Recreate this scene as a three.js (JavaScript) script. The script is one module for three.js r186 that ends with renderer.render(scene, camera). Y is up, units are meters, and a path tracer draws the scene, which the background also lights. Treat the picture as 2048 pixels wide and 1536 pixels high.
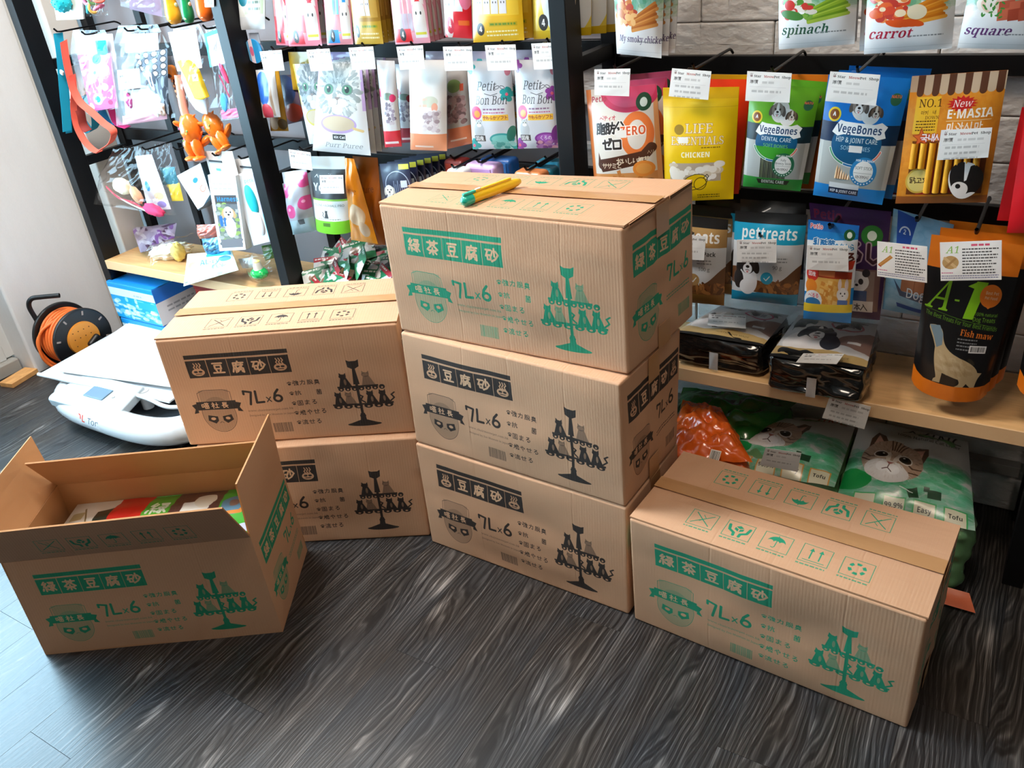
import * as THREE from 'three';
import { mergeGeometries, mergeVertices } from 'three/addons/utils/BufferGeometryUtils.js';
import { RoundedBoxGeometry } from 'three/addons/geometries/RoundedBoxGeometry.js';
import { ImprovedNoise } from 'three/addons/math/ImprovedNoise.js';
import { RectAreaLightUniformsLib } from 'three/addons/lights/RectAreaLightUniformsLib.js';
RectAreaLightUniformsLib.init();

// ---------- camera, daylight, lamps, exposure (x runs along the shelves, z out of them into the room, metres) ----------
const scene = new THREE.Scene();
const camera = new THREE.PerspectiveCamera(48.9, 2048 / 1536, 0.05, 60);
camera.position.set(0, 1.498, 0);
camera.up.set(-0.187,0.863,-0.469);
camera.lookAt(new THREE.Vector3(-0.492,-0.495,-0.716).add(camera.position));
scene.background = new THREE.Color(0.5, 0.8, 1.0);
scene.backgroundIntensity = 33;
const renderer = new THREE.WebGLRenderer();
renderer.shadowMap.enabled = true;
renderer.toneMapping = THREE.LinearToneMapping;
renderer.toneMappingExposure = 0.7;
const LAMPS = [[-0.4, -0.95, 23, 0xffead4], [-2.1, -1.05, 98, 0xfffaf6], [1.0, 0.5, 7, 0xffe0c4], [-2.0, 1.2, 22, 0xfff0e0]];   // ceiling panels: x, z, strength, colour

// ---------- small tools ----------
let seed = 7;
const rnd = () => { seed = (seed * 1664525 + 1013904223) >>> 0; return seed / 4294967296; };
const rr = (a, b) => a + (b - a) * rnd();
const N = new ImprovedNoise(), noise = (x, y, z = 0) => N.noise(x, y, z);
const fbm = (x, y, o = 4) => { let s = 0, a = 0.5; for (let i = 0; i < o; i++) { s += a * noise(x, y, i * 7.3); x *= 2.03; y *= 2.03; a *= 0.5; } return s; };
const V = (a) => new THREE.Vector3(...a);
const lerp = (a, b, t) => a + (b - a) * t;
const used = {};
const numbered = (n) => { const k = used[n] = (used[n] ?? -1) + 1; return k ? n + '_' + String(k).padStart(3, '0') : n; };
function tag(o, label, category, group) { o.userData.label = label; o.userData.category = category; if (group) o.userData.group = group; return o; }
function thing(name, label, category, pos = [0, 0, 0], group) {
  const o = new THREE.Group(); o.name = numbered(name); o.position.set(...pos); scene.add(o); return tag(o, label, category, group);
}
function struct(name) { const o = new THREE.Group(); o.name = name; o.userData.kind = 'structure'; scene.add(o); return o; }
function part(name, geo, mat, parent, pos, rot) {
  const m = new THREE.Mesh(geo, mat); m.name = name; m.castShadow = m.receiveShadow = true;
  if (pos) m.position.set(...pos); if (rot) m.rotation.set(...rot);
  parent.add(m); return m;
}
function copy(o, dx, dy, dz, label, group) {
  const c = o.clone(); c.name = numbered(o.name.replace(/_\d+$/, '')); c.position.x += dx; c.position.y += dy; c.position.z += dz; scene.add(c);
  if (label) c.userData.label = label; if (group) c.userData.group = group; return c;
}
const box = (w, h, d) => new THREE.BoxGeometry(w, h, d);
const rbox = (w, h, d, r = 0.004, s = 2) => new RoundedBoxGeometry(w, h, d, s, r);
const at = (g, x, y, z) => g.translate(x, y, z);

// ---------- materials ----------
const std = (color, roughness = 0.6, o = {}) => new THREE.MeshStandardMaterial({ color, roughness, ...o });
const phys = (color, roughness = 0.4, o = {}) => new THREE.MeshPhysicalMaterial({ color, roughness, ...o });
function canvas(w, h, draw) { const c = document.createElement('canvas'); c.width = w; c.height = h; draw(c.getContext('2d'), w, h); return c; }
function T(w, h, draw) { const t = new THREE.CanvasTexture(canvas(w, h, draw)); t.colorSpace = THREE.SRGBColorSpace; return t; }
const film = (map, o = {}) => phys(0xe2e2e2, 0.34, { map, clearcoat: 0.5, clearcoatRoughness: 0.18, side: THREE.DoubleSide, ...o });
const M = {
  kraft: std(0xbd8c66, 0.86), kraftIn: std(0xb08054, 0.9), black: std(0x0b0d10, 0.42, { metalness: 0.3 }), blackPlastic: std(0x111214, 0.45),
  white: std(0xdcdddc, 0.5), whiteGloss: phys(0xd3d7da, 0.25, { clearcoat: 0.6 }), paper: std(0xe9e8e6, 0.8), foilBack: std(0x9a9c9e, 0.4, { metalness: 0.4, side: THREE.DoubleSide }),
  clear: new THREE.MeshPhysicalMaterial({ color: 0xffffff, transmission: 1, thickness: 0, roughness: 0.1, ior: 1.4, specularIntensity: 0.7, side: THREE.DoubleSide }),
  tape: new THREE.MeshPhysicalMaterial({ color: 0xb5875a, roughness: 0.42, clearcoat: 0.25, clearcoatRoughness: 0.3 }),
};

// ---------- canvas helpers: text, brush-stroke characters, simple print shapes ----------
function txt(g, s, x, y, px, color = '#000', { font = 'sans-serif', bold = false, align = 'left', skew = 0, stretch = 1, rot = 0, outline, lw = 3 } = {}) {
  g.save(); g.translate(x, y); g.rotate(rot); g.transform(stretch, 0, -skew * stretch, 1, 0, 0);
  g.font = (bold ? 'bold ' : '') + px + 'px ' + font; g.textAlign = align;
  if (outline) { g.strokeStyle = outline; g.lineWidth = lw; g.lineJoin = 'round'; g.strokeText(s, 0, 0); }
  g.fillStyle = color; g.fillText(s, 0, 0); g.restore();
}
const GLYPH = {   // brush strokes on a 17 x 17 grid, two digits a point
  綠: '401454 622878 1b0e 4a4f 6b7d 91f1e5 a3e3 86g6 c6cfae 98ba 8dbb f8da dage', 茶: '12f2 5054 b0b4 841a 84fa 3bdb 888g 6c3f acdf', 豆: '21e1 44c4c94944 5b6d bbad 1fff',
  腐: '8082 22f2 22290f 6346 5559 75e5 c3c8a8 4g4aeaegcf 996d 9bcd 9c6f', 砂: '0272 3209 28686d2d28 b0b9 9378 d3g7 f8cc7f', 強: '1161651509695f3e b084f4 d2g5 96f6fa9a96 c5ce 8eee ecgf',
  力: '14e4de9d 80771f', 脫: '1f2921616e4e 2565 2969 a083 d0f3 95f5f99995 b98f d9degegc', 臭: '8062 32d2d93932 34d4 36d6 1bfb 897c1g 8bfg', 抗: '0464 303f1e 0a68 b0b3 74g4 979b7f 97e7edgegc',
  菌: '12f2 5054 b0b4 25e5eg2g25 a658 49c9 878f 8a4d 8acd', 固: '11f1fg1g11 45c5 8389 59b9bd5d59', ま: '23e3 37d7 808c5f2d4b9cef', る: '41c139a6e9dd9f6e7cae', 燃: '41480f 1528 7458 487d a078 a2d28a c4g4 e1e6bb e5ga 8d7g adbg ddeg fdgg',
  や: '1794e5e8a9 80a3 429g', せ: '06g5 c1caaa 424eee', 流: '1133 0628 1f4a a0a2 53g3 9377e6 c5f8 797d5g a9af d9dfgfgc', 喵: '04444b0b04 62g2 9094 d0d4 76f6ff7f76 7afa b6bf', 社: '3042 04640a 373g 486a 86f6 c1ce 7ege',
  長: '4149 41d1 44c4 46c6 19f9 494f8d 89ef daac', 原: '12f2 22290f 8375 55d5da5a55 57d7 9a9f7f 6c4e ccee', 價: '3006 242f 51g1 63f363 63f3f66663 9196 c1c6 78e8ed7d78 7aea 8e6g defg', 脂: '1f2921616e4e 2565 2969 f294 9096g6g4 98f8ff9f98 9bfb',
  肪: '1f2921616e4e 2565 2969 c0c3 84g4 b4a97f b8f8efce', 分: '6008 a0g8 48c8bf8e 783f', ゼ: '06e4a9 424eee c0d2 f0g2', ロ: '23e3ee2e23', サ: '05g5 414a c1c87f', ミ: '32d4 37c9 2cef', と: '5167 d4493ddf', お: '14b4 606e2d4aa8fbbf d2g5', い: '323c6a c4ea', し: '414c8feb',
  根: '0464 303f 6268 360c 3669 82e2e78782 84e4 878f 8fb d7gf a7ff', 菜: '12f2 5054 b0b4 e536 6548 b5c7 3bdb 878g 6c3f acdf', 入: '6196gf 830f', り: '3139 c0c87g', ペ: '0a55gc e0g2', テ: '32d2 06g6 965f', ィ: 'c54b 989g', オ: '15f5 a0af8e 951d',
  乳: '7012 1425 4345 7365 1777494f2e 0b8a b1begegb', 酸: '0282 15757f1f15 3238 5258 1b7b c094f4 b68a b8f88g bagg', の: '836c2c2682e6dc9f', ち: '24d3 7049b7db6f', か: '15a49e6e 601e c3f8', ら: '60b2 444ab7dc6f', 本: '14f4 808g 841d 84fd 5cbc', 国: '11f1ff1f11 44c4 48c8 4ccc 848c',
  産: '8082 22e2 5365 b3a5 16f6 360f 775a 69e9 a7af 6cdc 4fgf', わ: '404f 04641c 1c96e8dd9f', ソ: '2246 e15f', フ: '22e2c94f', ト: '505f 55d9', く: 'b048cg', ろ: '41c139b7eb6f', べ: '0a55gc d0f2 g0g1', 미: '23838d2d23 d0dg', 아: '31717c3131 d0dg d7g7'.replace('31717c3131', '4173a7a9 7c4c1917 41'), 시: '420d 458d d0dg', 마: '13737c1c13 c0cg c7g7',
  국: '31c1c6 08g8 888b 3cdcdg', 내: '222b7b a1af a7e7 e0eg', 닭: '1171 111676 b0b7 b4f4 29797c2c2f7f a9f9fg', 고: '33d3d9 888e 0ege', 기: '137a 13837a2e d0dg', 犬: '14f4 80791f 89ff c1e3',
};
function zh(g, s, x, y, size, color, w = 0.11, gap = 1.06, skew = 0, outline) {
  for (const pass of outline ? [1, 0] : [0]) [...s].forEach((ch, i) => {
    const d = GLYPH[ch]; if (!d) return;
    g.save(); g.translate(x + i * size * gap, y); g.transform(1, 0, -skew, 1, 0, 0); g.strokeStyle = pass ? outline : color; g.lineWidth = size * (pass ? w + 0.14 : w); g.lineCap = g.lineJoin = 'round'; g.beginPath();
    for (const st of d.split(' ')) for (let k = 0; k + 1 < st.length; k += 2) g[k ? 'lineTo' : 'moveTo'](parseInt(st[k], 17) * size / 16, parseInt(st[k + 1], 17) * size / 16);
    g.stroke(); g.restore();
  });
}
const ell = (g, x, y, a, b, c, rot = 0) => { g.fillStyle = c; g.beginPath(); g.ellipse(x, y, a, b, rot, 0, 7); g.fill(); };
const rect = (g, x, y, w, h, c) => { g.fillStyle = c; g.fillRect(x, y, w, h); };
const poly = (g, pts, c) => { g.fillStyle = c; g.beginPath(); for (let i = 0; i < pts.length; i += 2) g[i ? 'lineTo' : 'moveTo'](pts[i], pts[i + 1]); g.closePath(); g.fill(); };
const line = (g, pts, c, w = 2) => { g.strokeStyle = c; g.lineWidth = w; g.lineCap = g.lineJoin = 'round'; g.beginPath(); for (let i = 0; i < pts.length; i += 2) g[i ? 'lineTo' : 'moveTo'](pts[i], pts[i + 1]); g.stroke(); };
const smalltext = (g, x, y, w, rows, px, c) => { for (let r = 0; r < rows; r++) { let u = 0; while (u < w) { const k = px * (0.6 + rnd() * 1.2); rect(g, x + u, y + r * px * 1.55, Math.min(k, w - u), px * 0.62, c); u += k + px * 0.35; } } };   // lines too small to read
const barcode = (g, x, y, w, h, c) => { for (let u = 0; u < w;) { const k = 1 + rnd() * 3; rect(g, x + u, y, k, h, c); u += k + 1 + rnd() * 2.5; } };
function dogHead(g, x, y, s, coat, muzzle, ear = coat) {
  ell(g, x - s * 0.85, y + s * 0.1, s * 0.36, s * 0.75, ear, 0.3); ell(g, x + s * 0.85, y + s * 0.1, s * 0.36, s * 0.75, ear, -0.3);
  ell(g, x, y, s * 0.85, s * 0.95, coat); ell(g, x, y - s * 0.35, s * 0.2, s * 0.6, muzzle); ell(g, x, y + s * 0.45, s * 0.5, s * 0.5, muzzle);
  ell(g, x - s * 0.36, y - s * 0.12, s * 0.12, s * 0.13, '#120c0a'); ell(g, x + s * 0.36, y - s * 0.12, s * 0.12, s * 0.13, '#120c0a'); ell(g, x, y + s * 0.25, s * 0.2, s * 0.14, '#15100f');
  line(g, [x - s * 0.2, y + s * 0.6, x, y + s * 0.52, x + s * 0.2, y + s * 0.6], '#50302a', s * 0.06); ell(g, x, y + s * 0.74, s * 0.12, s * 0.12, '#d98a8a');
}
function catHead(g, x, y, s, coat, dark, eye) {
  for (const k of [-1, 1]) { poly(g, [x + k * s * 0.3, y - s * 0.62, x + k * s * 0.62, y - s * 1.02, x + k * s * 0.9, y - s * 1.12, x + k * s * 1.0, y - s * 0.7, x + k * s * 0.9, y - s * 0.1], dark); poly(g, [x + k * s * 0.45, y - s * 0.58, x + k * s * 0.82, y - s * 0.98, x + k * s * 0.84, y - s * 0.25], '#d9a48e'); }
  ell(g, x, y, s, s * 0.88, coat); ell(g, x, y + s * 0.52, s * 0.72, s * 0.42, '#e9e2dd');
  for (let i = 0; i < 260; i++) { const a = rnd() * 6.283, r = Math.sqrt(rnd()), px = x + Math.cos(a) * r * s * 0.98, py = y + Math.sin(a) * r * s * 0.88, low = py > y + s * 0.28; g.globalAlpha = 0.35; line(g, [px, py, px + Math.cos(a) * s * 0.09, py + Math.sin(a) * s * 0.09], low ? (rnd() < 0.7 ? '#f6f2ee' : '#c9b8ac') : rnd() < 0.5 ? dark : '#e0cbb6', s * 0.022); } g.globalAlpha = 1;
  for (let i = -2; i <= 2; i++) line(g, [x + i * s * 0.14, y - s * 0.84, x + i * s * 0.1, y - s * 0.6, x + i * s * 0.07, y - s * 0.42], dark, s * 0.05);
  for (const k of [-1, 1]) { line(g, [x + k * s * 0.96, y + s * 0.0, x + k * s * 0.72, y + s * 0.1, x + k * s * 0.58, y + s * 0.06], dark, s * 0.05); line(g, [x + k * s * 0.92, y + s * 0.26, x + k * s * 0.66, y + s * 0.3], dark, s * 0.05); ell(g, x + k * s * 0.14, y - s * 0.06, s * 0.08, s * 0.26, '#e2d2c2', k * 0.2);
    ell(g, x + k * s * 0.4, y - s * 0.1, s * 0.25, s * 0.2, '#efe6dc', k * 0.25); ell(g, x + k * s * 0.4, y - s * 0.1, s * 0.21, s * 0.165, dark, k * 0.25); ell(g, x + k * s * 0.4, y - s * 0.1, s * 0.18, s * 0.145, eye); ell(g, x + k * s * 0.4, y - s * 0.1, s * 0.09, s * 0.13, '#0a0a0a'); ell(g, x + k * s * 0.35, y - s * 0.16, s * 0.04, s * 0.035, '#fff');
    ell(g, x + k * s * 0.17, y + s * 0.4, s * 0.22, s * 0.18, '#f5f1ee'); }
  poly(g, [x - s * 0.12, y + s * 0.16, x + s * 0.12, y + s * 0.16, x, y + s * 0.28], '#a8665c'); line(g, [x, y + s * 0.28, x, y + s * 0.42, x - s * 0.15, y + s * 0.5], '#5b3c38', s * 0.03); line(g, [x, y + s * 0.42, x + s * 0.15, y + s * 0.5], '#5b3c38', s * 0.03);
}

// ---------- shapes ----------
// A soft bag or card between four corners (top left, top right, bottom right, bottom left): front swells towards the viewer, back away.
function sheet(q, { nu = 12, nv = 16, front = 0.012, off = 0, wrinkle = 0.0015, k = 0, foot = 0, round = 0, freq = 1, pin = 0 } = {}) {
  const [a, b, c, d] = q.map(V), n = new THREE.Vector3().subVectors(b, a).cross(new THREE.Vector3().subVectors(d, a)).normalize().negate(), pos = [], uv = [], idx = [];
  for (let j = 0; j <= nv; j++) for (let i = 0; i <= nu; i++) {
    const u = i / nu, v = j / nv, p = a.clone().lerp(b, u).lerp(d.clone().lerp(c, u), v), ex = Math.pow(Math.max(0, 4 * u * (1 - u)), 0.6), ey = foot ? Math.min(1, Math.pow(v * 1.25, 1.2)) : Math.pow(Math.max(0, Math.sin(Math.PI * Math.min(1, Math.max(0, (v - 0.06) / 0.94)))), 0.55);
    let h = front * ex * ey + wrinkle * ex * (0.4 + 0.6 * ey) * (fbm(u * 3.1 * freq + k, v * 4.7 * freq + k * 1.7, 3) * 3.2) + off;
    if (pin) { const t = Math.max(0, 1 - v / pin); p.lerp(a.clone().lerp(b, 0.5).lerp(d.clone().lerp(c, 0.5), v), t * 0.35); }
    p.addScaledVector(n, h); if (foot) p.y -= foot * ex * v * v; if (round) p.y -= round * (1 - ex) * (v < 0.5 ? 1 : -1) * 0.5;
    pos.push(p.x, p.y, p.z); uv.push(u, 1 - v);
  }
  for (let j = 0; j < nv; j++) for (let i = 0; i < nu; i++) { const p = j * (nu + 1) + i, r = p + nu + 1; idx.push(p, r, p + 1, r, r + 1, p + 1); }
  const g = new THREE.BufferGeometry(); g.setAttribute('position', new THREE.Float32BufferAttribute(pos, 3)); g.setAttribute('uv', new THREE.Float32BufferAttribute(uv, 2)); g.setIndex(idx); g.computeVertexNormals(); return g;
}
const centre = (q) => q.reduce((s, p) => s.map((x, i) => x + p[i] / q.length), [0, 0, 0]);
const local = (q, c) => q.map((p) => p.map((x, i) => x - c[i]));
let bagK = 0;
function pouch(name, label, category, q, map, o = {}) {
  const c = centre(q), t = thing(name, label, category, c, o.group), l = local(q, c), k = ++bagK * 3.7, d = o.d ?? 0.012;
  part('front_panel', sheet(l, { front: d, k, wrinkle: 0.0014, ...o }), map.isMaterial ? map : film(map), t);
  part('back_panel', sheet(l, { front: -(o.db ?? d * 0.6), k: k + 9, ...o, off: -0.0015, foot: 0 }), o.back ?? M.foilBack, t);
  if (o.seal) { const top = [l[0], l[1], l[1].map((x, i) => lerp(x, l[2][i], 0.06)), l[0].map((x, i) => lerp(x, l[3][i], 0.06))]; part('top_seal', sheet(top, { front: 0, off: 0.0012, nu: 10, nv: 3, k, wrinkle: 0.0008 }), o.seal, t); }
  return t;
}
// A flat board between four corners with real thickness; printed face first, plain edges and back.
function board(q, th, { nu = 1, nv = 1, bend = 0, k = 0 } = {}) {
  const f = sheet(q, { nu, nv, front: bend, wrinkle: bend ? bend * 0.4 : 0, k }), n = new THREE.Vector3().subVectors(V(q[1]), V(q[0])).cross(new THREE.Vector3().subVectors(V(q[3]), V(q[0]))).normalize().negate();
  const p = f.attributes.position, cnt = p.count, pos = [...p.array], uv = [...f.attributes.uv.array], idx = [...f.index.array], back = [], W = nu + 1;
  for (let i = 0; i < cnt; i++) { pos.push(p.getX(i) - n.x * th, p.getY(i) - n.y * th, p.getZ(i) - n.z * th); uv.push(f.attributes.uv.getX(i), f.attributes.uv.getY(i)); }
  const nf = idx.length; for (let i = 0; i < nf; i += 3) back.push(idx[i] + cnt, idx[i + 2] + cnt, idx[i + 1] + cnt);
  const rim = []; for (let i = 0; i < nu; i++) rim.push([i, i + 1]); for (let j = 0; j < nv; j++) rim.push([j * W + nu, (j + 1) * W + nu]); for (let i = nu; i > 0; i--) rim.push([nv * W + i, nv * W + i - 1]); for (let j = nv; j > 0; j--) rim.push([j * W, (j - 1) * W]);
  for (const [a, b] of rim) back.push(a, b, a + cnt, b, b + cnt, a + cnt);
  const g = new THREE.BufferGeometry(); g.setAttribute('position', new THREE.Float32BufferAttribute(pos, 3)); g.setAttribute('uv', new THREE.Float32BufferAttribute(uv, 2)); g.setIndex([...idx, ...back]); g.addGroup(0, nf, 0); g.addGroup(nf, back.length, 1);
  const h = g.toNonIndexed(); h.computeVertexNormals(); return h;
}
function ribbon(pts, width, side, th = 0.002) {   // flat strap along a curve, "side" = direction of its width
  const cur = new THREE.CatmullRomCurve3(pts.map(V)), n = pts.length * 7, pos = [], idx = [], w = V(side).normalize().multiplyScalar(width / 2);
  for (let i = 0; i <= n; i++) { const p = cur.getPoint(i / n), tn = cur.getTangent(i / n), o = new THREE.Vector3().crossVectors(tn, w).normalize().multiplyScalar(th / 2); for (const [s, e] of [[1, 1], [-1, 1], [-1, -1], [1, -1]]) { const r = p.clone().addScaledVector(w, s).addScaledVector(o, e); pos.push(r.x, r.y, r.z); } }
  for (let i = 0; i < n; i++) for (let k = 0; k < 4; k++) { const a = i * 4 + k, b = i * 4 + (k + 1) % 4; idx.push(a, b, a + 4, b, b + 4, a + 4); }
  const g = new THREE.BufferGeometry(); g.setAttribute('position', new THREE.Float32BufferAttribute(pos, 3)); g.setIndex(idx); const h = g.toNonIndexed(); h.computeVertexNormals(); return h;
}
const tube = (pts, r, seg = 40, rad = 10, tension = 0.5) => new THREE.TubeGeometry(new THREE.CatmullRomCurve3(pts.map(V), false, 'catmullrom', tension), seg, r, rad, false);
function blob(rx, ry, rz, amp = 0.12, f = 2, s = 24) { const g = new THREE.SphereGeometry(1, s, Math.round(s * 0.7)), p = g.attributes.position; for (let i = 0; i < p.count; i++) { const v = new THREE.Vector3().fromBufferAttribute(p, i), k = 1 + amp * noise(v.x * f + rx * 90, v.y * f + ry * 70, v.z * f); p.setXYZ(i, v.x * rx * k, v.y * ry * k, v.z * rz * k); } g.computeVertexNormals(); return g; }
// A carton side set: a box with rounded edges between eight corners [x+ y+ z order: see corner index], its faces in order right, left, top, bottom, front, back.
function hexa(c, r, { n = 10, dent = 0.003, k = 0, faces = [0, 1, 2, 3, 4, 5] } = {}) {
  const P = c.map(V), size = [P[0].distanceTo(P[1]), P[0].distanceTo(P[4]), P[0].distanceTo(P[2])], pos = [], uv = [], idx = [], groups = [];
  const tri = (x, y, z) => { const e = (A, B, t) => A.clone().lerp(B, t); return e(e(e(P[0], P[1], x), e(P[2], P[3], x), 1 - z), e(e(P[4], P[5], x), e(P[6], P[7], x), 1 - z), y); };
  const lines = (L) => { const e = r / L, o = [0, e * 0.3, e * 0.65]; for (let i = 0; i <= n; i++) o.push(lerp(e, 1 - e, i / n)); o.push(1 - e * 0.65, 1 - e * 0.3, 1); return o; };
  const F = [[2, 1, 0, 1, (u, v) => [1, v, 1 - u]], [2, 1, 0, 0, (u, v) => [0, v, u]], [0, 2, 1, 1, (u, v) => [u, 1, 1 - v]], [0, 2, 1, 0, (u, v) => [u, 0, v]], [0, 1, 2, 1, (u, v) => [u, v, 1]], [0, 1, 2, 0, (u, v) => [1 - u, v, 0]]];
  F.forEach(([au, av, , , f], fi) => {
    const start = idx.length, U = lines(size[au]), W = lines(size[av]), base = pos.length / 3;
    if (!faces.includes(fi)) return;
    for (const v of W) for (const u of U) {
      const s = f(u, v), m = s.map((x, i) => x * size[i]), q = m.map((x, i) => Math.min(size[i] - r, Math.max(r, x))), d = new THREE.Vector3(m[0] - q[0], m[1] - q[1], m[2] - q[2]).normalize().multiplyScalar(r);
      const e = q.map((x, i) => (x + d.getComponent(i)) / size[i]), p = tri(...e), inn = Math.min(1, 8 * Math.min(u, 1 - u)) * Math.min(1, 8 * Math.min(v, 1 - v)), w = dent * (fbm(u * 2.3 + k + fi * 3, v * 2.3 + k * 2, 3) * 2.2 + 0.25) * inn + dent * 0.5 * noise(u * 9 + k, v * 9, fi) * inn;
      const nn = p.clone().sub(tri(...e.map((x, i) => (i === [0, 0, 1, 1, 2, 2][fi] ? 0.5 : x)))).normalize(); p.addScaledVector(nn, w);
      pos.push(p.x, p.y, p.z); uv.push(u, v);
    }
    const w = U.length; for (let j = 0; j + 1 < W.length; j++) for (let i = 0; i + 1 < w; i++) { const a = base + j * w + i, b = a + w; idx.push(a, a + 1, b, a + 1, b + 1, b); }
    groups.push([start, idx.length - start, fi]);
  });
  const g = new THREE.BufferGeometry(); g.setAttribute('position', new THREE.Float32BufferAttribute(pos, 3)); g.setAttribute('uv', new THREE.Float32BufferAttribute(uv, 2)); g.setIndex(idx);
  groups.forEach((a) => g.addGroup(...a)); g.computeVertexNormals();
  const sum = new Map(), nr = g.attributes.normal, key = (i) => [0, 1, 2].map((x) => Math.round(pos[i * 3 + x] * 4000)).join();   // share normals across face borders
  for (let i = 0; i < nr.count; i++) { const s = sum.get(key(i)) ?? new THREE.Vector3(); s.add(new THREE.Vector3().fromBufferAttribute(nr, i)); sum.set(key(i), s); }
  for (let i = 0; i < nr.count; i++) { const s = sum.get(key(i)).clone().normalize(); nr.setXYZ(i, s.x, s.y, s.z); }
  return g;
}

// ---------- the room ----------
function dataTexture(w, h, f, srgb = true) {
  const d = new Uint8Array(w * h * 4); for (let y = 0, i = 0; y < h; y++) for (let x = 0; x < w; x++, i += 4) { const c = f(x, y); d[i] = c[0]; d[i + 1] = c[1]; d[i + 2] = c[2]; d[i + 3] = 255; }
  const t = new THREE.DataTexture(d, w, h); t.magFilter = THREE.LinearFilter; t.minFilter = THREE.LinearMipmapLinearFilter; t.generateMipmaps = true; t.wrapS = t.wrapT = THREE.RepeatWrapping; if (srgb) t.colorSpace = THREE.SRGBColorSpace; t.needsUpdate = true; return t;
}
const FW = 1024, FH = 1400, woodLine = new Float32Array(FW * FH);
for (let y = 0; y < FH; y++) for (let x = 0; x < FW; x++) {
  const lane = Math.floor(x / 256), m = (x % 256) / 256 * 0.15, l = y / FH * 1.22, o = lane * 13.7;
  const wob = noise(m * 9 + o, l * 1.6, lane * 3) * 0.05 + noise(m * 22 + o, l * 4.5, 5 + lane) * 0.012 + noise(m * 60 + o, l * 14, 9) * 0.0035;
  const ring = Math.pow(0.5 + 0.5 * Math.sin((m + wob) * 560), 1.6), fine = 0.5 + 0.5 * noise(m * 900, l * 14, o), patch = Math.max(0, noise(m * 12 + o, l * 2.6, 20) * 1.5 + 0.25), streak = Math.max(0, noise(m * 80 + o, l * 1.9, 31));
  const worn = Math.max(0, noise(m * 26 + o, l * 6, 44) - 0.42) * 3.2;
  woodLine[y * FW + x] = 0.05 + (0.6 * ring + 0.4 * Math.pow(0.5 + 0.5 * Math.sin((m + wob * 1.1) * 1330), 2)) * (0.31 + 0.13 * patch) * (0.25 + 1.05 * fine) + streak * 0.34 * (0.4 + 0.6 * fine) + 0.12 * fine + worn * 0.28 * (0.6 + 0.4 * fine);
}
const floorMap = dataTexture(FW, FH, (x, y) => { const v = Math.min(1, woodLine[y * FW + x]), w = noise(x * 0.006, y * 0.004, 2) * 6; const q = Math.pow(v, 1.25) * 205; return [12 + q + w, 12 + q * 0.97, 13 + q * 0.94 - w]; });
const floorRough = dataTexture(FW, FH, (x, y) => { const v = 150 + 60 * Math.min(1, woodLine[y * FW + x]) + 10 * noise(x * 0.3, y * 0.05, 1); return [v, v, v]; }, false);
const floorBump = dataTexture(FW, FH, (x, y) => { const v = 255 * Math.min(1, woodLine[y * FW + x] * 0.9 + 0.05); return [v, v, v]; }, false);
const floorMat = std(0xffffff, 0.52, { map: floorMap, roughnessMap: floorRough, bumpMap: floorBump, bumpScale: 0.0004 });
{
  const f = struct('floor'); part('slab', at(box(6.4, 0.1, 5.6), -0.6, -0.056, 0.6), std(0x08090a, 0.9), f);
  const kinds = []; for (let k = 0; k < 16; k++) { const g = rbox(0.1496, 0.006, 1.2194, 0.0003, 1), p = g.attributes.position, u = g.attributes.uv, lane = k % 4, fx = k & 4, fy = k & 8; for (let i = 0; i < p.count; i++) { const a = p.getX(i) / 0.15 + 0.5, b = p.getZ(i) / 1.22 + 0.5; u.setXY(i, (lane + 0.02 + 0.96 * (fx ? 1 - a : a)) / 4, fy ? 1 - b : b); } kinds.push(g); }
  for (let i = 0; i < 38; i++) { const off = (i * 0.47) % 1.22; for (let j = -1; j < 4; j++) part('plank', kinds[Math.floor(rnd() * 16)], floorMat, f, [-3.42 + i * 0.15, -0.003, -2.1 + off + j * 1.22 + 0.3]); }
}
const wallMap = dataTexture(512, 512, (x, y) => { const v = 236 + 5 * fbm(x * 0.02, y * 0.02, 4) + 3 * noise(x * 0.4, y * 0.4, 3); return [v, v, v + 1]; });
const wallMat = std(0xf3f3f2, 0.55, { map: wallMap });
const brickBump = dataTexture(512, 512, (x, y) => { const v = 128 + 210 * fbm(x * 0.018, y * 0.03, 5) + 80 * (0.5 - Math.abs(noise(x * 0.02 + 5, y * 0.035, 8))); return [v, v, v]; }, false);
const brickMat = std(0xd9d5d1, 0.62, { bumpMap: brickBump, bumpScale: 0.006 });
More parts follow.
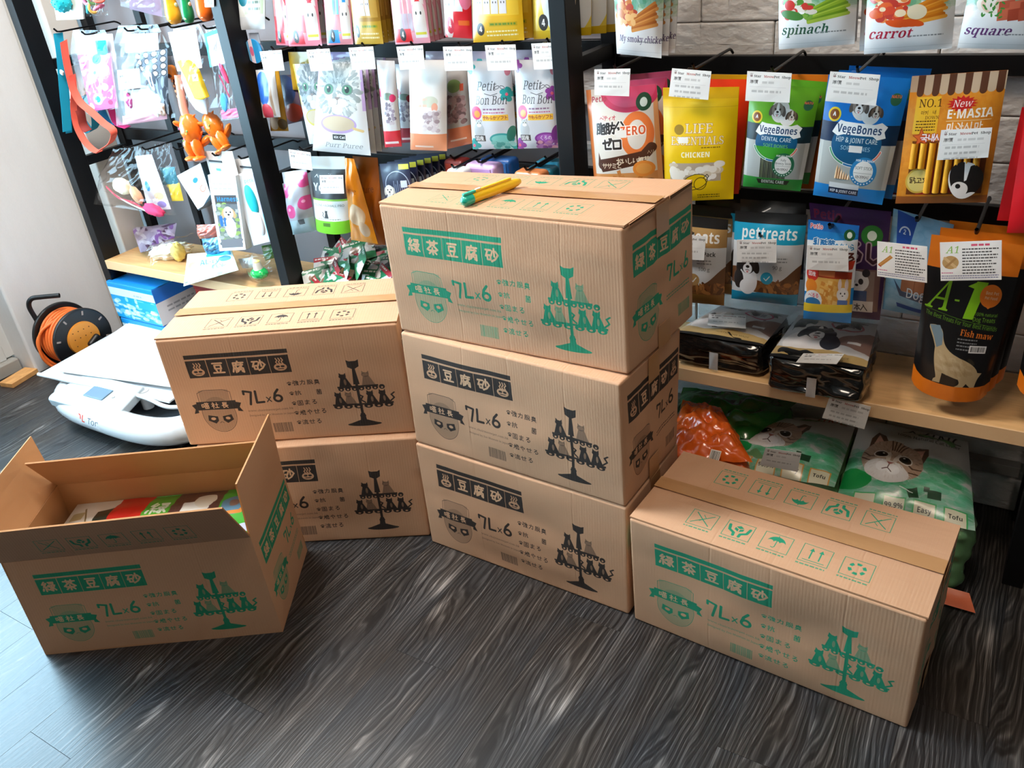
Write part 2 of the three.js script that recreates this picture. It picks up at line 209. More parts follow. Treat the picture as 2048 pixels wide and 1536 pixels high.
{
  const w = struct('wall_back');
  part('slab', at(box(6.4, 2.7, 0.1), -0.6, 1.35, -2.16), std(0x8c878a, 0.7), w);
  const kinds = []; for (let k = 0; k < 6; k++) { const g = rbox(0.352, 0.0985, 0.024, 0.005, 2), p = g.attributes.position, u = g.attributes.uv; for (let i = 0; i < p.count; i++) u.setXY(i, p.getX(i) * 2.2 + k * 0.31, p.getY(i) * 2.2 + k * 0.17); kinds.push(g); }
  for (let r = 0; r < 16; r++) for (let i = 0; i < 5; i++) part('brick', kinds[Math.floor(rnd() * 6)], brickMat, w, [-0.95 + i * 0.354 + (r % 2) * 0.177, 0.05 + r * 0.1, -2.1], [rr(-0.006, 0.006), rr(-0.008, 0.008), 0]);
  const r = struct('wall_right'); part('slab', at(box(0.1, 2.7, 5.6), 2.55, 1.35, 0.6), std(0x6e675f, 0.8), r);
  const n = struct('wall_near'); part('slab', at(box(6.4, 2.7, 0.1), -0.6, 1.35, 3.35), std(0x5e5851, 0.8), n);
  const c = struct('ceiling'); part('slab', at(box(6.4, 0.1, 5.6), -0.6, 2.7, 0.6), std(0x8f8b86, 0.8), c);
  // side wall with the glazed shop door that lets the daylight in, then the plastered column
  const l = struct('wall_left');
  part('column', at(rbox(0.28, 2.66, 0.42, 0.012, 3), -3.53, 1.32, -1.715), wallMat, l);
  part('return_strip', at(rbox(0.3, 2.66, 0.12, 0.006, 2), -3.31, 1.32, -1.98), std(0xd8d4cc, 0.6), l);
  part('header', at(box(0.14, 0.36, 4.9), -3.57, 2.47, 0.95), wallMat, l);
  part('slab', at(box(0.14, 2.65, 2.92), -3.57, 1.325, 1.93), wallMat, l);
  const s = struct('trim_1'); part('cement_kerb', at(rbox(0.12, 0.055, 2.0, 0.006, 2), -3.545, 0.0275, -0.5), std(0x9b9891, 0.85), s);
  const d = struct('door_1'); const dm = std(0xc9cac8, 0.45);
  part('frame', mergeGeometries([at(rbox(0.06, 2.2, 0.11, 0.004), -3.55, 1.16, -1.475), at(rbox(0.06, 2.2, 0.06, 0.004), -3.55, 1.16, 0.44), at(rbox(0.06, 0.06, 1.94, 0.004), -3.55, 2.26, -0.5), at(rbox(0.07, 0.07, 1.94, 0.004), -3.55, 0.09, -0.5)]), dm, d);
  part('kick_panel', at(box(0.03, 0.55, 1.86), -3.555, 0.37, -0.5), std(0x8b958f, 0.35), d); part('kick_rail', at(rbox(0.05, 0.05, 1.86, 0.004), -3.552, 0.66, -0.5), dm, d); part('mullion', at(rbox(0.05, 1.6, 0.04, 0.004), -3.55, 1.48, -0.5), dm, d);
  for (const z of [-0.97, -0.04]) part('pane', at(box(0.008, 1.58, 0.9), -3.555, 1.46, z), new THREE.MeshPhysicalMaterial({ color: 0xffffff, transmission: 1, thickness: 0, roughness: 0.0, ior: 1.45 }), d);
}
for (const [x, z, power, tint] of LAMPS) {
  const t = thing('ceiling_panel_light', ['square ceiling light panel above the carton stack', 'square ceiling light panel above the pet scale', 'square ceiling light panel at the far end by the white wall', 'square ceiling light panel behind the photographer'][LAMPS.findIndex((a) => a[0] === x)], 'ceiling light', [x, 2.6, z]);
  part('frame', mergeGeometries([at(rbox(0.62, 0.03, 0.02, 0.003), 0, 0.03, -0.3), at(rbox(0.62, 0.03, 0.02, 0.003), 0, 0.03, 0.3), at(rbox(0.02, 0.03, 0.62, 0.003), -0.3, 0.03, 0), at(rbox(0.02, 0.03, 0.62, 0.003), 0.3, 0.03, 0)]), M.white, t);
  part('diffuser', at(box(0.58, 0.006, 0.58), 0, 0.03, 0), std(0xffffff, 0.5, { emissive: 0xfff1e0, emissiveIntensity: 3 }), t);
  const a = new THREE.RectAreaLight(tint, power, 0.58, 0.58); a.position.set(x, 2.61, z); a.lookAt(x, 0, z); scene.add(a);
}

// ---------- shelving: black posts, arms, rails and hooks; oak planks ----------
const POSTS = [-3.138, -2.108, -1.0, 0.11], HOOKS = [];
const rack = thing('display_rack', 'black steel wall rack of posts, rails and product hooks', 'shelf rack');
for (const x of POSTS) {
  part('post', rbox(0.043, 1.9, 0.072, 0.002), M.black, rack, [x, 0.95, -1.831]); part('post', rbox(0.04, 1.9, 0.03, 0.002), M.black, rack, [x, 0.95, -2.062]);
  for (const y of [0.372, 0.795, 1.145, 1.5]) part('arm', rbox(0.028, 0.035, 0.2, 0.002), M.black, rack, [x, y, -1.955]);
}
part('post', rbox(0.035, 1.9, 0.02, 0.002), M.black, rack, [-2.83, 0.95, -2.065]);
for (let b = 0; b < 3; b++) for (const y of [[0.85, 1.16, 1.42], [0.82, 1.15, 1.42], [0.795, 1.11, 1.42]][b]) part('rail', rbox(POSTS[b + 1] - POSTS[b] - 0.04, 0.042, 0.02, 0.002), M.black, rack, [(POSTS[b] + POSTS[b + 1]) / 2, y, -2.062]);
function hook(x, y, zf = -1.795, r = 0.0032) {
  const p = tube([[x, y - 0.012, -2.05], [x, y, -2.03], [x, y, (zf - 2.03) / 2], [x, y, zf - 0.012], [x, y + 0.012, zf]], r, 20, 6, 0.1); part('hook', p, M.black, rack);
}
const oakMap = dataTexture(1024, 256, (x, y) => { const g = noise(x * 0.004, y * 0.06 + noise(x * 0.006, y * 0.01, 4) * 2, 3) * 20 + noise(x * 0.012, y * 0.35, 7) * 12 + noise(x * 0.05, y * 0.9, 1) * 5; return [214 + g, 168 + g * 0.95, 114 + g * 0.8]; });
const oakEdge = std(0xe0b88a, 0.5), oak = std(0xffffff, 0.42, { map: oakMap });
const SHELF = ['oak shelf plank heaped with loose pet toys beside the white wall', 'oak shelf plank carrying the heap of green and red treat packets', 'oak shelf plank under the two flat black treat bags'];
for (let b = 0; b < 3; b++) {
  const w = POSTS[b + 1] - POSTS[b] - 0.004, t = thing('shelf_plank', SHELF[b], 'shelf', [(POSTS[b] + POSTS[b + 1]) / 2, 0.402, -1.923], 'oak shelf planks');
  const g = rbox(w - 0.045, 0.035, 0.256, 0.002), p = g.attributes.position, u = g.attributes.uv; for (let i = 0; i < p.count; i++) u.setXY(i, p.getX(i) * 0.8 + b * 0.37, (p.getZ(i) + p.getY(i)) * 1.4); part('board', g, oak, t);
  part('front_edge', rbox(w - 0.045, 0.0355, 0.004, 0.001), oakEdge, t, [0, 0, 0.129]);
}
part('rail', rbox(1.05, 0.03, 0.03, 0.002), std(0x77736d, 0.6), rack, [-0.445, 0.155, -2.05]);

// ---------- cartons ----------
const GREEN = '#1a8c68', INK = '#2e2622';
function kraftBase(g, w, h) {
  rect(g, 0, 0, w, h, '#c69a78'); for (let i = 0; i < w * h / 900; i++) { g.globalAlpha = 0.05; rect(g, rnd() * w, rnd() * h, 3 + rnd() * 16, 1, rnd() < 0.5 ? '#8a6242' : '#f0cfae'); } g.globalAlpha = 1;
  for (let x = 0; x < w; x += 9) { g.globalAlpha = 0.03; rect(g, x, 0, 3, h, '#8a6242'); } g.globalAlpha = 1;
}
function steamCup(g, x, y, s, fg, bg) { for (let i = -1; i <= 1; i++) line(g, [x + i * s * 0.14, y - s * 0.36, x + i * s * 0.14 + s * 0.06, y - s * 0.24, x + i * s * 0.14 - s * 0.03, y - s * 0.14, x + i * s * 0.14 + s * 0.04, y - s * 0.02], fg, s * 0.06); ell(g, x, y + s * 0.16, s * 0.33, s * 0.22, fg); ell(g, x - s * 0.12, y + s * 0.13, s * 0.1, s * 0.06, bg); ell(g, x + s * 0.12, y + s * 0.13, s * 0.1, s * 0.06, bg); line(g, [x - s * 0.14, y + s * 0.27, x + s * 0.14, y + s * 0.27], bg, s * 0.04); }
function banner(g, x, y, w, h, c, green) {
  rect(g, x, y, w, h * 0.17, c); const n = 5, cw = w / n, ch = h * 0.74;
  for (let i = 0; i < n; i++) {
    rect(g, x + i * cw + (i ? 1.5 : 0), y + h * 0.24, cw - 3, ch, c); const s = green ? '綠茶豆腐砂'[i] : ' 豆腐砂 '[i];
    if (s === ' ') steamCup(g, x + (i + 0.5) * cw, y + h * 0.62, cw * 0.95, '#c69a78', c); else zh(g, s, x + i * cw + cw * 0.2, y + h * 0.24 + ch * 0.5 - cw * 0.3, cw * 0.6, '#d6ac88', 0.15);
  }
}
function shield(g, x, y, w, h, c) {
  g.save(); g.globalAlpha = 0.2; ell(g, x + w * 0.5, y + h * 0.58, w * 0.33, h * 0.42, c); rect(g, x + w * 0.2, y, w * 0.6, h * 0.3, c); g.globalAlpha = 1;
  g.strokeStyle = c; g.lineWidth = 2.5; g.beginPath(); g.ellipse(x + w * 0.5, y + h * 0.58, w * 0.34, h * 0.43, 0, -0.3, Math.PI + 0.3); g.stroke(); line(g, [x + w * 0.17, y + h * 0.3, x + w * 0.17, y + h * 0.06, x + w * 0.3, y, x + w * 0.7, y, x + w * 0.83, y + h * 0.06, x + w * 0.83, y + h * 0.3], c, 2.5);
  poly(g, [x + w * 0.1, y + h * 0.26, x + w * 0.9, y + h * 0.26, x + w * 0.9, y + h * 0.46, x + w * 0.1, y + h * 0.46], c); poly(g, [x, y + h * 0.33, x + w * 0.1, y + h * 0.3, x + w * 0.1, y + h * 0.52, x, y + h * 0.54, x + w * 0.05, y + h * 0.43], c); poly(g, [x + w, y + h * 0.33, x + w * 0.9, y + h * 0.3, x + w * 0.9, y + h * 0.52, x + w, y + h * 0.54, x + w * 0.95, y + h * 0.43], c);
  zh(g, '喵社長', x + w * 0.2, y + h * 0.29, h * 0.14, '#d6ac88', 0.13, 1.45);
  for (const k of [-1, 1]) { poly(g, [x + w * (0.5 + k * 0.05), y + h * 0.63, x + w * (0.5 + k * 0.24), y + h * 0.59, x + w * (0.5 + k * 0.26), y + h * 0.72, x + w * (0.5 + k * 0.12), y + h * 0.8, x + w * (0.5 + k * 0.05), y + h * 0.73], c); ell(g, x + w * (0.5 + k * 0.15), y + h * 0.68, w * 0.05, h * 0.035, '#c69a78'); }
  line(g, [x + w * 0.46, y + h * 0.79, x + w * 0.5, y + h * 0.76, x + w * 0.54, y + h * 0.79], c, 2.5); g.restore();
}
function sevenL(g, x, y, s, c) { line(g, [x, y + s * 0.22, x, y, x + s * 0.5, y + s * 0.1, x + s * 0.3, y + s], c, s * 0.15); line(g, [x + s * 0.78, y + s * 0.05, x + s * 0.74, y + s * 0.9, x + s * 1.2, y + s * 0.88], c, s * 0.16); line(g, [x + s * 1.42, y + s * 0.55, x + s * 1.68, y + s * 0.88], c, s * 0.07); line(g, [x + s * 1.68, y + s * 0.55, x + s * 1.42, y + s * 0.88], c, s * 0.07); g.strokeStyle = c; g.lineWidth = s * 0.16; g.beginPath(); g.ellipse(x + s * 2.15, y + s * 0.68, s * 0.24, s * 0.22, 0, 0, 7); g.stroke(); line(g, [x + s * 2.25, y + s * 0.02, x + s * 2.02, y + s * 0.3, x + s * 1.92, y + s * 0.64], c, s * 0.16); }
function sitCat(g, x, y, s, c, pale, tail) { g.save(); g.globalAlpha = pale ? 0.42 : 1; poly(g, [x - s * 0.28, y, x - s * 0.16, y - s * 0.62, x + s * 0.12, y - s * 0.66, x + s * 0.34, y], c); ell(g, x - s * 0.04, y - s * 0.74, s * 0.18, s * 0.16, c); poly(g, [x - s * 0.2, y - s * 0.78, x - s * 0.18, y - s * 1.02, x - s * 0.05, y - s * 0.86], c); poly(g, [x + s * 0.02, y - s * 0.86, x + s * 0.13, y - s * 1.0, x + s * 0.14, y - s * 0.78], c); if (tail) line(g, [x + s * 0.34 * tail, y - s * 0.06, x + s * 0.55 * tail, y - s * 0.3, x + s * 0.42 * tail, y - s * 0.55, x + s * 0.58 * tail, y - s * 0.7], c, s * 0.09); g.restore(); }
function catTree(g, x, y, w, h, c) {
  const cx = x + w * 0.46; line(g, [cx, y + h * 0.05, cx, y + h * 0.85], c, w * 0.045); poly(g, [cx - w * 0.1, y, cx - w * 0.05, y + h * 0.02, cx + w * 0.05, y + h * 0.02, cx + w * 0.1, y, cx + w * 0.09, y + h * 0.1, cx, y + h * 0.14, cx - w * 0.09, y + h * 0.1], c);
  const tier = (tx, ty, tw) => { rect(g, tx, ty, tw, h * 0.025, c); for (let u = 0; u < tw; u += tw / 6) { ell(g, tx + u + tw / 12, ty + h * 0.04, tw / 14, h * 0.036, c); ell(g, tx + u + tw / 12, ty + h * 0.05, tw / 40, h * 0.012, '#c69a78'); } };
  tier(x + w * 0.14, y + h * 0.38, w * 0.66); tier(x, y + h * 0.65, w); ell(g, cx, y + h * 0.84, w * 0.05, h * 0.03, c); poly(g, [cx - w * 0.035, y + h * 0.8, cx + w * 0.035, y + h * 0.8, cx + w * 0.05, y + h * 0.9, cx + w * 0.28, y + h * 0.97, cx - w * 0.28, y + h * 0.97, cx - w * 0.05, y + h * 0.9], c); poly(g, [cx - w * 0.02, y + h * 0.1, cx + w * 0.02, y + h * 0.1, cx + w * 0.05, y + h * 0.36, cx - w * 0.05, y + h * 0.36], c); ell(g, cx, y + h * 0.97, w * 0.28, h * 0.03, c);
  for (const [u, v, k, pale, tail] of [[0.27, 0.38, 0.2, 0, 0], [0.64, 0.38, 0.21, 1, 0], [0.13, 0.65, 0.19, 0, 0], [0.3, 0.65, 0.19, 1, 0], [0.65, 0.65, 0.19, 0, -1], [0.85, 0.65, 0.19, 0, 1]]) { g.save(); g.translate(x + w * u, y + h * v); g.scale(1.3, 1); sitCat(g, 0, 0, h * k, c, pale, tail); g.restore(); if (!pale) { g.globalAlpha = 0.55; ell(g, x + w * u + w * 0.012, y + h * (v - k * 0.3), w * 0.02, h * k * 0.22, '#c69a78'); g.globalAlpha = 1; } }
}
function cartonSide(green) {
  return T(1400, 740, (g, w, h) => {
    const c = green ? GREEN : INK; kraftBase(g, w, h); banner(g, w * 0.1, h * 0.145, w * 0.435, h * 0.215, c, green); shield(g, w * 0.07, h * 0.475, w * 0.215, h * 0.4, c); sevenL(g, w * 0.305, h * 0.505, w * 0.066, c);
    g.globalAlpha = 0.75; txt(g, 'www.chairmeowpet.com.hk', w * 0.305, h * 0.7, 18, c, { font: 'serif', stretch: 1.12 }); txt(g, 'Designed by Zoo Museum in Japan', w * 0.305, h * 0.745, 17, c, { font: 'serif', stretch: 0.98 }); g.globalAlpha = 0.7; rect(g, w * 0.325, h * 0.815, w * 0.045, h * 0.085, '#00000000'); barcode(g, w * 0.395, h * 0.825, w * 0.082, h * 0.09, c); g.globalAlpha = 0.85;
    ['強力脫臭', '抗   菌', '固 まる', '燃やせる', '流 せる'].forEach((s, i) => { const y = h * (0.44 + i * 0.093), x = w * 0.502; ell(g, x + 10, y + 22, 9, 7, c); for (let k = 0; k < 4; k++) ell(g, x + k * 6.5, y + 12 - (k % 3 ? 4 : 0), 3, 4, c); const k = [...s], step = [0, 1, 2, 3].map((j) => (k.length === 5 ? [0, 3][j] ?? 0 : k.length === 4 ? j : [0, 1.5, 3][j] ?? 0)); k.filter((q) => q !== ' ').forEach((q, j) => zh(g, q, x + 30 + step[j] * 42, y, 33, c, 0.12)); if (i === 2 || i === 4) return; });
    g.globalAlpha = 1; catTree(g, w * 0.67, h * 0.285, w * 0.26, h * 0.62, c);
  });
}
function cartonEnd(green) { return T(660, 740, (g, w, h) => { const c = green ? GREEN : INK; kraftBase(g, w, h); banner(g, w * 0.1, h * 0.14, w * 0.86, h * 0.22, c, green); shield(g, w * 0.08, h * 0.5, w * 0.42, h * 0.36, c); sevenL(g, w * 0.58, h * 0.45, w * 0.13, c); g.globalAlpha = 0.7; smalltext(g, w * 0.56, h * 0.66, w * 0.36, 2, 12, c); barcode(g, w * 0.74, h * 0.8, w * 0.18, h * 0.09, c); g.globalAlpha = 1; }); }
function icon(g, k, x, y, s, c) {
  g.strokeStyle = c; g.lineWidth = 3; g.strokeRect(x, y, s * 1.12, s); const cx = x + s * 0.56, cy = y + s * 0.5;
  if (k === 0) { line(g, [cx - s * 0.36, cy - s * 0.36, cx + s * 0.36, cy + s * 0.36], c, 5); line(g, [cx + s * 0.4, cy - s * 0.36, cx - s * 0.4, cy + s * 0.36], c, 5); line(g, [cx - 5, cy - s * 0.3, cx + s * 0.12, cy - s * 0.1, cx - s * 0.1, cy + s * 0.14], c, 3); }
  if (k === 1) { poly(g, [cx, cy - s * 0.32, cx + s * 0.16, cy - s * 0.22, cx, cy - s * 0.12, cx - s * 0.16, cy - s * 0.22], c); poly(g, [cx - s * 0.18, cy - s * 0.18, cx - s * 0.02, cy - s * 0.08, cx - s * 0.02, cy + s * 0.08, cx - s * 0.18, cy - s * 0.02], c); poly(g, [cx + s * 0.18, cy - s * 0.18, cx + s * 0.03, cy - s * 0.08, cx + s * 0.03, cy + s * 0.08, cx + s * 0.18, cy - s * 0.02], c); for (const m of [-1, 1]) line(g, [cx + m * s * 0.42, cy - s * 0.24, cx + m * s * 0.36, cy + s * 0.06, cx + m * s * 0.14, cy + s * 0.2, cx + m * s * 0.12, cy + s * 0.36], c, s * 0.12); }
  if (k === 2) { g.fillStyle = c; g.beginPath(); g.arc(cx, cy, s * 0.36, Math.PI, 0); for (let i = 0; i < 3; i++) g.arc(cx + s * (0.24 - i * 0.24), cy, s * 0.12, 0, Math.PI, true); g.fill(); line(g, [cx, cy - s * 0.42, cx, cy + s * 0.26, cx - s * 0.05, cy + s * 0.33, cx - s * 0.13, cy + s * 0.3], c, 4); }
  if (k === 3) { for (const m of [-1, 1]) { line(g, [cx + m * s * 0.18, cy + s * 0.26, cx + m * s * 0.18, cy - s * 0.24], c, 6); poly(g, [cx + m * s * 0.18 - s * 0.1, cy - s * 0.16, cx + m * s * 0.18, cy - s * 0.36, cx + m * s * 0.18 + s * 0.1, cy - s * 0.16], c); } line(g, [cx - s * 0.4, cy + s * 0.38, cx + s * 0.4, cy + s * 0.38], c, 4); }
  if (k === 4) for (let i = 0; i < 6; i++) { const a = i * Math.PI / 3 + 0.3, b = a + 0.62; g.strokeStyle = c; g.lineWidth = s * 0.13; g.lineCap = 'butt'; g.beginPath(); g.arc(cx, cy, s * 0.27, a, b); g.stroke(); }
  g.globalAlpha = 0.7; smalltext(g, x - s * 0.02, y + s * 1.12, s * 1.1, 1, 13, c); g.globalAlpha = 1;
}
const cartonTop = (green, extra) => T(1400, 330, (g, w, h) => { const c = green ? GREEN : INK; kraftBase(g, w, h); for (let i = 0; i < 5; i++) icon(g, i, w * (0.19 + i * 0.132), h * 0.38, w * 0.085, c); line(g, [w * 0.2, 0, w * 0.2, h], '#bd8f68', 2); line(g, [w * 0.82, 0, w * 0.82, h], '#bd8f68', 2); extra?.(g, w, h); });
const boardBump = dataTexture(512, 512, (x, y) => { const cr = [[0.31, 0.004], [0.52, 0.006], [0.77, 0.003]].reduce((a, [c, k]) => a + Math.exp(-(((x / 512 - c - 0.006 * noise(y * 0.01, c * 50)) / k) ** 2)), 0); const v = 128 + 6 * Math.sin(x * 1.1) + 26 * fbm(x * 0.012, y * 0.012, 4) - 46 * cr * (0.5 + 0.5 * noise(y * 0.012, x * 0.002, 6)); return [v, v, v]; }, false);
const kr = (map) => std(0xffffff, 0.82, { map, bumpMap: boardBump, bumpScale: 0.0035 });
const plainKraft = kr(T(512, 512, kraftBase));
const PRINT = { green: { side: kr(cartonSide(true)), end: kr(cartonEnd(true)), top: kr(cartonTop(true)) }, black: { side: kr(cartonSide(false)), end: kr(cartonEnd(false)), top: kr(cartonTop(false)) } };
const mid = (a, b, t = 0.5) => a.map((x, i) => lerp(x, b[i], t));
let cartonK = 0;
function carton(label, ink, c, { lid = true, lift = 0.0, dent = 0.003, tapeEnd = true, slit = false } = {}) {
  const o = mid(mid(c[0], c[1]), mid(c[2], c[3])), t = thing('carton', label, 'cardboard box', o, 'cat litter cartons'), L = c.map((p) => p.map((x, i) => x - o[i])), P = PRINT[ink], k = ++cartonK * 5.1;
  part('body', hexa(L, 0.006, { dent, k, n: 14 }), [P.end, P.end, plainKraft, plainKraft, P.side, P.side], t);
  if (lid) {
    const up = (p, h) => [p[0], p[1] + h, p[2]], ins = (p, q, a) => mid(p, q, a), fl = L[4], fr = L[5], bl = L[6], br = L[7], h = 0.0045;
    const row = (A, B, s) => [up(ins(fl, bl, A), h), up(ins(fr, br, A), h), up(ins(fr, br, B), h), up(ins(fl, bl, B), h)];
    const f = row(0.012, 0.497), r = row(0.503, 0.988);
    part('flap', board([f[3], f[2], f[1], f[0]].map((p, i) => (i < 2 ? up(p, lift) : p)), 0.004, { nu: 10, nv: 6, bend: 0.0035, k }), [P.top, M.kraft], t);
    part('flap', board([r[1], r[0], r[3], r[2]].map((p, i) => (i < 2 ? up(p, lift) : p)), 0.004, { nu: 10, nv: 6, bend: 0.0035, k: k + 2 }), [P.top, M.kraft], t);
    const q = row(0.43, 0.57).map((p) => up(p, 0.0045 + lift)); part('tape', board([q[3], q[2], q[1], q[0]], 0.0006, { nu: 14, nv: 3, bend: 0.0012, k }), [M.tape, M.tape], t);
  }
  if (slit) { const e = (u, h) => { const p = mid(L[5], L[7], u); return [p[0] + 0.0035, p[1] + h, p[2]]; }; part('corrugated_edge', board([e(0.06, 0.003), e(0.4, 0.004), e(0.4, -0.003), e(0.06, -0.001)], 0.002, { nu: 8, nv: 1 }), [std(0x5f4228, 0.95), M.kraft], t); part('corrugated_edge', board([e(0.62, 0.005), e(0.96, 0.004), e(0.96, -0.002), e(0.62, -0.003)], 0.002, { nu: 8, nv: 1 }), [std(0x5f4228, 0.95), M.kraft], t); }
  if (tapeEnd) for (const [a, b] of [[0.8, 1.003], [0, 0.17]]) {   // the tape folds down over the end that faces the room
    const e = (u, v, s) => { const lo = mid(L[1], L[3], u), hi = mid(L[5], L[7], u), p = mid(lo, hi, v); p[0] += 0.0035; return p; };
    part('tape', board([e(0.42, b), e(0.6, b), e(0.6, a), e(0.42, a)], 0.0006, { nu: 2, nv: 3 }), [M.tape, M.tape], t);
  }
  return t;
}
carton('green-printed carton on top of the three-high stack, a yellow pen lying on it', 'green', [[-1.241, 0.637, -1.366], [-0.649, 0.637, -1.366], [-1.256, 0.637, -1.64], [-0.626, 0.637, -1.667], [-1.241, 0.947, -1.366], [-0.651, 0.95, -1.367], [-1.256, 0.938, -1.633], [-0.629, 0.95, -1.667]], { dent: 0.006, slit: true });
carton('black-printed carton in the middle of the three-high stack', 'black', [[-1.25, 0.321, -1.356], [-0.651, 0.321, -1.331], [-1.237, 0.321, -1.641], [-0.64, 0.321, -1.605], [-1.24, 0.634, -1.361], [-0.652, 0.634, -1.331], [-1.24, 0.634, -1.641], [-0.634, 0.634, -1.612]], { lid: false, dent: 0.005 });
carton('black-printed carton at the bottom of the three-high stack', 'black', [[-1.246, 0.0, -1.341], [-0.651, 0.0, -1.327], [-1.241, 0.0, -1.632], [-0.641, 0.0, -1.614], [-1.25, 0.318, -1.352], [-0.648, 0.318, -1.331], [-1.241, 0.318, -1.632], [-0.641, 0.318, -1.614]], { lid: false, dent: 0.005 });
const upper = carton('black-printed carton with a faded pink round stamp, upper of the two beside the scale', 'black', [[-1.815, 0.32, -1.095], [-1.277, 0.32, -1.393], [-1.944, 0.32, -1.35], [-1.42, 0.32, -1.643], [-1.816, 0.634, -1.096], [-1.279, 0.634, -1.398], [-1.945, 0.638, -1.355], [-1.43, 0.634, -1.64]], { dent: 0.004 });
carton('black-printed carton at the bottom of the two-high stack behind the open carton', 'black', [[-1.79, 0, -1.065], [-1.264, 0, -1.36], [-1.925, 0, -1.31], [-1.41, 0, -1.609], [-1.785, 0.317, -1.075], [-1.262, 0.317, -1.378], [-1.925, 0.317, -1.32], [-1.408, 0.317, -1.609]], { lid: false, dent: 0.004 });
carton('green-printed sealed carton standing alone on the floor under the treat shelf', 'green', [[-0.634, 0, -1.321], [-0.031, 0, -1.285], [-0.615, 0, -1.595], [-0.016, 0, -1.562], [-0.633, 0.311, -1.31], [-0.032, 0.307, -1.273], [-0.617, 0.311, -1.592], [-0.015, 0.312, -1.563]], { dent: 0.005 });

// the open carton: four walls, a floor and four raised flaps
{
  const c = [[-1.88, 0, -0.584], [-1.385, 0, -0.909], [-2.031, 0, -0.826], [-1.545, 0, -1.165], [-1.865, 0.303, -0.585], [-1.376, 0.312, -0.898], [-2.02, 0.312, -0.83], [-1.523, 0.316, -1.142]], o = mid(mid(c[0], c[1]), mid(c[2], c[3])), t = thing('open_carton', 'open green-printed carton with its flaps raised, a litter bag inside', 'cardboard box', o, 'cat litter cartons'), L = c.map((p) => p.map((x, i) => x - o[i])), P = PRINT.green, w = 0.005;
  part('front_panel', board([L[4], L[5], L[1], L[0]], w, { nu: 8, nv: 5, bend: 0.003, k: 1 }), [P.side, M.kraftIn], t);
  part('back_panel', board([L[7], L[6], L[2], L[3]], w, { nu: 6, nv: 4, bend: 0.002, k: 2 }), [P.side, M.kraftIn], t);
  part('side_panel', board([L[5], L[7], L[3], L[1]], w, { nu: 5, nv: 5, bend: 0.003, k: 3 }), [P.end, M.kraftIn], t);
  part('side_panel', board([L[6], L[4], L[0], L[2]], w, { nu: 4, nv: 4, bend: 0.002, k: 4 }), [P.end, M.kraftIn], t);
  part('bottom_panel', board([L[2], L[3], L[1], L[0]].map((p) => [p[0], p[1] + 0.006, p[2]]), w), [M.kraftIn, M.kraft], t);
  const free = { front: [[-1.8, 0.437, -0.55], [-1.349, 0.447, -0.837]], back: [[-1.979, 0.432, -0.767], [-1.491, 0.436, -1.073]], right: [[-1.388, 0.447, -0.914], [-1.535, 0.451, -1.158]], left: [[-1.878, 0.432, -0.541], [-2.065, 0.443, -0.837]] };
  for (const k in free) free[k] = free[k].map((p) => p.map((x, i) => x - o[i]));
  part('flap', board([free.front[0], free.front[1], L[5], L[4]], 0.004, { nu: 8, nv: 4, bend: 0.002 }), [P.top, M.kraftIn], t);
  part('flap', board([free.back[1], free.back[0], L[6], L[7]], 0.004, { nu: 8, nv: 4, bend: 0.003, k: 5 }), [plainKraft, M.kraftIn], t);
  part('flap', board([free.right[0], free.right[1], L[7], L[5]], 0.004, { nu: 4, nv: 4, bend: 0.002, k: 6 }), [plainKraft, M.kraftIn], t);
  part('flap', board([free.left[1], free.left[0], L[4], L[6]], 0.004, { nu: 4, nv: 4, bend: 0.002, k: 7 }), [plainKraft, M.kraftIn], t);
}
const litterPrint = film(T(768, 320, (g, w, h) => {
  rect(g, 0, 0, w, h, '#6a4a42'); for (let y = 0; y < h; y += 26) for (let x = (y / 26 % 2) * 20; x < w; x += 40) rect(g, x, y, 37, 23, '#5a3a34');
  rect(g, 0, 0, w * 0.27, h, '#e7e2d4'); line(g, [60, 40, 130, 180, 140, 300], '#8a7a50', 6); rect(g, 20, 60, 50, 40, '#b9a878'); ell(g, 120, 250, 60, 40, '#f4f2ea'); poly(g, [w * 0.16, 70, w * 0.24, 60, w * 0.25, 150, w * 0.17, 150], '#26352a'); rect(g, w * 0.24, 0, w * 0.17, h, '#d4281c'); rect(g, w * 0.41, 0, w * 0.13, h, '#4fae32'); zh(g, '綠', w * 0.43, 60, 70, '#e9f4dc', 0.13); zh(g, '茶', w * 0.43, 200, 70, '#e9f4dc', 0.13);
  rect(g, w * 0.6, 80, w * 0.13, 200, '#ecebe3'); zh(g, 'ロロ', w * 0.61, 210, 34, '#3a2a28', 0.14); ell(g, w * 0.7, 70, 40, 45, '#e8dfcc'); rect(g, w * 0.78, 0, w * 0.22, h, '#46b03a'); ell(g, w * 0.85, 110, 46, 56, '#5f8aa6'); ell(g, w * 0.85, 100, 18, 22, '#8a6a5e'); line(g, [w * 0.82, 160, w * 0.89, 150, w * 0.93, 100], '#d98a3a', 16); ell(g, w * 0.97, 60, 22, 40, '#c9cfe6'); ell(g, w * 0.93, 230, 24, 24, '#c9cfe6');
}));
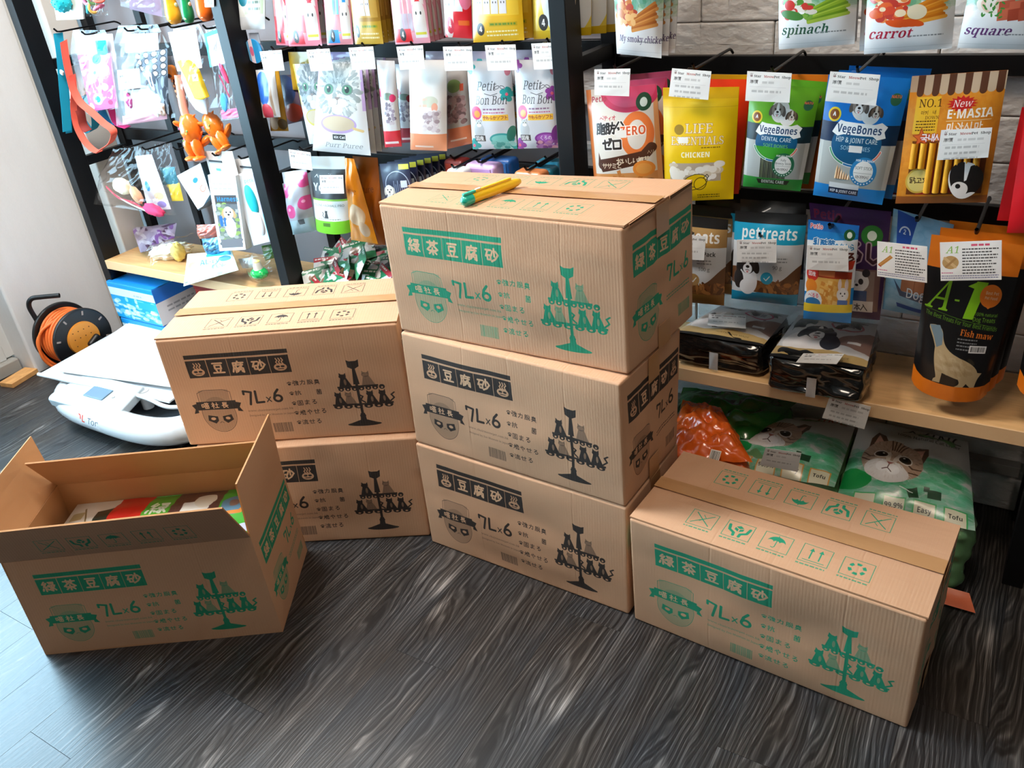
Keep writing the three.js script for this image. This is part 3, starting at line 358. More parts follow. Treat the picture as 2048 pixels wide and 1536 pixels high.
{
  const q = [[-2.057,0.25,-0.829],[-1.64,0.25,-1.073],[-1.36,0.25,-0.956],[-1.848,0.25,-0.652]], c = centre(q), t = thing('litter_bag', 'green, red and brown litter bag packed inside the open carton', 'litter bag', c), l = local([[-1.99, 0.245, -0.845], [-1.545, 0.255, -1.115], [-1.415, 0.25, -0.925], [-1.86, 0.24, -0.625]], c);
  part('front_panel', sheet(l, { front: 0.024, nu: 24, nv: 14, wrinkle: 0.006, freq: 1.6 }), litterPrint, t); part('back_panel', sheet(l, { front: -0.05, nu: 12, nv: 8 }), litterPrint, t);
  const l2 = l.map((p) => [p[0], p[1] - 0.12, p[2]]);
  const u = thing('litter_bag', 'second litter bag packed underneath the first in the open carton', 'litter bag', c); part('front_panel', sheet(l2, { front: 0.024, nu: 12, nv: 8 }), litterPrint, u); part('back_panel', sheet(l2, { front: -0.06, nu: 12, nv: 8 }), litterPrint, u);
}
// faded stamp printed on the upper carton
{ const q = [[-1.374,0.588,-1.369],[-1.348,0.588,-1.383],[-1.352,0.558,-1.383],[-1.379,0.556,-1.369]], o = upper.position.toArray(); part('stamp', sheet(q.map((p) => p.map((x, i) => x - o[i] + [0.001, 0, 0.002][i])), { front: 0, wrinkle: 0, nu: 2, nv: 2 }), std(0xffffff, 0.85, { transparent: true, map: T(64, 64, (g) => { g.globalAlpha = 0.45; ell(g, 32, 32, 28, 28, '#dd6a58'); }), alphaMap: T(64, 64, (g) => { rect(g, 0, 0, 64, 64, '#000'); ell(g, 32, 32, 28, 28, '#666'); }) }), upper); }

// ---------- yellow pen on the top carton ----------
{
  const [a, b] = [[-1.022,0.966,-1.381],[-0.975,0.966,-1.539]], A = V(a), B = V(b), L = A.distanceTo(B), t = thing('pen', 'fat yellow pen with a teal cap lying on the top carton', 'pen', a);
  t.quaternion.setFromUnitVectors(new THREE.Vector3(0, 1, 0), B.clone().sub(A).normalize()); const r = 0.0105, Y = phys(0xf6c60a, 0.35, { clearcoat: 0.5 }), G = phys(0x1fb59b, 0.35, { clearcoat: 0.5 });
  part('barrel', new THREE.LatheGeometry([[0.0096, L * 0.15], [r, L * 0.18], [r, L * 0.84], [r * 0.8, L * 0.93], [r * 0.55, L * 0.985], [0, L]].map((p) => new THREE.Vector2(...p)), 28), Y, t);
  part('cap', new THREE.LatheGeometry([[0, -0.002], [r * 0.75, 0], [r * 1.06, 0.006], [r * 1.06, L * 0.15], [r, L * 0.16]].map((p) => new THREE.Vector2(...p)), 28), G, t);
  const cl = part('clip', rbox(0.007, L * 0.62, 0.004, 0.0015), Y, t, [0.0, L * 0.52, 0]); const up = new THREE.Vector3(0, 1, 0).applyQuaternion(t.quaternion.clone().invert()); up.y = 0; up.normalize(); cl.position.addScaledVector(up, r + 0.003); cl.quaternion.setFromUnitVectors(new THREE.Vector3(0, 0, 1), up);
  const gc = part('cap_tab', rbox(0.0085, L * 0.2, 0.005, 0.0015), G, t, [0, L * 0.12, 0]); gc.position.addScaledVector(up, r + 0.003); gc.quaternion.copy(cl.quaternion);
  const ws = part('price_sticker', rbox(0.006, L * 0.08, 0.003, 0.001), M.paper, t, [0, L * 0.27, 0]); ws.position.addScaledVector(up, r + 0.005); ws.quaternion.copy(cl.quaternion);
}

// ---------- floor corner: cable reel, wood block, pet scale, blue cartons ----------
{
  const t = thing('cable_reel', 'black cable reel wound with orange cord against the white wall', 'cable reel', [-3.27, 0, -1.625]), O = std(0xe8702a, 0.55), rz = [0, 0, -Math.PI / 2], y0 = 0.142;
  const disc = (r, th) => new THREE.LatheGeometry([[0, -th], [r * 0.9, -th], [r, -th * 0.6], [r, th * 0.6], [r * 0.96, th], [r * 0.9, th * 0.8], [r * 0.55, th * 0.6], [0, th * 0.6]].map((p) => new THREE.Vector2(...p)), 64);
  part('flange', disc(0.124, 0.008), M.blackPlastic, t, [0.1, y0, 0], rz); part('flange', disc(0.128, 0.008), M.blackPlastic, t, [-0.03, y0 + 0.004, 0], rz);
  const turns = []; for (let i = 0; i < 5; i++) for (let j = 0; j < 3; j++) turns.push(at(new THREE.TorusGeometry(0.088 + j * 0.0095, 0.0062, 8, 72).rotateY(Math.PI / 2).rotateX(i + j), -0.012 + i * 0.02 + (j % 2) * 0.007, y0 + noise(i, j) * 0.004, noise(j, i, 3) * 0.004));
  part('cord', mergeGeometries(turns), O, t);
  part('loose_cord', tube([[0.05, y0 + 0.1, 0.04], [0.02, y0 + 0.06, 0.115], [0.01, y0 - 0.04, 0.135], [0.03, 0.025, 0.09], [0.06, 0.014, 0.03], [0.09, 0.012, -0.03]], 0.006, 60, 8), O, t);
  part('loose_cord', tube([[0.03, y0 + 0.1, 0.05], [0.0, y0 + 0.03, 0.125], [0.0, y0 - 0.06, 0.115], [0.02, 0.02, 0.06], [0.05, 0.012, 0.0], [0.1, 0.012, -0.06]], 0.006, 60, 8), O, t);
  const face = new THREE.CylinderGeometry(0.066, 0.069, 0.012, 56); part('socket_plate', face, phys(0xd98a2b, 0.5), t, [0.108, y0 + 0.004, 0], rz);
  const s = part('socket_cover', rbox(0.026, 0.052, 0.06, 0.012, 3), M.blackPlastic, t, [0.118, y0 - 0.03, -0.035], [0.5, 0, 0]);
  for (let i = 0; i < 8; i++) { const a = i * Math.PI / 4 + 0.3; part('slot', rbox(0.003, 0.007, 0.017, 0.0012), std(0x9c8f88, 0.6), t, [0.1065, y0 + Math.sin(a) * 0.105, Math.cos(a) * 0.105], [-a, 0, 0]); }
  for (let i = 0; i < 9; i++) part('socket_hole', new THREE.CylinderGeometry(0.0022, 0.0022, 0.002, 10), std(0x5a3a18, 0.8), t, [0.1146, y0 + 0.042 - Math.floor(i / 4) * 0.028, 0.04 - (i % 4) * 0.024], rz);
  part('handle', tube([[-0.045, y0 + 0.09, 0.075], [-0.045, y0 + 0.155, 0.082], [-0.03, y0 + 0.185, 0.07], [0.0, y0 + 0.187, 0.045], [0.05, y0 + 0.182, 0.0]], 0.0095, 50, 12), M.blackPlastic, t);
  part('stand', tube([[-0.045, y0 + 0.1, 0.075], [-0.05, 0.05, 0.09], [-0.045, 0.012, 0.06], [0.06, 0.012, 0.05], [0.12, 0.012, 0.02]], 0.009, 50, 10), M.blackPlastic, t);
}
{
  const t = thing('wood_block', 'short raw pine board lying by the white column', 'wood block', [-3.41, 0, -1.44]); const g = rbox(0.07, 0.02, 0.13, 0.002), u = g.attributes.uv, p = g.attributes.position; for (let i = 0; i < p.count; i++) u.setXY(i, p.getZ(i) * 2, p.getX(i) * 2);
  part('board', g, std(0xfff2dd, 0.7, { map: oakMap }), t, [0, 0.01, 0], [0, 0.2, 0]);
}
{
  const t = thing('pet_scale', 'white electronic pet scale with a tray, beside the two-high cartons', 'scale', [-2.62, 0, -1.55]), W = M.whiteGloss;
  const pts = []; for (let i = 0; i < 40; i++) { const a = i / 40 * Math.PI * 2, c = Math.cos(a), s = Math.sin(a), e = (v, p) => Math.sign(v) * Math.pow(Math.abs(v), p); pts.push(new THREE.Vector3(e(c, 0.6) * 0.36, 0.055, e(s, 0.6) * 0.235)); }
  const cur = new THREE.CatmullRomCurve3(pts, true), ring = new THREE.TubeGeometry(cur, 120, 0.05, 18, true), p = ring.attributes.position; for (let i = 0; i < p.count; i++) { const y = p.getY(i); p.setY(i, 0.074 + (y - 0.055) * 0.95); } ring.computeVertexNormals();
  part('rim', ring, W, t); part('base', at(rbox(0.62, 0.03, 0.38, 0.012, 3), 0, 0.022, 0), std(0x2a2f35, 0.7), t);
  part('mat', at(rbox(0.6, 0.004, 0.36, 0.002), 0, 0.04, 0), std(0x4a5058, 0.9), t);
  const sh = new THREE.Shape(); sh.moveTo(-0.17, 0); sh.lineTo(0.17, 0); sh.quadraticCurveTo(0.185, 0.01, 0.175, 0.03); sh.lineTo(0.15, 0.15); sh.lineTo(-0.15, 0.15); sh.lineTo(-0.18, 0.03); sh.quadraticCurveTo(-0.185, 0.01, -0.17, 0);
  const hg = new THREE.ExtrudeGeometry(sh, { depth: 0.022, bevelEnabled: true, bevelSize: 0.006, bevelThickness: 0.006, bevelSegments: 3, curveSegments: 12 }); hg.rotateX(-Math.PI / 2 + 0.16);
  const h = part('display_housing', hg, phys(0xc3d2da, 0.3, { clearcoat: 0.4 }), t, [-0.1, 0.089, 0.25], [0, 0.05, 0]);
  part('display', at(rbox(0.1, 0.003, 0.055, 0.0012), 0.01, 0.031, -0.075), phys(0x5f7f96, 0.2, { clearcoat: 1 }), h, [0, 0, 0], [0.16, 0, 0]); part('button', at(new THREE.CylinderGeometry(0.006, 0.006, 0.003, 20), 0.09, 0.031, -0.075), M.white, h, [0, 0, 0], [0.16, 0, 0]);
  const logo = T(256, 96, (g) => { rect(g, 0, 0, 256, 96, '#d3d7da'); txt(g, 'OL', 14, 70, 66, '#e2452f', { bold: true, skew: 0.1 }); txt(g, 'Tone', 122, 70, 58, '#4a5866', { skew: 0.15 }); });
  part('logo', sheet([[-0.11, 0.113, 0.2675], [0.05, 0.113, 0.269], [0.05, 0.064, 0.2845], [-0.11, 0.064, 0.283]], { front: 0.0075, wrinkle: 0, nu: 6, nv: 10 }), phys(0xffffff, 0.25, { map: logo, clearcoat: 0.6 }), t);
  part('leg', tube([[-0.3, 0.06, 0.1], [-0.3, 0.13, 0.1]], 0.02, 8, 12), W, t); part('leg', tube([[0.05, 0.06, 0.1], [0.05, 0.13, 0.1]], 0.02, 8, 12), W, t); part('leg', tube([[-0.3, 0.06, -0.17], [-0.3, 0.13, -0.17]], 0.02, 8, 12), W, t);
}
{
  const q = [[-3.14, 0.128, -1.87], [-2.5, 0.128, -1.9], [-2.42, 0.122, -1.44], [-3.06, 0.14, -1.36]], c = centre(q), t = thing('scale_tray', 'shallow white tray resting on the pet scale under a sheet', 'tray', c), l = local(q, c);
  part('plate', board(l, 0.006, { nu: 10, nv: 8, bend: 0.002 }), [M.whiteGloss, M.whiteGloss], t);
  part('lip', tube([l[3], mid(l[3], l[2], 0.5), mid(l[3], l[2], 0.75), [l[2][0] - 0.08, l[2][1] + 0.004, l[2][2] + 0.02], [l[2][0] - 0.0, l[2][1] - 0.022, l[2][2] + 0.0], [l[2][0] + 0.1, l[2][1] - 0.024, l[2][2] - 0.08]], 0.008, 60, 10), M.whiteGloss, t);
}
{ const q = [...[[-3.093,0.142,-1.848],[-2.91,0.142,-1.86],[-2.574,0.142,-1.59],[-2.582,0.142,-1.433],[-2.979,0.142,-1.399]]], c = centre(q), t = thing('paper_stack', 'blank white papers lying on the pet scale tray', 'paper', c); const l = local([[-3.12, 0.15, -1.86], [-2.6, 0.148, -1.98], [-2.42, 0.145, -1.5], [-2.98, 0.15, -1.4]], c); part('sheet', board(l, 0.004, { nu: 8, nv: 8, bend: 0.003 }), [M.paper, M.paper], t); part('sheet', board(l.map((p, i) => [p[0] + 0.012, p[1] + 0.004, p[2] - 0.01]), 0.003, { nu: 8, nv: 8, bend: 0.004, k: 3 }), [M.paper, M.paper], t); }
{
  const front = T(512, 320, (g, w, h) => { rect(g, 0, 0, w, h, '#149fe0'); rect(g, 0, 40, w, 70, '#cfeefb'); for (let i = 0; i < 60; i++) { g.globalAlpha = 0.35 + 0.4 * rnd(); ell(g, rnd() * w, 130 + rnd() * 170, 14 + rnd() * 40, 8 + rnd() * 16, '#e4f6fc'); } g.globalAlpha = 1; rect(g, 0, 0, w, 34, '#1594e4'); smalltext(g, 280, 76, 90, 1, 22, '#9fb4c4'); rect(g, 300, 130, 210, 60, '#22a9e6'); });
  const side = T(320, 320, (g, w, h) => { rect(g, 0, 0, w, h, '#c3c7cd'); rect(g, 0, 0, w, 120, '#0d5fb4'); smalltext(g, 60, 170, 180, 2, 24, '#8b9098'); }), top = T(256, 256, (g, w, h) => { rect(g, 0, 0, w, h, '#1585d8'); });
  const mk = (label, x, y, h) => { const t = thing('blue_carton', label, 'box', [x, y, -1.9], 'blue cartons under the left shelf'), s = (m) => std(0xffffff, 0.45, { map: m }); part('body', rbox(0.285, h, 0.24, 0.003), [s(side), s(side), s(top), s(top), s(front), s(front)], t, [0, h / 2, 0]); part('lid_flap', rbox(0.28, 0.0025, 0.235, 0.001), s(top), t, [0, h + 0.0012, 0]); return t; };
  mk('blue carton with a cloud print under the shelf, upper of two', -2.995, 0.176, 0.155); mk('blue carton beneath the cloud-print carton, lower of two', -2.985, 0, 0.172);
  const t = thing('red_box', 'dark red box in the shadow under the oak shelf', 'box', [-2.62, 0, -1.98]); part('body', rbox(0.3, 0.3, 0.14, 0.004), std(0x8a1a14, 0.5), t, [0, 0.15, 0]); part('lid', rbox(0.304, 0.03, 0.144, 0.004), std(0x77150f, 0.5), t, [0, 0.31, 0]);
}

// ---------- price cards ----------
const cardMap = (kind) => T(256, 176, (g, w, h) => {
  rect(g, 0, 0, w, h, '#f7f6f3'); line(g, [20, 20, 24, 10, 30, 20, 34, 10], '#8a7a78', 2); ell(g, 27, 26, 8, 6, '#a08a88'); const s = ['Star', 'Meow', 'Pet', 'Shop']; let x = 42; for (const wd of s) { txt(g, wd, x, 33, 20, wd === 'Meow' ? '#a8453c' : '#262626', { font: 'serif', bold: true }); x += wd.length * 12.4 + 8; }
  zh(g, '原價', 22, 48, 22, '#333', 0.1); line(g, [20, 88, 230, 88], '#cfcfcf', 1.5); g.globalAlpha = 0.45; smalltext(g, 92, 54, 70 + kind * 30, 1, 22, '#a9a9a9'); smalltext(g, 34, kind ? 98 : 108, 170, kind ? 3 : 1, 22, '#8f8f8f'); g.globalAlpha = 1;
});
const CARD = [0, 1, 2].map((k) => std(0xdedede, 0.7, { map: cardMap(k) }));
function card(label, q, kind = 0, name = 'price_card', category = 'price card', mat) { const c = centre(q), t = thing(name, label, category, c, name === 'price_card' ? 'white price cards' : undefined); part('card', board(local(q, c), 0.0009, { nu: 4, nv: 4, bend: 0.0012, k: c[0] * 9 }), [mat ?? CARD[kind], M.paper], t); if (name === 'price_card') part('clip', rbox(0.012, 0.005, 0.006, 0.001), M.clear, t, [0, Math.max(...local(q, c).map((p) => p[1])) - 0.002, -0.003]); return t; }

// ---------- price cards on the hook ends, each with its hook ----------
const hang = (q) => { const c = centre(q); hook(c[0] + 0.004, Math.max(q[0][1], q[1][1]) - 0.004, q[0][2] - 0.004); };
for (const [label, q, kind, h] of [
  ['price card at the post end of the cat treat row, over the blue fish pack', [[-1.967,1.195,-1.79],[-1.879,1.199,-1.79],[-1.885,1.144,-1.79],[-1.968,1.141,-1.79]], 0, 1], ['price card above the grey kitten pouch', [[-1.784,1.198,-1.79],[-1.699,1.201,-1.79],[-1.699,1.145,-1.79],[-1.784,1.142,-1.79]], 0, 1],
  ['price card at the ear of the big white cat pouch', [[-1.631,1.202,-1.79],[-1.546,1.205,-1.79],[-1.549,1.149,-1.79],[-1.631,1.146,-1.79]], 0, 1], ['price card just above the narrow red and white pouch', [[-1.469,1.203,-1.79],[-1.384,1.206,-1.79],[-1.388,1.15,-1.79],[-1.469,1.147,-1.79]], 0, 1],
  ['price card above the white pouch with an orange foot', [[-1.323,1.202,-1.79],[-1.237,1.202,-1.79],[-1.24,1.147,-1.79],[-1.326,1.145,-1.79]], 0, 1], ['price card above the teal script-lettered cat treat pouch', [[-1.199,1.204,-1.79],[-1.113,1.205,-1.79],[-1.114,1.148,-1.79],[-1.198,1.146,-1.79]], 0, 1],
  ['price card above the purple script-lettered cat treat pouch', [[-1.079,1.204,-1.805],[-1.007,1.206,-1.805],[-1.007,1.148,-1.805],[-1.077,1.146,-1.805]], 0, 1], ['price card on the brown and cream zero-fat dog treat bag', [[-0.908,1.151,-1.785],[-0.82,1.153,-1.785],[-0.825,1.094,-1.785],[-0.911,1.095,-1.785]], 0, 1],
  ['price card on the yellow chicken treat bag, written in four lines', [[-0.723,1.154,-1.785],[-0.636,1.148,-1.785],[-0.642,1.09,-1.785],[-0.731,1.096,-1.785]], 1, 1], ['price card on the green dental stick pouch', [[-0.56,1.149,-1.785],[-0.47,1.145,-1.785],[-0.471,1.088,-1.785],[-0.562,1.09,-1.785]], 0, 1],
  ['price card on the blue joint stick pouch', [[-0.395,1.15,-1.78],[-0.303,1.144,-1.78],[-0.305,1.087,-1.78],[-0.4,1.094,-1.78]], 0, 1], ['price card stuck across the orange striped-top stick pouch', [[-0.185,1.044,-1.785],[-0.101,1.052,-1.785],[-0.099,0.997,-1.785],[-0.185,0.987,-1.785]], 2, 0],
  ['price card on the brown-banded treat bag, half hidden by the top carton', [[-0.724,0.778,-1.79],[-0.643,0.783,-1.79],[-0.647,0.723,-1.79],[-0.729,0.717,-1.79]], 0, 1], ['price card on the blue-banded treat bag with a collie', [[-0.569,0.784,-1.785],[-0.48,0.795,-1.785],[-0.477,0.74,-1.785],[-0.567,0.73,-1.785]], 2, 1],
  ['price card on the blue biscuit pouch above the black treat bags', [[-0.414,0.789,-1.785],[-0.329,0.797,-1.785],[-0.323,0.739,-1.785],[-0.41,0.732,-1.785]], 0, 0], ['price card hanging from the black arm above the pink ball bag', [[-1.941,0.919,-1.79],[-1.852,0.914,-1.79],[-1.86,0.86,-1.79],[-1.948,0.862,-1.79]], 0, 1],
  ['price card stuck on the black and green hairball pouch', [[-1.836,0.847,-1.79],[-1.741,0.854,-1.79],[-1.751,0.798,-1.79],[-1.846,0.79,-1.79]], 0, 0], ['price card lying on the smaller flat black treat bag near the cartons', [[-0.671,0.53,-1.901],[-0.582,0.53,-1.923],[-0.56,0.53,-1.853],[-0.653,0.53,-1.84]], 0, 0],
  ['price card lying on the flat black treat bag with a collie', [[-0.398,0.535,-1.766],[-0.315,0.535,-1.795],[-0.319,0.535,-1.743],[-0.402,0.535,-1.719]], 0, 0], ['price card hanging off the front edge of the oak plank', [[-0.333,0.428,-1.78],[-0.242,0.419,-1.78],[-0.25,0.356,-1.78],[-0.346,0.364,-1.78]], 2, 0],
  ['price card leaning on the litter bag behind the lone carton', [[-0.453,0.299,-1.7],[-0.369,0.307,-1.7],[-0.374,0.251,-1.7],[-0.464,0.246,-1.7]], 0, 0]]) { card(label, q, kind); if (h) hang(q); }
const leaflet = (k) => std(0xffffff, 0.45, { map: T(320, 220, (g, w, h) => {
  rect(g, 0, 0, w, h, '#fbfbf9'); txt(g, 'A', 30, 62, 54, '#8cc153', { font: 'serif', skew: 0.35 }); txt(g, '1', 72, 62, 54, '#8cc153', { font: 'serif', skew: 0.2 }); smalltext(g, 165, 14, 95, 1, 18, '#e05a7a'); for (let r = 0; r < 9; r++) smalltext(g, 118, 38 + r * 17, 150 + rnd() * 40, 1, 11, '#4c4c4c'); smalltext(g, 6, 172, 60, 1, 8, '#d05a8a'); smalltext(g, 6, 190, 300, 2, 8, '#7a7aa0');
  if (k) { ell(g, 55, 115, 44, 38, '#c9a26a'); line(g, [25, 90, 80, 140], '#e0bf8a', 16); line(g, [80, 95, 30, 140], '#b58a55', 12); } else { poly(g, [8, 140, 85, 76, 103, 90, 28, 152], '#c98a45'); line(g, [14, 146, 92, 84], '#e0aa66', 4); poly(g, [8, 140, 28, 152, 26, 158, 6, 147], '#c0392b'); }
}) });
card('white leaflet with a picture of one golden chew stick', [[-0.273,0.813,-1.785],[-0.178,0.812,-1.785],[-0.168,0.734,-1.785],[-0.265,0.736,-1.785]], 0, 'leaflet', 'leaflet', leaflet(0)); card('white leaflet with a round photo of crossed treats', [[-0.156,0.825,-1.78],[-0.05,0.841,-1.78],[-0.037,0.761,-1.78],[-0.143,0.744,-1.78]], 0, 'leaflet', 'leaflet', leaflet(1));

// ---------- dog treats, the bay beyond the stacked cartons ----------
const sealW = phys(0xe8e6e2, 0.35, { clearcoat: 0.4 }), mfilm = (c) => phys(c, 0.34, { clearcoat: 0.5, side: THREE.DoubleSide });
function stack(o, n, dz, label, group, dx = 0, dy = 0) { for (let i = 1; i <= n; i++) copy(o, dx * i, dy * i, -dz * i, label, group); }
{
  const m = T(480, 760, (g, w, h) => {
    rect(g, 0, 0, w, h, '#e6dccf'); rect(g, 0, 0, 34, h, '#e98a4a'); rect(g, w - 26, 0, 26, h, '#e7a066'); ell(g, 300, 20, 200, 120, '#cf2f58'); ell(g, 300, 0, 175, 112, '#d94a70'); txt(g, 'Petio', 34, 72, 44, '#b3283c', { bold: true }); ell(g, 395, 88, 50, 50, '#1d4a2c'); ell(g, 395, 90, 24, 26, '#dfe8da'); zh(g, 'ペティオ', 96, 150, 27, '#c22c3c', 0.13);
    g.strokeStyle = '#ef7b36'; g.lineWidth = 46; g.beginPath(); g.ellipse(345, 268, 84, 108, 0.1, 0, 7); g.stroke(); zh(g, '脂肪分', 66, 190, 66, '#1c1614', 0.17, 1.04, 0, '#f5efe8'); zh(g, 'ゼロ', 110, 282, 66, '#1c1614', 0.2, 1.04, 0, '#f5efe8'); txt(g, 'ZERO', 236, 268, 72, '#e2571f', { bold: true, outline: '#fff5e8', lw: 10, stretch: 0.95 }); rect(g, 210, 236, 70, 44, '#e9e2da');
    poly(g, [70, 360, 90, 430, 380, 390, 440, 330, 420, 400, 380, 440, 90, 480, 62, 420], '#4f2a18'); line(g, [90, 432, 380, 395, 430, 350], '#4f2a18', 60); zh(g, 'ササミと', 95, 425, 34, '#f0dcc0', 0.13, 1.05, 0.1); zh(g, 'おいしい根菜', 200, 400, 38, '#f0dcc0', 0.14, 0.95, 0.12); zh(g, '入り', 405, 365, 20, '#f0dcc0');
    rect(g, 34, 490, w - 60, h - 490, '#dd9455'); for (let i = 0; i < 60; i++) poly(g, ((x, y, s, a) => [x, y, x + s * Math.cos(a), y + s * Math.sin(a), x + s * 1.2 * Math.cos(a + 0.6), y + s * 1.2 * Math.sin(a + 0.6), x + s * 0.5 * Math.cos(a + 1.3), y + s * 0.5 * Math.sin(a + 1.3)])(60 + rnd() * 360, 500 + rnd() * 250, 40, rnd() * 6), ['#c9762f', '#e2954c', '#d58540', '#b9662c'][i % 4]); ell(g, 375, 470, 70, 48, '#ef8f35'); ell(g, 375, 470, 50, 32, '#f2a24c');
    ell(g, 130, 545, 52, 26, '#26306e'); ell(g, 120, 620, 80, 60, '#f0d9cf'); smalltext(g, 80, 590, 90, 3, 18, '#d0603c'); ell(g, 405, 600, 62, 70, '#7a4a30'); ell(g, 395, 620, 34, 40, '#e2c9ae'); ell(g, 380, 590, 8, 9, '#111'); ell(g, 415, 590, 8, 9, '#111'); rect(g, 0, 720, w, 40, '#d77f3f');
  });
  const a = pouch('treat_pouch', 'cream and orange zero-fat dog treat bag behind the top carton', 'treat bag', [[-0.95,1.098,-1.82],[-0.774,1.114,-1.82],[-0.754,0.82,-1.82],[-0.936,0.797,-1.82]], m, { d: 0.022 }); stack(a, 2, 0.045, 'zero-fat dog treat bag hanging behind its twin on the same hook', 'zero-fat treat bags behind the first', 0.006, 0.006);
}
{
  const y = '#f0c400', m = T(480, 760, (g, w, h) => {
    rect(g, 0, 0, w, h, y); rect(g, 0, 0, w, 70, '#e2b400'); line(g, [0, 120, w, 120], '#d9ae00', 4); ell(g, 118, 262, 34, 34, '#9a7a10'); txt(g, 'LIFE', 158, 284, 84, '#f6e9c8', { font: 'serif', outline: '#b0703a', lw: 5 }); txt(g, 'ESSENTIALS', 60, 362, 74, '#f6e9c8', { font: 'serif', outline: '#b0703a', lw: 5, stretch: 0.8 }); rect(g, 112, 310, 70, 40, '#efeae2'); smalltext(g, 270, 378, 120, 1, 12, '#8a6a10'); txt(g, 'CHICKEN', 132, 446, 50, '#fdf6e0', { bold: true, stretch: 0.9 });
    rect(g, 50, 485, 350, 130, '#b9a48e'); for (let i = 0; i < 34; i++) ell(g, 60 + rnd() * 330, 495 + rnd() * 110, 18 + rnd() * 18, 14 + rnd() * 16, ['#e9dcc9', '#f4ece0', '#d8c4aa', '#f2e8da'][i % 4]); ell(g, 85, 560, 34, 58, '#f3eadc', -0.4); rect(g, 40, 615, 370, 40, y);
    poly(g, [140, 640, 170, 585, 230, 560, 290, 575, 310, 610, 270, 665, 190, 690, 145, 670], y); g.strokeStyle = '#3a3210'; g.lineWidth = 5; g.beginPath(); g.ellipse(225, 620, 90, 52, -0.3, 0, 7); g.stroke(); g.beginPath(); g.ellipse(262, 632, 46, 40, -0.9, 0, 7); g.stroke(); line(g, [285, 592, 310, 565, 322, 580, 300, 610], '#3a3210', 5); line(g, [150, 640, 190, 628, 175, 650, 220, 655], '#3a3210', 5); smalltext(g, 60, 655, 80, 3, 11, '#5a4a00'); smalltext(g, 240, 712, 150, 2, 11, '#5a4a00');
  });
  pouch('treat_pouch', 'bright yellow chicken treat bag with a line-drawn roast chicken', 'treat bag', [[-0.759,1.106,-1.82],[-0.587,1.11,-1.82],[-0.592,0.866,-1.82],[-0.756,0.846,-1.82]], m, { d: 0.016, back: mfilm(0xe8bc00) });
  const r = pouch('treat_pouch', 'plain red back of a treat bag hanging behind the yellow chicken bag', 'treat bag', [[-0.762,1.115,-1.87],[-0.577,1.115,-1.87],[-0.596,0.862,-1.87],[-0.756,0.845,-1.87]], mfilm(0xd8330d), { d: 0.014, back: mfilm(0xd8330d) });
  pouch('treat_pouch', 'second yellow bag, seen as a strip over the red one', 'treat bag', [[-0.782,1.116,-1.92],[-0.586,1.115,-1.92],[-0.608,0.855,-1.92],[-0.773,0.838,-1.92]], mfilm(0xdca406), { d: 0.012 });
}
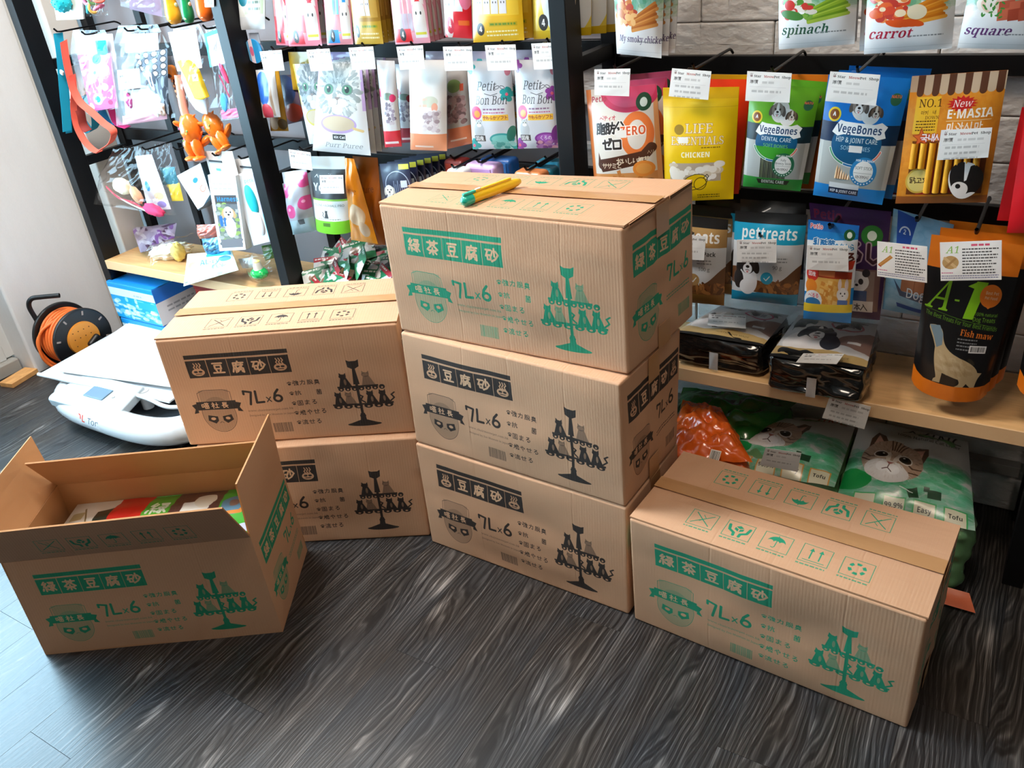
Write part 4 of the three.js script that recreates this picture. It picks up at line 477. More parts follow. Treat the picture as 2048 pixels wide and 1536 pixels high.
const vege = (green) => T(520, 760, (g, w, h) => {
  const A = green ? '#63ab1d' : '#0a78cf', B = green ? '#12303c' : '#0d2f52', C = green ? '#2c8f3a' : '#1f89d8', D = green ? '#0f5f8c' : '#155a86';
  rect(g, 0, 0, w, h, A); rect(g, 0, 270, w, 120, B); rect(g, 0, 390, w, 280, '#c9ccc9'); rect(g, 30, 390, w - 60, 280, '#aeb3b0');
  if (green) for (let i = 0; i < 16; i++) rect(g, 150 + i * 14, 390, 12, 280, ['#33402a', '#4a5636', '#26301f'][i % 3]);
  rect(g, 0, 668, w, h - 668, C); ell(g, w * 0.5, 170, 70, 80, '#e7e2dc'); ell(g, w * 0.62, 210, 60, 60, '#efece8'); dogHead(g, w * 0.46, 165, 52, '#8d8379', '#f2efec', '#5d544c'); dogHead(g, w * 0.68, 195, 38, '#77614f', '#eadfd2', '#4b3b30');
  ell(g, w * 0.16, 225, 44, 44, '#f2cf2a'); ell(g, w * 0.16, 225, 32, 32, '#8a4b18'); txt(g, '⌁', w * 0.16, 236, 30, '#fff', { align: 'center' }); line(g, [w * 0.16 - 8, 232, w * 0.16, 212, w * 0.16 + 6, 232], '#fff', 7); ell(g, w * 0.88, 120, 34, 36, '#2e6a4c'); txt(g, 'NATU', w * 0.88, 112, 24, '#f06a4a', { bold: true, align: 'center' });
  g.fillStyle = D; g.beginPath(); g.ellipse(w * 0.5, 395, 170, 130, 0, 0, 7); g.fill(); if (green) { g.fillStyle = '#3a9a2c'; g.beginPath(); g.ellipse(w * 0.5, 430, 165, 96, 0, 0, Math.PI); g.fill(); }
  for (const [a, b, c] of [[0.25, 1.15, '#e8806a'], [1.2, 1.95, '#1f6fa8'], [2.0, 2.9, '#4f9a72']]) { g.strokeStyle = '#fff'; g.lineWidth = 18; g.beginPath(); g.ellipse(w * 0.5, 400, 178, 130, 0, a, b); g.stroke(); g.strokeStyle = c; g.lineWidth = 12; g.beginPath(); g.ellipse(w * 0.5, 400, 178, 130, 0, a, b); g.stroke(); }
  poly(g, [w * 0.2, 290, w * 0.25, 255, w * 0.32, 262, w * 0.7, 268, w * 0.78, 255, w * 0.86, 280, w * 0.83, 310, w * 0.86, 345, w * 0.76, 360, w * 0.7, 340, w * 0.32, 338, w * 0.24, 352, w * 0.16, 330], '#f4f6f6'); txt(g, 'VegeBones', w * 0.22, 328, 70, '#173f6c', { bold: true, stretch: 0.82 });
  txt(g, green ? 'DENTAL CARE' : 'HIP & JOINT CARE', w * 0.5, 385, 42, '#e8f0f0', { align: 'center', stretch: green ? 0.95 : 0.85 }); txt(g, 'SOFT BONES', w * 0.5, 432, 36, green ? '#7fce5c' : '#a9cfe4', { align: 'center' }); if (!green) rect(g, w * 0.42, 402, 90, 42, '#eef0f0');
  ell(g, w * 0.66, 560, 92, 92, green ? '#1f6e4c' : '#2a86c4'); ell(g, w * 0.66, 560, 68, 68, '#f2f4f2'); txt(g, green ? 'Fully' : 'SOFT STICK', w * 0.66, green ? 530 : 545, green ? 24 : 26, '#3a4a4a', { align: 'center', stretch: 0.9 }); if (green) txt(g, 'Breezy Stick', w * 0.66, 556, 24, '#3a4a4a', { align: 'center' }); line(g, [w * 0.54, 568, w * 0.78, 568], '#6a7a7a', 2); zh(g, '마아기시', w * 0.57, 582, 22, '#333', 0.11); for (let i = 0; i < 9; i++) { const a = Math.PI * (0.15 + i * 0.0875); ell(g, w * 0.66 + 80 * Math.cos(a), 560 + 80 * Math.sin(a), 5, 5, '#fff'); } txt(g, 'FOR ALL DOGS', w * 0.66, 496, 18, '#fff', { bold: true, align: 'center' });
  if (green) { poly(g, [w * 0.24, 680, w * 0.8, 680, w * 0.76, 715, w * 0.28, 715], '#16261c'); txt(g, 'DENTAL CARE', w * 0.52, 708, 34, '#e8f0e8', { bold: true, align: 'center', stretch: 0.9 }); } else { rect(g, w * 0.22, 648, w * 0.42, 34, '#dfe6ea'); rect(g, w * 0.22, 682, w * 0.42, 40, '#12284a'); txt(g, 'HIP & JOINT CARE', w * 0.43, 712, 26, '#f0f4f8', { bold: true, align: 'center', stretch: 0.9 }); }
});
{
  const g = pouch('treat_pouch', 'green dental stick pouch with two puppies and dark green sticks', 'treat bag', [[-0.563,1.119,-1.82],[-0.419,1.109,-1.82],[-0.445,0.895,-1.82],[-0.571,0.897,-1.82]], vege(true), { d: 0.016, back: mfilm(0x4c9a2a) });
  stack(g, 1, 0.04, 'green dental stick pouch hanging behind its twin on one hook', 'green stick pouches behind the first', 0.006, 0.004);
  pouch('treat_pouch', 'orange top of a stick pouch behind the green dental pouch', 'treat bag', [[-0.524,1.121,-1.9],[-0.389,1.12,-1.9],[-0.379,0.879,-1.9],[-0.509,0.873,-1.9]], mfilm(0xe8740c), { d: 0.012 });
  const b = pouch('treat_pouch', 'blue hip and joint stick pouch with pale sticks in its window', 'treat bag', [[-0.407,1.136,-1.82],[-0.253,1.13,-1.82],[-0.278,0.879,-1.82],[-0.418,0.889,-1.82]], vege(false), { d: 0.014, back: mfilm(0x0c5fae) });
  { const q = [[-0.405,1.138,-1.81],[-0.251,1.132,-1.81],[-0.277,0.883,-1.81],[-0.416,0.893,-1.81]], o = b.position.toArray(), sm = [0xc9a883, 0xbd9a74, 0xd4b694].map((c) => std(c, 0.6)), P = (u, v) => mid(mid(q[0], q[1], u), mid(q[3], q[2], u), v).map((x, i) => x - o[i]);
    for (let i = 0; i < 13; i++) { const u = 0.3 + i * 0.035; if (u > 0.5 && u < 0.56) continue; const hi = u > 0.62 ? 0.54 : 0.6; const a = P(u, u > 0.72 || u < 0.36 ? 0.53 : 0.62), c = P(u - 0.01, u > 0.51 && u < 0.8 ? 0.62 : 0.83); if (u > 0.5 && u < 0.8) continue; a[2] -= 0.002; c[2] -= 0.001; part('chew_stick', tube([a, mid(a, c), c], 0.0028, 4, 8), sm[i % 3], b); } }
  stack(b, 2, 0.035, 'blue joint stick pouch hanging behind its twin on one hook', 'blue stick pouches behind the first', 0.012, 0.002);
  pouch('treat_pouch', 'dark red top of a pouch peeping over the blue joint pouch', 'treat bag', [[-0.388,1.124,-1.93],[-0.255,1.117,-1.93],[-0.26,0.867,-1.93],[-0.374,0.864,-1.93]], mfilm(0x7a1418), { d: 0.01 });
}
{
  const m = T(560, 760, (g, w, h) => {
    rect(g, 0, 0, w, h, '#e08c22'); for (let i = 0; i < 300; i++) { g.globalAlpha = 0.18; ell(g, rnd() * w, rnd() * h, 8 + rnd() * 20, 8 + rnd() * 20, rnd() < 0.5 ? '#c86f14' : '#f0a848'); } g.globalAlpha = 1;
    rect(g, 0, 0, w, 90, '#c8ae92'); for (let i = 0; i < 6; i++) { const x = 44 + i * 93; rect(g, x, 0, 44, 95, '#5a3420'); ell(g, x + 22, 95, 22, 22, '#5a3420'); const y = x + 68; rect(g, y - 22, 60, 44, 32, '#c8ae92'); ell(g, y, 92, 24, 18, '#c8ae92'); }
    rect(g, 50, 118, 150, 210, '#efb92c'); txt(g, 'NO.1', 68, 176, 62, '#4a2c12', { font: 'serif' }); zh(g, '마기 내', 90, 195, 22, '#5a3a12'); txt(g, 'DOWN', 118, 244, 26, '#5a3a12', { font: 'serif' }); smalltext(g, 66, 252, 120, 4, 11, '#6a4a12');
    { const x = 330, y = 165, p = []; for (let i = 0; i < 32; i++) { const r = i % 2 ? 52 : 74, a = i / 32 * 6.283; p.push(x + r * 1.25 * Math.cos(a), y + r * 0.62 * Math.sin(a)); } poly(g, p, '#c81f1c'); txt(g, 'New', x, y + 18, 54, '#f8f0e8', { align: 'center', font: 'serif', skew: 0.2 }); } txt(g, 'E·MASIA', 246, 246, 72, '#f7f0e6', { bold: true, stretch: 0.95 }); line(g, [250, 260, 510, 260], '#f3dcb8', 3); zh(g, '미아시마', 256, 270, 44, '#f7f0e6', 0.15, 1.25);
    rect(g, 60, 370, 460, 330, '#7a3f12'); const p = []; for (let i = 0; i < 10; i++) { const r = i % 2 ? 24 : 56, a = i * 0.628 - 0.4; p.push(112 + r * Math.cos(a), 350 + r * Math.sin(a)); } poly(g, p, '#e2672a'); line(g, [...p, p[0], p[1]], '#a33a14', 4); zh(g, '국내시', 110, 330, 42, '#fff', 0.16, 1.05, 0, '#b8242c');
    rect(g, 120, 540, 100, 160, '#a8281c'); ell(g, 130, 612, 82, 80, '#d9b44a'); ell(g, 130, 612, 70, 68, '#e8cf78'); zh(g, '닭고기', 74, 590, 38, '#2a1a0c', 0.13); rect(g, 275, 655, 70, 36, '#c8281c'); txt(g, '8p', 290, 684, 28, '#fff', { bold: true }); rect(g, 0, 712, w, 48, '#a8612a');
  });
  const q = [[-0.253,1.134,-1.82],[-0.094,1.146,-1.82],[-0.09,0.9,-1.82],[-0.253,0.884,-1.82]], o = pouch('treat_pouch', 'orange stick pouch with a striped awning top and a spaniel puppy', 'treat bag', q, m, { d: 0.012, back: mfilm(0xb86a20) }), O = o.position.toArray(), P = (u, v, d = 0) => { const r = mid(mid(q[0], q[1], u), mid(q[3], q[2], u), v).map((x, i) => x - O[i]); r[2] += d; return r; }, sm = [0xd99a1c, 0xe0a426].map((c) => phys(c, 0.5));
  for (let i = 0; i < 8; i++) { const u = 0.145 + i * 0.098, top = 0.5, bot = u < 0.3 ? 0.7 : u > 0.6 ? 0.74 : 0.9; part('chew_stick', tube([P(u, top, 0.0105), P(u, (top + bot) / 2, 0.0115), P(u, bot, 0.0105)], 0.0062, 6, 12), sm[i % 2], o); }
  const pup = T(256, 256, (g, w, h) => { rect(g, 0, 0, w, h, '#efe9e4'); ell(g, 90, 110, 80, 105, '#1a1513'); ell(g, 185, 120, 75, 110, '#1a1513'); poly(g, [105, 0, 150, 0, 135, 120, 120, 130], '#f3efec'); ell(g, 90, 190, 70, 55, '#f0e6e0'); ell(g, 75, 165, 20, 16, '#151010'); ell(g, 85, 110, 12, 9, '#060505'); ell(g, 168, 118, 12, 9, '#060505'); ell(g, 200, 240, 60, 30, '#efe9e6'); });
  const pg = new THREE.CircleGeometry(1, 32), pp = pg.attributes.position; const C = P(0.75, 0.8, 0.021); for (let i = 0; i < pp.count; i++) pp.setXYZ(i, C[0] + pp.getX(i) * 0.03 * (1 + 0.15 * pp.getY(i)), C[1] + pp.getY(i) * 0.036 * (1 - 0.12 * pp.getX(i)), C[2] - 0.004 * (pp.getX(i) ** 2 + pp.getY(i) ** 2)); pg.computeVertexNormals(); part('puppy_print', pg, film(pup), o);
}
{
  const m = T(256, 384, (g, w, h) => { rect(g, 0, 0, w, h, '#dc1420'); g.strokeStyle = '#f2dede'; g.lineWidth = 6; g.beginPath(); g.arc(150, 300, 90, 2.2, 4.2); g.stroke(); });
  const r = pouch('treat_pouch', 'red pouch cut by the picture edge beside the orange stick pouch', 'treat bag', [[-0.053,1.071,-1.81],[0.083,1.07,-1.81],[0.094,0.857,-1.81],[-0.045,0.846,-1.81]], m, { d: 0.014, back: mfilm(0xc0101c) }); pouch('treat_pouch', 'second red pouch just behind the red one at the edge', 'treat bag', [[-0.062,1.077,-1.84],[0.06,1.076,-1.84],[0.08,0.864,-1.84],[-0.067,0.859,-1.84]], mfilm(0xd0121c), { d: 0.01 });
}
// top row
const fresh = (name, nameC, kind) => T(512, 720, (g, w, h) => {
  const gr = ['#3f8a3a', '#2f7f4a', '#1f6e54', '#5aa03f']; rect(g, 0, 0, w, h, '#e9eef0'); for (let i = 0; i < 260; i++) { g.globalAlpha = 0.25; ell(g, rnd() * w, Math.pow(rnd(), 1.5) * h * 0.62, 20 + rnd() * 50, 20 + rnd() * 40, i < 160 ? gr[i % 4] : ['#7fc0a8', '#bfe0d0', '#1c7a5a'][i % 3]); } g.globalAlpha = 1;
  rect(g, 0, h * 0.66, w, h, '#e8ecef'); for (let i = 0; i < 80; i++) { g.globalAlpha = 0.12; ell(g, rnd() * w, h * (0.58 + rnd() * 0.12), 60, 20, '#f6f8f8'); } g.globalAlpha = 1; ell(g, w * 0.34, h * 0.38, 60, 120, '#dfe9ea'); ell(g, w * 0.33, h * 0.34, 38, 100, '#9fc7b4'); txt(g, 'food', w * 0.4, h * 0.45, 170, '#f5f8f6', { font: 'serif', skew: 0.25, stretch: 0.75 }); poly(g, [w * 0.36, 0, w * 0.5, 0, w * 0.5, h * 0.38, w * 0.43, h * 0.43, w * 0.36, h * 0.38], '#a81c28'); txt(g, 'DOG', w * 0.375, h * 0.37, 34, '#f4d8d0', { bold: true });
  const st = kind === 'spinach' ? ['#8fb42c', '#6f9a1f', '#a9c846'] : kind === 'carrot' ? ['#e08a1c', '#d27714', '#f0a63a'] : ['#c47c38', '#b0662a', '#d89650'];
  if (kind === 'square') { for (let i = 0; i < 5; i++) ell(g, 120 + i * 28, h * 0.6, 60, 40, ['#f0ece4', '#e8c8b4', '#eae6de'][i % 3], 0.6); for (let i = 0; i < 7; i++) poly(g, ((x, y) => [x, y, x + 90, y - 18, x + 100, y + 60, x + 8, y + 74])(200 + (i % 4) * 62, h * (0.56 + 0.07 * Math.floor(i / 4))), ['#b8543c', '#c8664a', '#a8452f'][i % 3]); for (let i = 0; i < 24; i++) ell(g, 110 + rnd() * 120, h * (0.5 + rnd() * 0.2), 14, 6, '#3f8a3a', rnd() * 3); } else {
    for (let i = 0; i < 9; i++) line(g, [w * 0.42, h * (0.66 + i * 0.012), w * 0.86 + (i % 3) * 12, h * (0.5 + i * 0.024)], st[i % 3], 24); for (let i = 0; i < 60; i++) ell(g, w * 0.1 + rnd() * w * 0.36, h * (0.5 + rnd() * 0.2), 16 + rnd() * 26, 12 + rnd() * 18, kind === 'spinach' ? ['#4f8f32', '#e9e6dc', '#c8362c', '#78a840', '#d8d4c8'][i % 5] : kind === 'carrot' ? ['#e2622a', '#d8482c', '#e88c4a', '#f0dcb8', '#c0392c'][i % 5] : ['#d88c4a', '#e2a05c', '#c8752e', '#b8482e', '#eab878'][i % 5]); if (kind === 'spinach') { ell(g, w * 0.17, h * 0.6, 36, 34, '#cc2a22'); ell(g, w * 0.2, h * 0.69, 80, 30, '#3d7a2a', 0.2); } if (kind === 'carrot') { ell(g, w * 0.6, h * 0.64, 56, 48, '#e9dcbc'); for (let i = 0; i < 4; i++) ell(g, w * 0.36 + i * 36, h * 0.735, 60, 22, '#e0561c', 0.25); } }
  txt(g, name, w * (kind === 'chicken' ? 0.1 : 0.04), h * 0.865, kind === 'chicken' ? 62 : 86, nameC, { font: 'serif', bold: true, skew: 0.3, stretch: kind === 'chicken' ? 0.85 : 0.95 }); smalltext(g, w * 0.5, h * 0.85, w * 0.4, 1, 14, '#8a9298'); rect(g, 0, h * 0.95, w, 4, '#d2d8dc');
});
{
  const a = pouch('treat_pouch', 'tall green smoky chicken stick bag beside the black post', 'treat bag', [[-0.872,1.396,-1.82],[-0.749,1.39,-1.82],[-0.762,1.168,-1.82],[-0.868,1.178,-1.82]], fresh('My smoky chicken', '#4a3a6a', 'chicken'), { d: 0.016 }); stack(a, 2, 0.03, 'smoky chicken stick bag hanging behind its twin', 'smoky chicken bags behind the first', 0.004);
  const b = pouch('treat_pouch', 'green and white spinach stick bag on the top row', 'treat bag', [[-0.521,1.391,-1.82],[-0.37,1.381,-1.82],[-0.363,1.193,-1.82],[-0.508,1.184,-1.82]], fresh('spinach', '#1f5a44', 'spinach'), { d: 0.018 }); stack(b, 1, 0.035, 'spinach stick bag hanging behind its twin', 'spinach bags behind the first', -0.004);
  const c = pouch('treat_pouch', 'orange carrot stick bag on the top row', 'treat bag', [[-0.354,1.38,-1.82],[-0.204,1.37,-1.82],[-0.192,1.184,-1.82],[-0.344,1.174,-1.82]], fresh('carrot', '#b01c3c', 'carrot'), { d: 0.018 }); stack(c, 1, 0.035, 'carrot stick bag hanging behind its twin', 'carrot bags behind the first', -0.016);
  pouch('treat_pouch', 'white bag of meat squares with purple lettering on the top row', 'treat bag', [[-0.174,1.368,-1.82],[-0.04,1.359,-1.82],[-0.047,1.18,-1.82],[-0.183,1.184,-1.82]], fresh('square', '#5a2a6a', 'square'), { d: 0.018 });
  for (const [x, y] of [[-0.76, 1.36], [-0.45, 1.38], [-0.26, 1.39], [-0.06, 1.39]]) hook(x, y);
}
// lower row
const petTreat = (brown) => T(512, 640, (g, w, h) => {
  const c = brown ? '#b08a54' : '#159fc4'; rect(g, 0, 0, w, h, '#16181a'); rect(g, 0, 70, w, 130, c); txt(g, 'pettreats', w * 0.12, 168, 110, '#f4f6f6', { bold: true, stretch: 0.82 }); rect(g, 0, 200, w, 400, '#d3d7da'); if (brown) { txt(g, 'Jerky Pack', w * 0.48, 262, 44, '#2a2a2a', { bold: true, stretch: 0.9 }); } smalltext(g, w * 0.6, 290, 110, 2, 14, '#8a8f92'); txt(g, brown ? '100 g' : '90 g', w * 0.62, 370, 36, '#4a4f52');
  g.fillStyle = '#6a4526'; g.beginPath(); g.moveTo(0, 390); g.bezierCurveTo(150, 330, 190, 520, 330, 480); g.bezierCurveTo(420, 450, 430, 400, w, 340); g.lineTo(w, 560); g.lineTo(0, 560); g.fill(); for (let i = 0; i < 70; i++) ell(g, 200 + rnd() * 310, 480 + rnd() * 80, 20 + rnd() * 24, 8 + rnd() * 10, ['#8a5a2c', '#a87038', '#5a3418', '#7a4a24'][i % 4], rnd() * 3); rect(g, 0, 555, w, 85, brown ? '#8a642c' : '#128fb8'); poly(g, [0, 500, 60, 520, 210, 560, 0, 570], brown ? '#8a642c' : '#d3d7da');
  if (!brown) { ell(g, 130, 470, 80, 110, '#eeeeee'); dogHead(g, 130, 350, 74, '#2a2626', '#f2f0ee', '#1d1a1a'); ell(g, 60, 470, 40, 70, '#2a2626'); ell(g, 130, 520, 60, 60, '#f0f0f0'); } else { dogHead(g, 60, 380, 60, '#3a2c22', '#d8c4a8'); }
  ell(g, w * 0.55, 440, 46, 46, c); line(g, [w * 0.51, 440, w * 0.54, 456, w * 0.59, 424], '#f0f0f0', 7);
});
const blackBack = mfilm(0x0c0d0e);
{
  const b = pouch('treat_pouch', 'blue-banded treat bag with a smiling black and white collie', 'treat bag', [[-0.586,0.839,-1.82],[-0.426,0.844,-1.82],[-0.434,0.625,-1.82],[-0.588,0.621,-1.82]], petTreat(false), { d: 0.02, back: blackBack }); stack(b, 1, 0.05, 'blue-banded treat bag hanging behind the collie one', 'blue-banded bags behind the first', -0.03);
  const a = pouch('treat_pouch', 'brown-banded jerky bag half hidden by the top carton', 'treat bag', [[-0.77,0.819,-1.82],[-0.602,0.816,-1.82],[-0.606,0.599,-1.82],[-0.763,0.591,-1.82]], petTreat(true), { d: 0.02, back: blackBack }); stack(a, 1, 0.05, 'brown-banded jerky bag hanging behind its twin', 'brown-banded bags behind the first', 0.01, 0.01);
  pouch('treat_pouch', 'black blank back of a treat bag between the yellow and collie bags', 'treat bag', [[-0.707,0.835,-1.89],[-0.574,0.841,-1.89],[-0.565,0.643,-1.89],[-0.705,0.624,-1.89]], blackBack, { d: 0.02, wrinkle: 0.006, back: blackBack });
  pouch('treat_pouch', 'crumpled black header of a treat bag above the collie bag', 'treat bag', [[-0.588,0.854,-1.86],[-0.44,0.855,-1.86],[-0.434,0.674,-1.86],[-0.58,0.654,-1.86]], blackBack, { d: 0.02, wrinkle: 0.006, back: blackBack });
}
{
  const m = T(400, 680, (g, w, h) => {
    rect(g, 0, 0, w, h, '#1e86d0'); poly(g, [0, 130, w, 90, w, 420, 0, 480], '#e9eff4'); rect(g, 0, 0, w, 60, '#1f6fc0'); txt(g, 'Petio', 18, 50, 42, '#d83a4a', { bold: true, outline: '#fff', lw: 5 }); ell(g, 335, 66, 44, 36, '#1d5a30'); ell(g, 335, 66, 20, 20, '#dfe8da'); zh(g, '乳酸菌', 56, 108, 58, '#1d72b0', 0.15, 1.0, 0, '#f2f8fc'); zh(g, 'のちから', 225, 124, 40, '#2a8cc4', 0.16, 0.98, 0, '#f2f8fc'); zh(g, 'ト', 30, 180, 70, '#7a241c', 0.2); zh(g, 'ろ', 330, 180, 60, '#5a2418', 0.2); poly(g, [330, 240, 395, 230, 380, 290, 330, 300], '#c8381c');
    rect(g, 20, 310, w - 40, 250, '#e8b45a'); for (let i = 0; i < 70; i++) { const x = 130 + rnd() * 150, y = 370 + rnd() * 160; poly(g, [x, y, x + 34, y + 8, x + 28, y + 36, x - 6, y + 28], ['#efb65a', '#e2a040', '#f4c878', '#d88f34'][i % 4]); } rect(g, 20, 310, w - 40, 50, '#b83c1c'); rect(g, 120, 305, 130, 46, '#e8844a'); ell(g, 65, 345, 52, 50, '#d8382c'); txt(g, '国', 40, 360, 4, '#fff'); zh(g, '国産', 32, 330, 30, '#fff', 0.12); ell(g, 60, 430, 50, 48, '#e88a2c'); ell(g, 80, 530, 76, 72, '#f0f4f6'); ell(g, 80, 550, 66, 40, '#2a7cb8'); zh(g, 'ペるる', 40, 480, 28, '#d84a6a', 0.14);
    ell(g, 320, 470, 46, 50, '#f2f0ee'); for (const k of [-1, 1]) { ell(g, 320 + k * 26, 400, 14, 42, '#f0dcd8'); ell(g, 320 + k * 16, 462, 5, 7, '#222'); } ell(g, 320, 480, 6, 4, '#222'); rect(g, 282, 510, 80, 70, '#5a78b4'); rect(g, 0, 590, w, 90, '#1a8cd4'); poly(g, [0, 560, w, 540, w, 600, 0, 620], '#f0cf3a'); rect(g, 0, 618, w, 62, '#1a84cc');
  });
  const a = pouch('treat_pouch', 'sky-blue biscuit pouch with a small rabbit print over the black treat bags', 'treat bag', [[-0.42,0.839,-1.805],[-0.315,0.835,-1.805],[-0.31,0.608,-1.805],[-0.414,0.603,-1.805]], m, { d: 0.012, back: mfilm(0x1a70b0) }); { const c = centre([[-0.37,0.832,-1.79],[-0.368,0.832,-1.79]]); hook(c[0], c[1], -1.775, 0.004); }
  const n = T(400, 600, (g, w, h) => { rect(g, 0, 0, w, h, '#3a1c48'); txt(g, 'Petio', 16, 70, 60, '#7a2038', { bold: true, outline: '#5a3a62', lw: 3 }); ell(g, 320, 130, 54, 54, '#2f7a2c'); ell(g, 320, 130, 24, 26, '#e2ecd8'); zh(g, 'るし', 170, 170, 110, '#3a1a26', 0.16, 1.0, 0, '#a89098'); rect(g, 130, 310, 250, 240, '#7a5a52'); rect(g, 150, 320, 200, 200, '#8f7a70'); ell(g, 250, 380, 70, 60, '#ece8e4'); for (const k of [-1, 1]) { ell(g, 250 + k * 52, 330, 22, 22, '#2a2426'); ell(g, 250 + k * 24, 378, 14, 17, '#2a2426'); } ell(g, 250, 398, 10, 7, '#2a2426'); rect(g, 190, 430, 120, 60, '#2a4a7a'); rect(g, 160, 490, 190, 66, '#d8cfc8'); txt(g, '8', 190, 546, 56, '#222', { bold: true }); zh(g, '本入', 232, 508, 40, '#222', 0.14); rect(g, 90, 490, 60, 70, '#b8a8b0'); });
  pouch('treat_pouch', 'dark purple pouch with a panda print behind the sky-blue pouch', 'treat bag', [[-0.434,0.857,-1.86],[-0.264,0.852,-1.86],[-0.259,0.599,-1.86],[-0.388,0.592,-1.86]], n, { d: 0.014, back: mfilm(0x3a1c48) });
  const d = T(400, 560, (g, w, h) => { rect(g, 0, 0, w, h, '#7fb8dc'); for (let i = 0; i < 60; i++) { g.globalAlpha = 0.2; ell(g, rnd() * w, rnd() * h, 50, 24, '#b4dcf0'); } g.globalAlpha = 1; poly(g, [30, 0, 170, 20, 140, 190, 50, 170], '#1f4fa8'); g.strokeStyle = '#e8f0f8'; g.lineWidth = 9; g.beginPath(); g.arc(98, 110, 36, Math.PI, 0); g.stroke(); txt(g, '2', 86, 112, 36, '#e8f0f8', { bold: true }); rect(g, 120, 300, 240, 120, '#a9714f'); line(g, [215, 300, 215, 420], '#8a5638', 6); line(g, [290, 300, 290, 420], '#8a5638', 6); poly(g, [60, 360, 130, 420, w, 450, w, 480, 120, 450], '#274a70'); txt(g, 'Dog', 160, 452, 80, '#dfeaf2', { outline: '#4a6a8a', lw: 3 }); poly(g, [100, 495, w, 520, w, 545, 110, 520], '#2a5ab0'); });
  pouch('treat_pouch', 'pale blue dog chew bag behind the chew stick leaflet', 'treat bag', [[-0.262,0.856,-1.87],[-0.143,0.832,-1.87],[-0.148,0.614,-1.87],[-0.258,0.623,-1.87]], d, { d: 0.016 }); hook(...centre([[-0.21,0.843,-1.87]]).slice(0, 2), -1.83, 0.004); 
}
{
  const m = T(560, 820, (g, w, h) => {
    rect(g, 0, 0, w, h, '#101215'); rect(g, 0, 0, w, 160, '#f0821c'); txt(g, 'A', 20, 370, 220, '#8ccf1f', { font: 'serif', skew: 0.45 }); txt(g, '-', 210, 340, 120, '#8ccf1f', { font: 'serif' }); poly(g, [330, 200, 400, 200, 350, 390, 285, 390], '#8ccf1f'); poly(g, [280, 230, 340, 200, 330, 240], '#8ccf1f'); line(g, [30, 372, 500, 420], '#4f7a1f', 3); txt(g, 'The Best Treats For Your Best Friends', 36, 406, 31, '#6da82a', { rot: 0.075, stretch: 0.93 }); ell(g, 430, 265, 66, 58, '#ee7f22'); poly(g, [370, 290, 430, 330, 490, 290], '#ee7f22'); txt(g, 'Best Pet', 396, 258, 22, '#fbe6cc'); txt(g, 'Pet Food', 396, 282, 20, '#fbe6cc'); txt(g, '100% natural', 356, 368, 24, '#79b82e'); txt(g, 'Dog Treats', 350, 398, 30, '#79b82e'); txt(g, 'Fish maw', 290, 474, 44, '#ef7d22', { font: 'serif', bold: true, rot: 0.06 }); smalltext(g, 282, 490, 130, 4, 11, '#8a8d90'); rect(g, 370, 520, 110, 38, '#eeeeee'); barcode(g, 380, 526, 90, 26, '#333');
    g.fillStyle = '#cbb287'; g.beginPath(); g.moveTo(80, 456); g.bezierCurveTo(130, 440, 170, 450, 182, 490); g.bezierCurveTo(200, 560, 260, 570, 330, 590); g.bezierCurveTo(420, 610, 450, 640, 460, 660); g.lineTo(490, 664); g.bezierCurveTo(470, 690, 465, 700, 460, 740); g.lineTo(445, 790); g.lineTo(415, 786); g.lineTo(430, 740); g.lineTo(400, 720); g.bezierCurveTo(370, 760, 350, 760, 320, 752); g.lineTo(325, 738); g.bezierCurveTo(350, 730, 360, 720, 340, 700); g.lineTo(220, 680); g.lineTo(215, 735); g.lineTo(160, 738); g.lineTo(165, 722); g.lineTo(180, 712); g.bezierCurveTo(180, 690, 140, 640, 140, 560); g.bezierCurveTo(120, 520, 100, 500, 80, 470); g.fill(); for (let i = 0; i < 40; i++) { g.globalAlpha = 0.25; ell(g, 180 + rnd() * 230, 590 + rnd() * 90, 30, 10, ['#e6d3ae', '#a88c5c'][i % 2], rnd()); } g.globalAlpha = 1; poly(g, [80, 456, 150, 446, 180, 486, 186, 540, 150, 560, 120, 510], '#7f97a4'); rect(g, 0, 740, w, 80, '#f27f18'); g.fillStyle = '#f27f18'; g.beginPath(); g.moveTo(0, 720); g.quadraticCurveTo(w / 2, 790, w, 760); g.lineTo(w, h); g.lineTo(0, h); g.fill();
  });
  const a = pouch('treat_pouch', 'black and orange fish maw dog treat pouch with a dog-shaped window', 'treat bag', [[-0.177,0.825,-1.82],[-0.008,0.82,-1.82],[-0.022,0.479,-1.82],[-0.172,0.486,-1.82]], m, { d: 0.03, foot: 0.018, nu: 18, nv: 22, back: mfilm(0xe0701a) }); stack(a, 2, 0.03, 'fish maw treat pouch hanging behind its twin on the hook', 'fish maw pouches behind the first', 0.012, 0.006);
  pouch('treat_pouch', 'matching fish maw pouch cut off by the picture edge', 'treat bag', [[0.023,0.826,-1.82],[0.175,0.821,-1.82],[0.179,0.505,-1.82],[0.029,0.515,-1.82]], m, { d: 0.03, foot: 0.018, nu: 18, nv: 22, back: mfilm(0xe0701a) });
  for (const p of [[-0.096,0.833,-1.82],[0.093,0.843,-1.82]]) hook(p[0], p[1] + 0.01, -1.79, 0.004);
}

